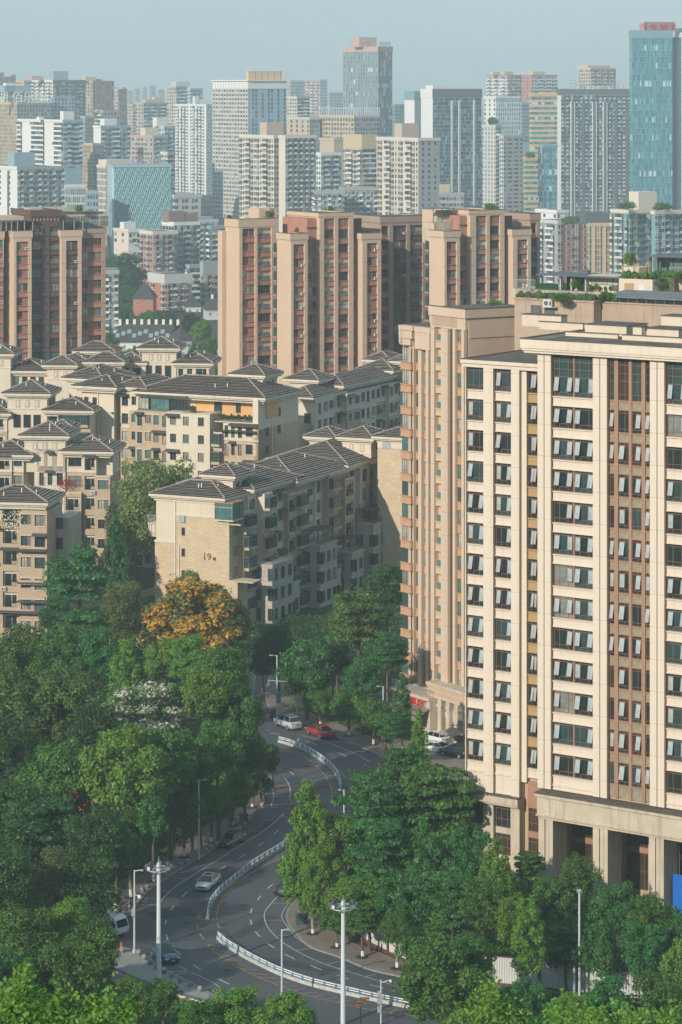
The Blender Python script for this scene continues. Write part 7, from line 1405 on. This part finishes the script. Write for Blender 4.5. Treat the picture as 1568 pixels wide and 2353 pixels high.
# ================= vehicles =================
glassc = mat('car_glass', (.012, .016, .018), .06, 0, spec=.8); chrome = mat('chrome', (.5, .5, .5), .25, 0, metal=.8); lampw = mat('headlight', (.6, .62, .62), .15, 0); lampr = mat('tail_light', (.35, .01, .01), .25, 0)
platB = mat('blue_plate', (.02, .15, .45), .5, 0); platG = mat('green_plate', (.12, .5, .25), .5, 0); rimm = mat('alloy', (.35, .36, .37), .4, 0, metal=.6)
def paint(name, c, r=.22): m = mat(name, c, r, 0, spec=.6); m.node_tree.nodes['Principled BSDF'].inputs['Coat Weight'].default_value = .6; return m
def wheel_mesh(): return cached('tyre', lambda: MB().tube([(0, -.11, 0), (0, -.09, 0), (0, .09, 0), (0, .11, 0)], [.29, .335, .335, .29], 16).mesh('tyre', black)), cached('rim', lambda: (lambda b: [b.tube([(0, -.12, 0), (0, .12, 0)], .06, 8)] + [b.box(-.03, .03, -.118, .118, .03, .22) for _ in (0,)] + [b.tube([(0, -.115, 0), (0, .115, 0)], .215, 14)] and b.mesh('rim', rimm))(MB()))
def car(label, px, py, hx, hy, pm, kind='sedan', plate=platB, z=0.0, L=4.8, name='car', cat='car'):
    p = gp(px, py, z); q = gp(hx, hy, z); a = math.atan2(q.y - p.y, q.x - p.x); o = thing(name, label, cat, p, a, 'vehicles')
    suv = kind == 'suv'; hgt = 1.68 if suv else 1.45; zb = .28 if suv else .2; up = .12 if suv else 0; sx = L / 4.84
    st = [(-2.42, .42, .82 + up, .66), (-2.36, .28, .95 + up, .82), (-2.1, zb, 1.02 + up, .89), (-1.2, zb, 1.0 + up, .925), (0, zb, .97 + up, .93), (.9, zb, .95 + up, .925), (1.25, zb, .92 + up, .915), (1.8, zb, .86 + up, .89), (2.2, .24, .75 + up, .83), (2.38, .32, .62 + up, .70), (2.42, .4, .55, .6)]
    b = MB(); vs = []; n = 11
    for (x, b0, t, w_) in st:
        hp = [(w_ * .86, b0), (w_, b0 + .14), (w_ * 1.005, (b0 + t) / 2), (w_ * .965, t - .1), (w_ * .8, t - .015)]; ring = [(-y, zz) for y, zz in hp] + [(0, t + .02)] + [(y, zz) for y, zz in hp[::-1]]
        vs += [(x * sx, y, zz) for y, zz in ring]
    fs = [(i * n + j, i * n + j + 1, (i + 1) * n + j + 1, (i + 1) * n + j) for i in range(len(st) - 1) for j in range(n - 1)]; fs += [tuple(range(n))[::-1], tuple((len(st) - 1) * n + j for j in range(n))] + [(i * n + n - 1, i * n, (i + 1) * n, (i + 1) * n + n - 1) for i in range(len(st) - 1)]
    b.add(vs, fs)
    bo = b.build('body', pm, o, smooth=True)
    rb = -2.15 if suv else -1.95; rt = -1.75 if suv else -1.05; zt = .93 + up
    base = [(1.28, .70, zt), (1.05, .84, zt + .01), (rb + .3, .84, zt + .05), (rb, .66, zt + .06)]; top = [(.42, .50, hgt - .05), (.30, .61, hgt - .06), (rt + .12, .60, hgt - .07), (rt, .48, hgt - .08)]
    b = MB(); V_ = [(x * sx, y, zz) for x, y, zz in base] + [(x * sx, -y, zz) for x, y, zz in base[::-1]] + [(x * sx, y, zz) for x, y, zz in top] + [(x * sx, -y, zz) for x, y, zz in top[::-1]]
    b.add(V_, [(i, (i + 1) % 8, 8 + (i + 1) % 8, 8 + i) for i in range(8)] + [tuple(range(8, 16))]); b.build('windows', glassc, o)
    rf = [(x * .97, y * .99, hgt) if i not in (0, 3) else (x * .98, y * .98, hgt - .03) for i, (x, y, zz) in enumerate(top)]
    b = MB(); V2 = [(x * sx, y, zz) for x, y, zz in top] + [(x * sx, -y, zz) for x, y, zz in top[::-1]] + [(x * sx, y, zz) for x, y, zz in rf] + [(x * sx, -y, zz) for x, y, zz in rf[::-1]]
    b.add(V2, [(i, (i + 1) % 8, 8 + (i + 1) % 8, 8 + i) for i in range(8)] + [tuple(range(8, 16))])
    for s in (1, -1):
        for (i, j) in ((1, 1), (2, 2)): b.tube([(base[i][0] * sx, s * base[i][1], base[i][2]), (top[j][0] * sx, s * top[j][1], top[j][2])], .035, 4)
        mx = (base[1][0] + base[2][0]) / 2 * sx; b.tube([(mx, s * .85, zt), (mx, s * .62, hgt - .06)], .03, 4)
    b.build('roof', pm, o)
    if kind == 'sun': MB().box(-.5, .15, -.38, .38, hgt - .01, hgt + .012).build('sunroof', glassc, o)
    ty, ri = wheel_mesh()
    for x in (1.45, -1.42):
        for s in (1, -1):
            w_ = put('wheel', ty, o, (x * sx, s * .83, .335)); put('rim', ri, w_)
            MB().tube([(x * sx, s * .80, .335), (x * sx, s * .945, .335)], .385, 14).build('wheel_arch', black, o) if False else None
    for s in (1, -1):
        MB().box(2.16 * sx, 2.37 * sx, s * .48, s * .80, .60 + up, .70 + up).build('headlight', lampw, o); MB().box(-2.41 * sx, -2.28 * sx, s * .45, s * .84, .78 + up, .90 + up).build('tail_light', lampr, o)
        MB().box(.92, 1.08, s * .93, s * 1.08, .97 + up, 1.08 + up).build('mirror', pm, o)
    MB().box(2.42 * sx, 2.445 * sx, -.24, .24, .38, .52).build('number_plate', plate, o); MB().box(-2.45 * sx, -2.42 * sx, -.24, .24, .62 + up, .76 + up).build('number_plate', plate, o)
    MB().box(2.3 * sx, 2.43 * sx, -.42, .42, .54, .66).build('grille', black, o)
    return o
s1_ = car('silver SUV parked by the kerb near the blue and black litter bin', 662, 1672, 631, 1660, paint('silver_paint', (.42, .44, .46), .3), 'suv', L=4.6)
s2_ = car('red sedan following the silver SUV', 736, 1691, 704, 1679, paint('red_car_paint', (.38, .012, .02)))
for q_ in (s1_, s2_): q_.scale = (1.16, 1.12, 1.12)
car('dark grey sedan parked beside the stone ball bollards', 533, 1940, 506, 1954, paint('graphite_paint', (.055, .06, .065))); car('white sedan driving beside the median barrier', 478, 2038, 452, 2061, paint('white_car_paint', (.68, .70, .72)), 'sun', platG, L=4.95)
car('dark blue hatchback parked by the pale ramp behind the left lighting mast', 379, 2204, 412, 2228, paint('navy_paint', (.02, .07, .15)), 'sedan', platG, L=4.7); car('dark car half hidden under the leafy tree by the curved parking bay', 664, 2052, 700, 2029, paint('blue_black_paint', (.015, .02, .03)))
car('white car in front of the portico, partly behind the conical tree', 1001, 1706, 972, 1698, paint('white_car_paint', (.68, .70, .72)), 'suv', z=.1); car('white car behind the trees on the plaza, nearer one', 998, 1727, 962, 1722, paint('white_car_paint', (.68, .70, .72)), 'sedan', z=.1); car('black car on the plaza beside the beige parasol', 1046, 1738, 1020, 1733, paint('black_paint', (.012, .012, .014)), 'suv', z=.1)
# white van
p = gp(246, 2146); q = gp(292, 2158); o = thing('van', 'white van with a flat roof, half covered by the dark round tree', 'van', p, math.atan2(q.y - p.y, q.x - p.x), 'vehicles'); wv = paint('van_white', (.66, .70, .70), .35)
b = MB(); pr = [(-2.7, .4), (2.3, .4), (2.45, .6), (2.4, 1.15), (2.1, 1.95), (1.9, 2.2), (1.5, 2.3), (-2.6, 2.3), (-2.7, 2.1)]; n = len(pr); w_ = .95; V_ = [(x, -w_ if z_ < 2 else -w_ * .9, z_) for x, z_ in pr] + [(x, w_ if z_ < 2 else w_ * .9, z_) for x, z_ in pr]
b.add(V_, [(i, (i + 1) % n, n + (i + 1) % n, n + i) for i in range(n)] + [tuple(range(n))[::-1], tuple(range(n, 2 * n))]); b.build('body', wv, o)
b = MB(); b.add([(2.43, -.8, 1.2), (2.43, .8, 1.2), (2.13, .8, 1.93), (2.13, -.8, 1.93)], [(0, 1, 2, 3)]); b.build('windscreen', glassc, o)
for s in (1, -1): MB().box(1.1, 1.95, s * .94, s * .965, 1.25, 1.85).build('side_window', glassc, o); MB().box(-1.2, .8, s * .94, s * .965, 1.25, 1.85).build('side_window', glassc, o); MB().box(2.35, 2.47, s * .6, s * .88, .75, .95).build('headlight', lampw, o); MB().box(2.0, 2.15, s * .98, s * 1.2, 1.3, 1.7).build('mirror', black, o)
for x in (1.6, -1.7):
    for s in (1, -1): w2 = put('wheel', wheel_mesh()[0], o, (x, s * .86, .335)); put('rim', wheel_mesh()[1], w2)
p = gp(279, 2180); tag(MB().box(p.x - .2, p.x + .2, p.y - .2, p.y + .2, 0, .06).tube([(p.x, p.y, .06), (p.x, p.y, .75)], [.16, .03], 8).build('traffic_cone', mat('cone_orange', (.55, .12, .03), .6, .05)), 'orange traffic cone at the edge of the drive by the white van', 'traffic cone')

# ================= street furniture =================
def lamp(label, px, yb, yt, arm=1, al=22, r=.11, m=polew, second=None, z=.14, name='street_lamp'):
    p = gp(px, yb, z); k = p.y / F; hh = (yb - yt) * k; o = thing(name, label, 'street lamp', p, 0, 'street lamps')
    MB().tube([(0, 0, 0), (0, 0, .35), (0, 0, .36), (0, 0, hh)], [r * 1.6, r * 1.6, r, r * .75], 8).build('pole', m, o)
    L = al * k * arm
    MB().tube([(0, 0, hh - .1), (L * .6, -.2, hh + .05)], .05, 6).build('arm', m, o)
    b = MB(); b.box(L * .5, L, -.36, -.1, hh + .02, hh + .12); b.box(L * .58, L * .97, -.34, -.12, hh - .01, hh + .02, 1); b.build('lamp_head', [steel, lampw], o)
    return o, hh
l1, h1 = lamp('grey street lamp behind the dark sedan on the left pavement', 457, 1975, 1792, 1, 20)
l2, h2 = lamp('grey street lamp with a control box, left of the left lighting mast', 309, 2190, 2000, 1, 21); MB().box(-.3, .1, -.25, .25, h2 * .45, h2 * .45 + .7).build('control_box', steel, l2); MB().ball((.55, -.1, h2 * .68), .22, 8, 5).tube([(0, 0, h2 * .7), (.5, -.1, h2 * .7)], .04, 4).build('dome_camera', white, l2)
l3, h3 = lamp('grey street lamp with a small blue street sign, inside the upper bend', 604, 1765, 1680, 1, 18); MB().box(-.9, .9, -.1, .0, .5, 1.0).build('street_sign', platB, l3)
l4, h4 = lamp('tall pale street lamp with a blue notice at the side street corner', 637, 1652, 1506, -1, 18, .13); MB().box(-.1, .55, -.12, 0, h4 * .26, h4 * .40).build('notice', platB, l4); MB().box(-.02, .3, -.14, -.12, h4 * .33, h4 * .335).box(-.02, .4, -.14, -.12, h4 * .30, h4 * .305).box(-.02, .35, -.14, -.12, h4 * .36, h4 * .365).build('notice_print', white, l4)
lamp('grey street lamp near the portico trees', 881, 1704, 1577, -1, 16)
lamp('short visible lamp top above the wide spreading tree', 791, 1915, 1815, -1, 14); lamp('white lamp post above the right wood, left of the tall plain pole', 960, 2185, 2055, -1, 12)
lamp('grey street lamp standing between the barrier and the parking bay, bottom centre', 648, 2292, 2136, 1, 18); lamp('small lamp top poking out of the park wood', 252, 1650, 1468, -1, 9, .09)
# plain tall pole and short post on the right
for (lab, px, yb, yt, r) in (('tall plain grey pole in front of the corrugated fence', 1332, 2300, 2050, .13), ('short grey post beside the tall plain pole', 1320, 2300, 2188, .13)):
    p = gp(px, yb); k = p.y / F; o = thing('pole', lab, 'pole', p); MB().tube([(0, 0, 0), (0, 0, (yb - yt) * k)], [r, r * .75], 8).build('shaft', polew, o); MB().box(-.25, .2, -.15, .15, (yb - yt) * k, (yb - yt) * k + .25).build('cap', steel, o)
# lighting masts
def mast(label, px, yb, yr, yt):
    p = gp(px, yb, .1); k = p.y / F; o = thing('lighting_mast', label, 'lighting mast', p, 0, 'tall lighting masts'); hr = (yb - yr) * k; ht = (yb - yt) * k
    MB().tube([(0, 0, 0), (0, 0, hr)], [.26, .19], 12).build('pole', mat('mast_white', (.62, .66, .68), .35, .05), o); MB().tube([(0, 0, hr), (0, 0, hr + .5), (0, 0, hr + .5), (0, 0, ht)], [.3, .2, .05, .02], 8).build('spike', steel, o)
    b = MB(); n = 14
    for i in range(n):
        a0, a1 = 2 * math.pi * i / n, 2 * math.pi * (i + 1) / n; b.tube([(1.25 * math.cos(a0), 1.25 * math.sin(a0), hr - .15), (1.25 * math.cos(a1), 1.25 * math.sin(a1), hr - .15)], .06, 5)
    for i in range(4): a0 = math.pi * i / 4; b.tube([(1.25 * math.cos(a0), 1.25 * math.sin(a0), hr - .15), (-1.25 * math.cos(a0), -1.25 * math.sin(a0), hr - .15)], .04, 4)
    b.build('ring', steel, o)
    me = cached('flood', lambda: MB().box(-.22, .22, -.12, .12, 0, .38).box(-.19, .19, .12, .14, .03, .35, 1).mesh('floodlight', [greyp, lampw]))
    for i in range(8): a0 = 2 * math.pi * i / 8; f = put('floodlight', me, o, (1.25 * math.cos(a0), 1.25 * math.sin(a0), hr - .05), a0 - math.pi / 2)
mast('tall white lighting mast beside the dark blue hatchback', 365, 2256, 1994, 1968); mast('tall white lighting mast at the bottom, in front of the long barrier', 789, 2352, 2082, 2058)
# camera pole with long arm
p = gp(683, 1660, .14); k = p.y / F; o = thing('camera_pole', 'grey traffic camera pole with a long arm reaching left, behind the silver SUV', 'camera pole', p); hh = 98 * k
MB().tube([(0, 0, 0), (0, 0, hh)], [.14, .1], 8).build('pole', steel, o); MB().tube([(0, 0, hh - .4), (-66 * k, 0, hh - .1)], [.09, .06], 6).build('arm', steel, o); MB().ball((-66 * k, 0, hh - .8), .28, 8, 6).tube([(-66 * k, 0, hh - .6), (-66 * k, 0, hh)], .05, 5).build('dome_camera', white, o); MB().box(.1, .7, -.2, .2, hh * .35, hh * .35 + 1.1).build('control_box', steel, o)
p = gp(876, 2352, .14); k = p.y / F; o = thing('camera_pole', 'slim white camera pole with boxes at the bottom edge right of the lighting mast', 'camera pole', p); hh = 100 * k
MB().tube([(0, 0, 0), (0, 0, hh)], [.09, .07], 8).build('pole', polew, o); MB().tube([(0, 0, hh - .3), (.9, 0, hh)], .04, 5).ball((.95, 0, hh - .15), .16, 8, 5).build('camera', white, o)
for z_ in (1.1, 1.9, 2.6): MB().box(-.35, .05, -.2, .1, z_, z_ + .55).build('control_box', steel, o)
# direction sign
p = gp(829, 2362, .1); o = thing('finger_sign', 'small brown direction signpost at the bottom edge', 'signpost', p); MB().tube([(0, 0, 0), (0, 0, 2.9)], .05, 6).build('post', black, o)
for z_, x in ((2.1, -.7), (2.45, -.5), (2.75, -.1)): MB().box(x, x + .95, -.05, .0, z_, z_ + .22).build('sign_blade', mat('sign_brown', (.12, .06, .02), .6, .1), o); MB().box(x + .1, x + .8, -.06, -.05, z_ + .08, z_ + .13).build('lettering', yline, o)
# ball bollards
c5 = lambda x, y: (x * .40296, 1436 + y * .40296)
bm = cached('bb', lambda: MB().ball((0, 0, .30), .30, 14, 9).mesh('ball', mat('granite_ball', (.27, .27, .26), .8, .2, 6, fine=14), True)); bs = cached('bs2', lambda: MB().tube([(0, 0, 0), (0, 0, .08)], [.2, .16], 10).mesh('base', kerbm))
BL = [(1523, 929), (1523, 948), (1522, 968), (1518, 988), (1497, 1033), (1470, 1065), (1455, 1082), (1439, 1100), (1422, 1118), (1396, 1143), (1362, 1170), (1233, 1257), (1205, 1275), (1178, 1293), (1130, 1320), (1066, 1355), (1030, 1376), (992, 1396), (940, 1430), (912, 1445), (886, 1463), (840, 1497), (815, 1517), (785, 1545), (748, 1592), (733, 1615), (711, 1647), (679, 1667), (697, 1863), (792, 1877), (823, 1905), (858, 1931), (893, 1955), (936, 1982), (979, 2007), (1028, 2034), (1086, 2061), (1143, 2086)]
for i, (x, y) in enumerate(BL):
    px, py = c5(x, y + 8); p = gp(px, py, .145); o = thing('ball_bollard', 'round granite ball bollard on the pale ramp edge' if y > 1860 else 'round granite ball bollard along the left kerb', 'bollard', p, 0, 'ball bollards on the ramp edge' if y > 1860 else 'ball bollards along the left kerb'); put('ball', bm, o, (0, 0, .05)); put('base', bs, o)
# tree pits
pitm = mat('tree_pit_soil', (.03, .035, .02), .95, .3, 2)
for t in ST: p = gp(t[1], t[3]); b = MB(); b.ball((p.x, p.y, .14), .75, 10, 4, 0, (1, 1, .16)); b.build('tree_pit', pitm, kind='structure')
# litter bins
def bin_(label, px, py, col):
    p = gp(px, py, .145); o = thing('litter_bin', label, 'litter bin', p, .3); MB().box(-.5, .5, -.22, .22, 0, .95).build('body', col[0], o); MB().box(-.55, .55, -.27, .27, .95, 1.25).build('hood', greyp, o); MB().box(.02, .48, -.24, -.22, .1, .85).build('door', col[1], o)
bin_('black litter bin on the left pavement among ball bollards', 560, 1893, (greyp, black)); bin_('blue and black litter bin at the side street corner', 629, 1650, (greyp, platB)); bin_('green-blue litter bin on the right pavement by the parking bay', 690, 2125, (greyp, mat('bin_teal', (.02, .16, .18), .6, .1)))
# pale ramp with parapet wall, bottom left of the road
rp = [gp(243, 2236), gp(282, 2186), gp(306, 2192), gp(352, 2220), gp(400, 2248), gp(484, 2290), gp(470, 2306), gp(330, 2262)]
b = MB(); b.prism([(p.x, p.y) for p in (rp if sum((rp[i].x * rp[(i + 1) % 8].y - rp[(i + 1) % 8].x * rp[i].y) for i in range(8)) > 0 else rp[::-1])], -.02, .16); b.build('ramp', mat('pale_concrete', (.30, .30, .29), .9, .15, .6, fine=5), kind='structure')
path = W([(243, 2240), (262, 2236), (330, 2264), (400, 2290), (475, 2310)], 4); b = MB(); ribbon(b, path, -.18, .0, -3.2, .42); ribbon(b, path, -.26, .08, .42, .52, 1); tag(b.build('parapet_wall', [creamV, greyp]), 'cream retaining wall with a dark coping below the pale ramp', 'wall')
# corrugated fence
def fence(label, pts, hgt, n):
    P = [gp(*p) for p in pts]; o = thing('corrugated_fence', label, 'fence', P[0])
    cm = mat('corrugated_sheet', (.52, .53, .52), .5, .08); rm = mat('rust_brown_post', (.12, .05, .035), .7, .15)
    for a_, c_ in zip(P, P[1:]):
        a2, c2_ = a_ - P[0], c_ - P[0]; L = (c2_ - a2).length; m = max(1, round(L / n)); d = (c2_ - a2) / L; nn = Vector((-d.y, d.x, 0)); ang = math.atan2(d.y, d.x); sg = L / m
        me = cached(('cf', round(sg, 2), hgt), lambda: (lambda b: [b.add([(i * .13, (i % 2) * .07, .35), ((i + 1) * .13, ((i + 1) % 2) * .07, .35), ((i + 1) * .13, ((i + 1) % 2) * .07, hgt), (i * .13, (i % 2) * .07, hgt)], [(0, 1, 2, 3)]) for i in range(int(sg / .13))] and b.mesh('fence_panel', cm))(MB()))
        pm_ = cached(('fp', hgt), lambda: MB().box(-.12, .12, -.12, .12, 0, hgt + .2).mesh('post', rm)); rl = cached(('fr2', round(sg, 2), hgt), lambda: MB().box(0, sg, -.04, .1, hgt, hgt + .1).mesh('rail', rm)); sk_ = cached(('fs', round(sg, 2)), lambda: MB().box(0, sg, -.06, .12, 0, .35).mesh('skirting', rm))
        for i in range(m):
            p = a2 + d * (i * sg); put('fence_panel', me, o, p, ang); put('post', pm_, o, p, ang); put('rail', rl, o, p, ang); put('skirting', sk_, o, p, ang)
    put('post', pm_, o, P[-1] - P[0])
fence('white corrugated fence behind the right pavement street trees', [(765, 2118), (850, 2172), (935, 2215)], 2.3, 4.6); fence('long white corrugated fence with brown posts at the lower right', [(1090, 2262), (1240, 2275), (1420, 2300), (1568, 2308), (1640, 2315)], 3.0, 5.2)
# blue hoarding at the right edge
p = gp(1547, 2110); ang = fa.a; o = thing('hoarding', 'bright blue sheet metal hoarding at the right edge beside the portico', 'hoarding', p, ang); hb = 100 * p.y / F; bm_ = mat('hoarding_blue', (.005, .13, .50), .5, .06)
me = cached('hb', lambda: (lambda b: [b.add([(i * .15, (i % 2) * .06, 0), ((i + 1) * .15, ((i + 1) % 2) * .06, 0), ((i + 1) * .15, ((i + 1) % 2) * .06, hb), (i * .15, (i % 2) * .06, hb)], [(0, 1, 2, 3)]) for i in range(8)] and b.mesh('sheet', bm_))(MB()))
for i in range(6): put('sheet', me, o, (i * 1.2, 0, .1))
# shop with red sign at the foot of the peach tower
p = gp(905, 1668); o = thing('shop_canopy', 'grey tiled shop canopy with a red rooftop sign and railed terrace', 'shop', (fb.o.x, fb.o.y, 0), fb.a); xs0, xs1 = fb.u(895, -4), fb.u(982, -4)
zc2 = fb.z(940, 1600, -4); MB().box(xs0, xs1, -3.5, 1.2, 0, zc2).build('shop_wall', stonew, o); MB().box(xs0 - .2, xs1, -3.8, 1.2, zc2, zc2 + .4).build('terrace_floor', peach, o); put('railing', rail_mesh(xs1 - xs0, 1.3, steel), o, (xs0, -3.6, zc2 + .4))
b = MB(); roofface(b, (xs0 - .4, -6.2, zc2 - 2.6), (xs1, -6.2, zc2 - 2.6), (xs0 - .4, -3.5, zc2 - 1.1), (xs1, -3.5, zc2 - 1.1)); b.build('canopy_tiles', [tile, tilesh], o, kind='stuff')
put('sign_lettering', text_mesh('COATHRUST', 1.35, mat('sign_red', (.62, .03, .05), .6, 0), .08), o, ((xs0 + xs1) / 2, -3.95, zc2 - .9))
# parasol, table and lantern by the portico
p = gp(1062 - 22, 1722, .1); o = thing('parasol', 'beige cantilever parasol on the plaza by the portico', 'parasol', p)
b = MB(); n = 8; T_ = [(0, 0, 3.1)] + [(2.0 * math.cos(2 * math.pi * i / n), 2.0 * math.sin(2 * math.pi * i / n), 2.35) for i in range(n)]; b.add(T_, [(0, 1 + i, 1 + (i + 1) % n) for i in range(n)]); b.add([(x, y, z_ - .12) for x, y, z_ in T_[1:]] + T_[1:], [(i, (i + 1) % n, n + (i + 1) % n, n + i) for i in range(n)]); b.tube([(0, 0, 3.1), (0, 0, 3.3)], .12, 6); b.build('canopy', mat('beige_canvas', (.33, .27, .22), .9, .06), o)
MB().tube([(2.3, 0, 0), (2.4, 0, 2.2), (1.8, 0, 3.5), (0, 0, 3.3)], .05, 6).build('pole', greyp, o)
tag(MB().ball((0, 0, 0), .6, 12, 8, 0, (1, 1, .9)).build('paper_lantern', mat('lantern_orange', (.40, .13, .05), .7, .1), None, ap(1058, 1665, F * .0609)), 'orange round lantern hanging at the right portico pillar', 'lantern')
# ================= people =================
def person(label, px, py, shirt, trousers, z=.1, Y=None, rz=0, s=1.0, stride=.12):
    p = gp(px, py, z) if Y is None else ap(px, py, Y)
    J = [(0, 0, .92), (0, 0, 1.15), (0, 0, 1.40), (0, 0, 1.50), (0, -.02, 1.62), (0, -.01, 1.72), (.10, 0, .88), (.11, stride, .48), (.11, stride * 1.2, .06), (.11, stride * 1.2 - .14, .03), (-.10, 0, .88), (-.11, -stride, .48), (-.11, -stride * 1.2, .06), (-.11, -stride * 1.2 - .14, .03),
         (.19, 0, 1.38), (.25, -.02, 1.12), (.25, -.14, .88), (.25, -.18, .80), (-.19, 0, 1.38), (-.25, .02, 1.12), (-.25, -.08, .88), (-.25, -.12, .80)]
    Ed = [(0, 1), (1, 2), (2, 3), (3, 4), (4, 5), (0, 6), (6, 7), (7, 8), (8, 9), (0, 10), (10, 11), (11, 12), (12, 13), (2, 14), (14, 15), (15, 16), (16, 17), (2, 18), (18, 19), (19, 20), (20, 21)]
    rr = [.15, .13, .16, .06, .095, .085, .09, .065, .045, .04, .09, .065, .045, .04, .065, .048, .036, .04, .065, .048, .036, .04]
    def mk():
        me = bpy.data.meshes.new('body'); me.from_pydata(J, Ed, []); ob = bpy.data.objects.new('tmp', me); C.objects.link(ob); md = ob.modifiers.new('s', 'SKIN')
        for v, r_ in zip(me.skin_vertices[0].data, rr): v.radius = (r_, r_ * .8)
        me.skin_vertices[0].data[0].use_root = True
        ob.modifiers.new('u', 'SUBSURF').levels = 1; dg = bpy.context.evaluated_depsgraph_get(); m2 = bpy.data.meshes.new_from_object(ob.evaluated_get(dg)); bpy.data.objects.remove(ob)
        m2.materials.clear(); [m2.materials.append(m) for m in (mat('skin', (.42, .25, .17), .6, 0), shirt, trousers, black)]
        for f in m2.polygons: c_ = f.center; f.material_index = 0 if (c_.z > 1.5 or (c_.z < .90 and abs(c_.x) > .2)) else 1 if c_.z > .93 else 3 if c_.z < .09 else 2; f.use_smooth = True
        return m2
    o = thing('person', label, 'person', p, rz); o.scale = (s, s, s)
    put('body', cached(('pp', shirt.name, trousers.name, stride), mk), o); MB().ball((0, .015, 1.72), .105, 8, 6, 0, (1, 1.05, .8)).build('hair', black, o); MB().box(-.015, .015, -.125, -.09, 1.62, 1.66).build('nose', mat('skin', (.42, .25, .17), .6, 0), o)
cr_, cb_, cg_, cp_ = mat('red_coat', (.5, .02, .03), .8, .05), mat('black_cloth', (.03, .03, .035), .9, .1), mat('blue_grey_cloth', (.14, .20, .24), .9, .1), mat('pink_cloth', (.55, .28, .30), .9, .05)
person('person in red walking near the red mopeds on the right pavement', 880, 1713, cr_, cb_, .14, rz=.6); person('person in a red jacket at the kerb, nearer the trees', 887, 1735, cr_, cr_, .14, rz=2.0); person('person in blue-grey jacket behind the corrugated fence', 1255, 2262, cg_, cb_, 0, rz=1)
person('person in black standing under the rooftop canopy', 1289, 667, cb_, cb_, 0, 441.5, rz=.4); person('child in pink by the terrace railing', 1203, 667, cp_, mat('cloth_white', (.6, .6, .6), .9, .1), 0, 441.5, s=.72); person('smaller child in white by the terrace railing', 1211, 667, mat('cloth_white', (.6, .6, .6), .9, .1), cp_, 0, 441.5, s=.6)
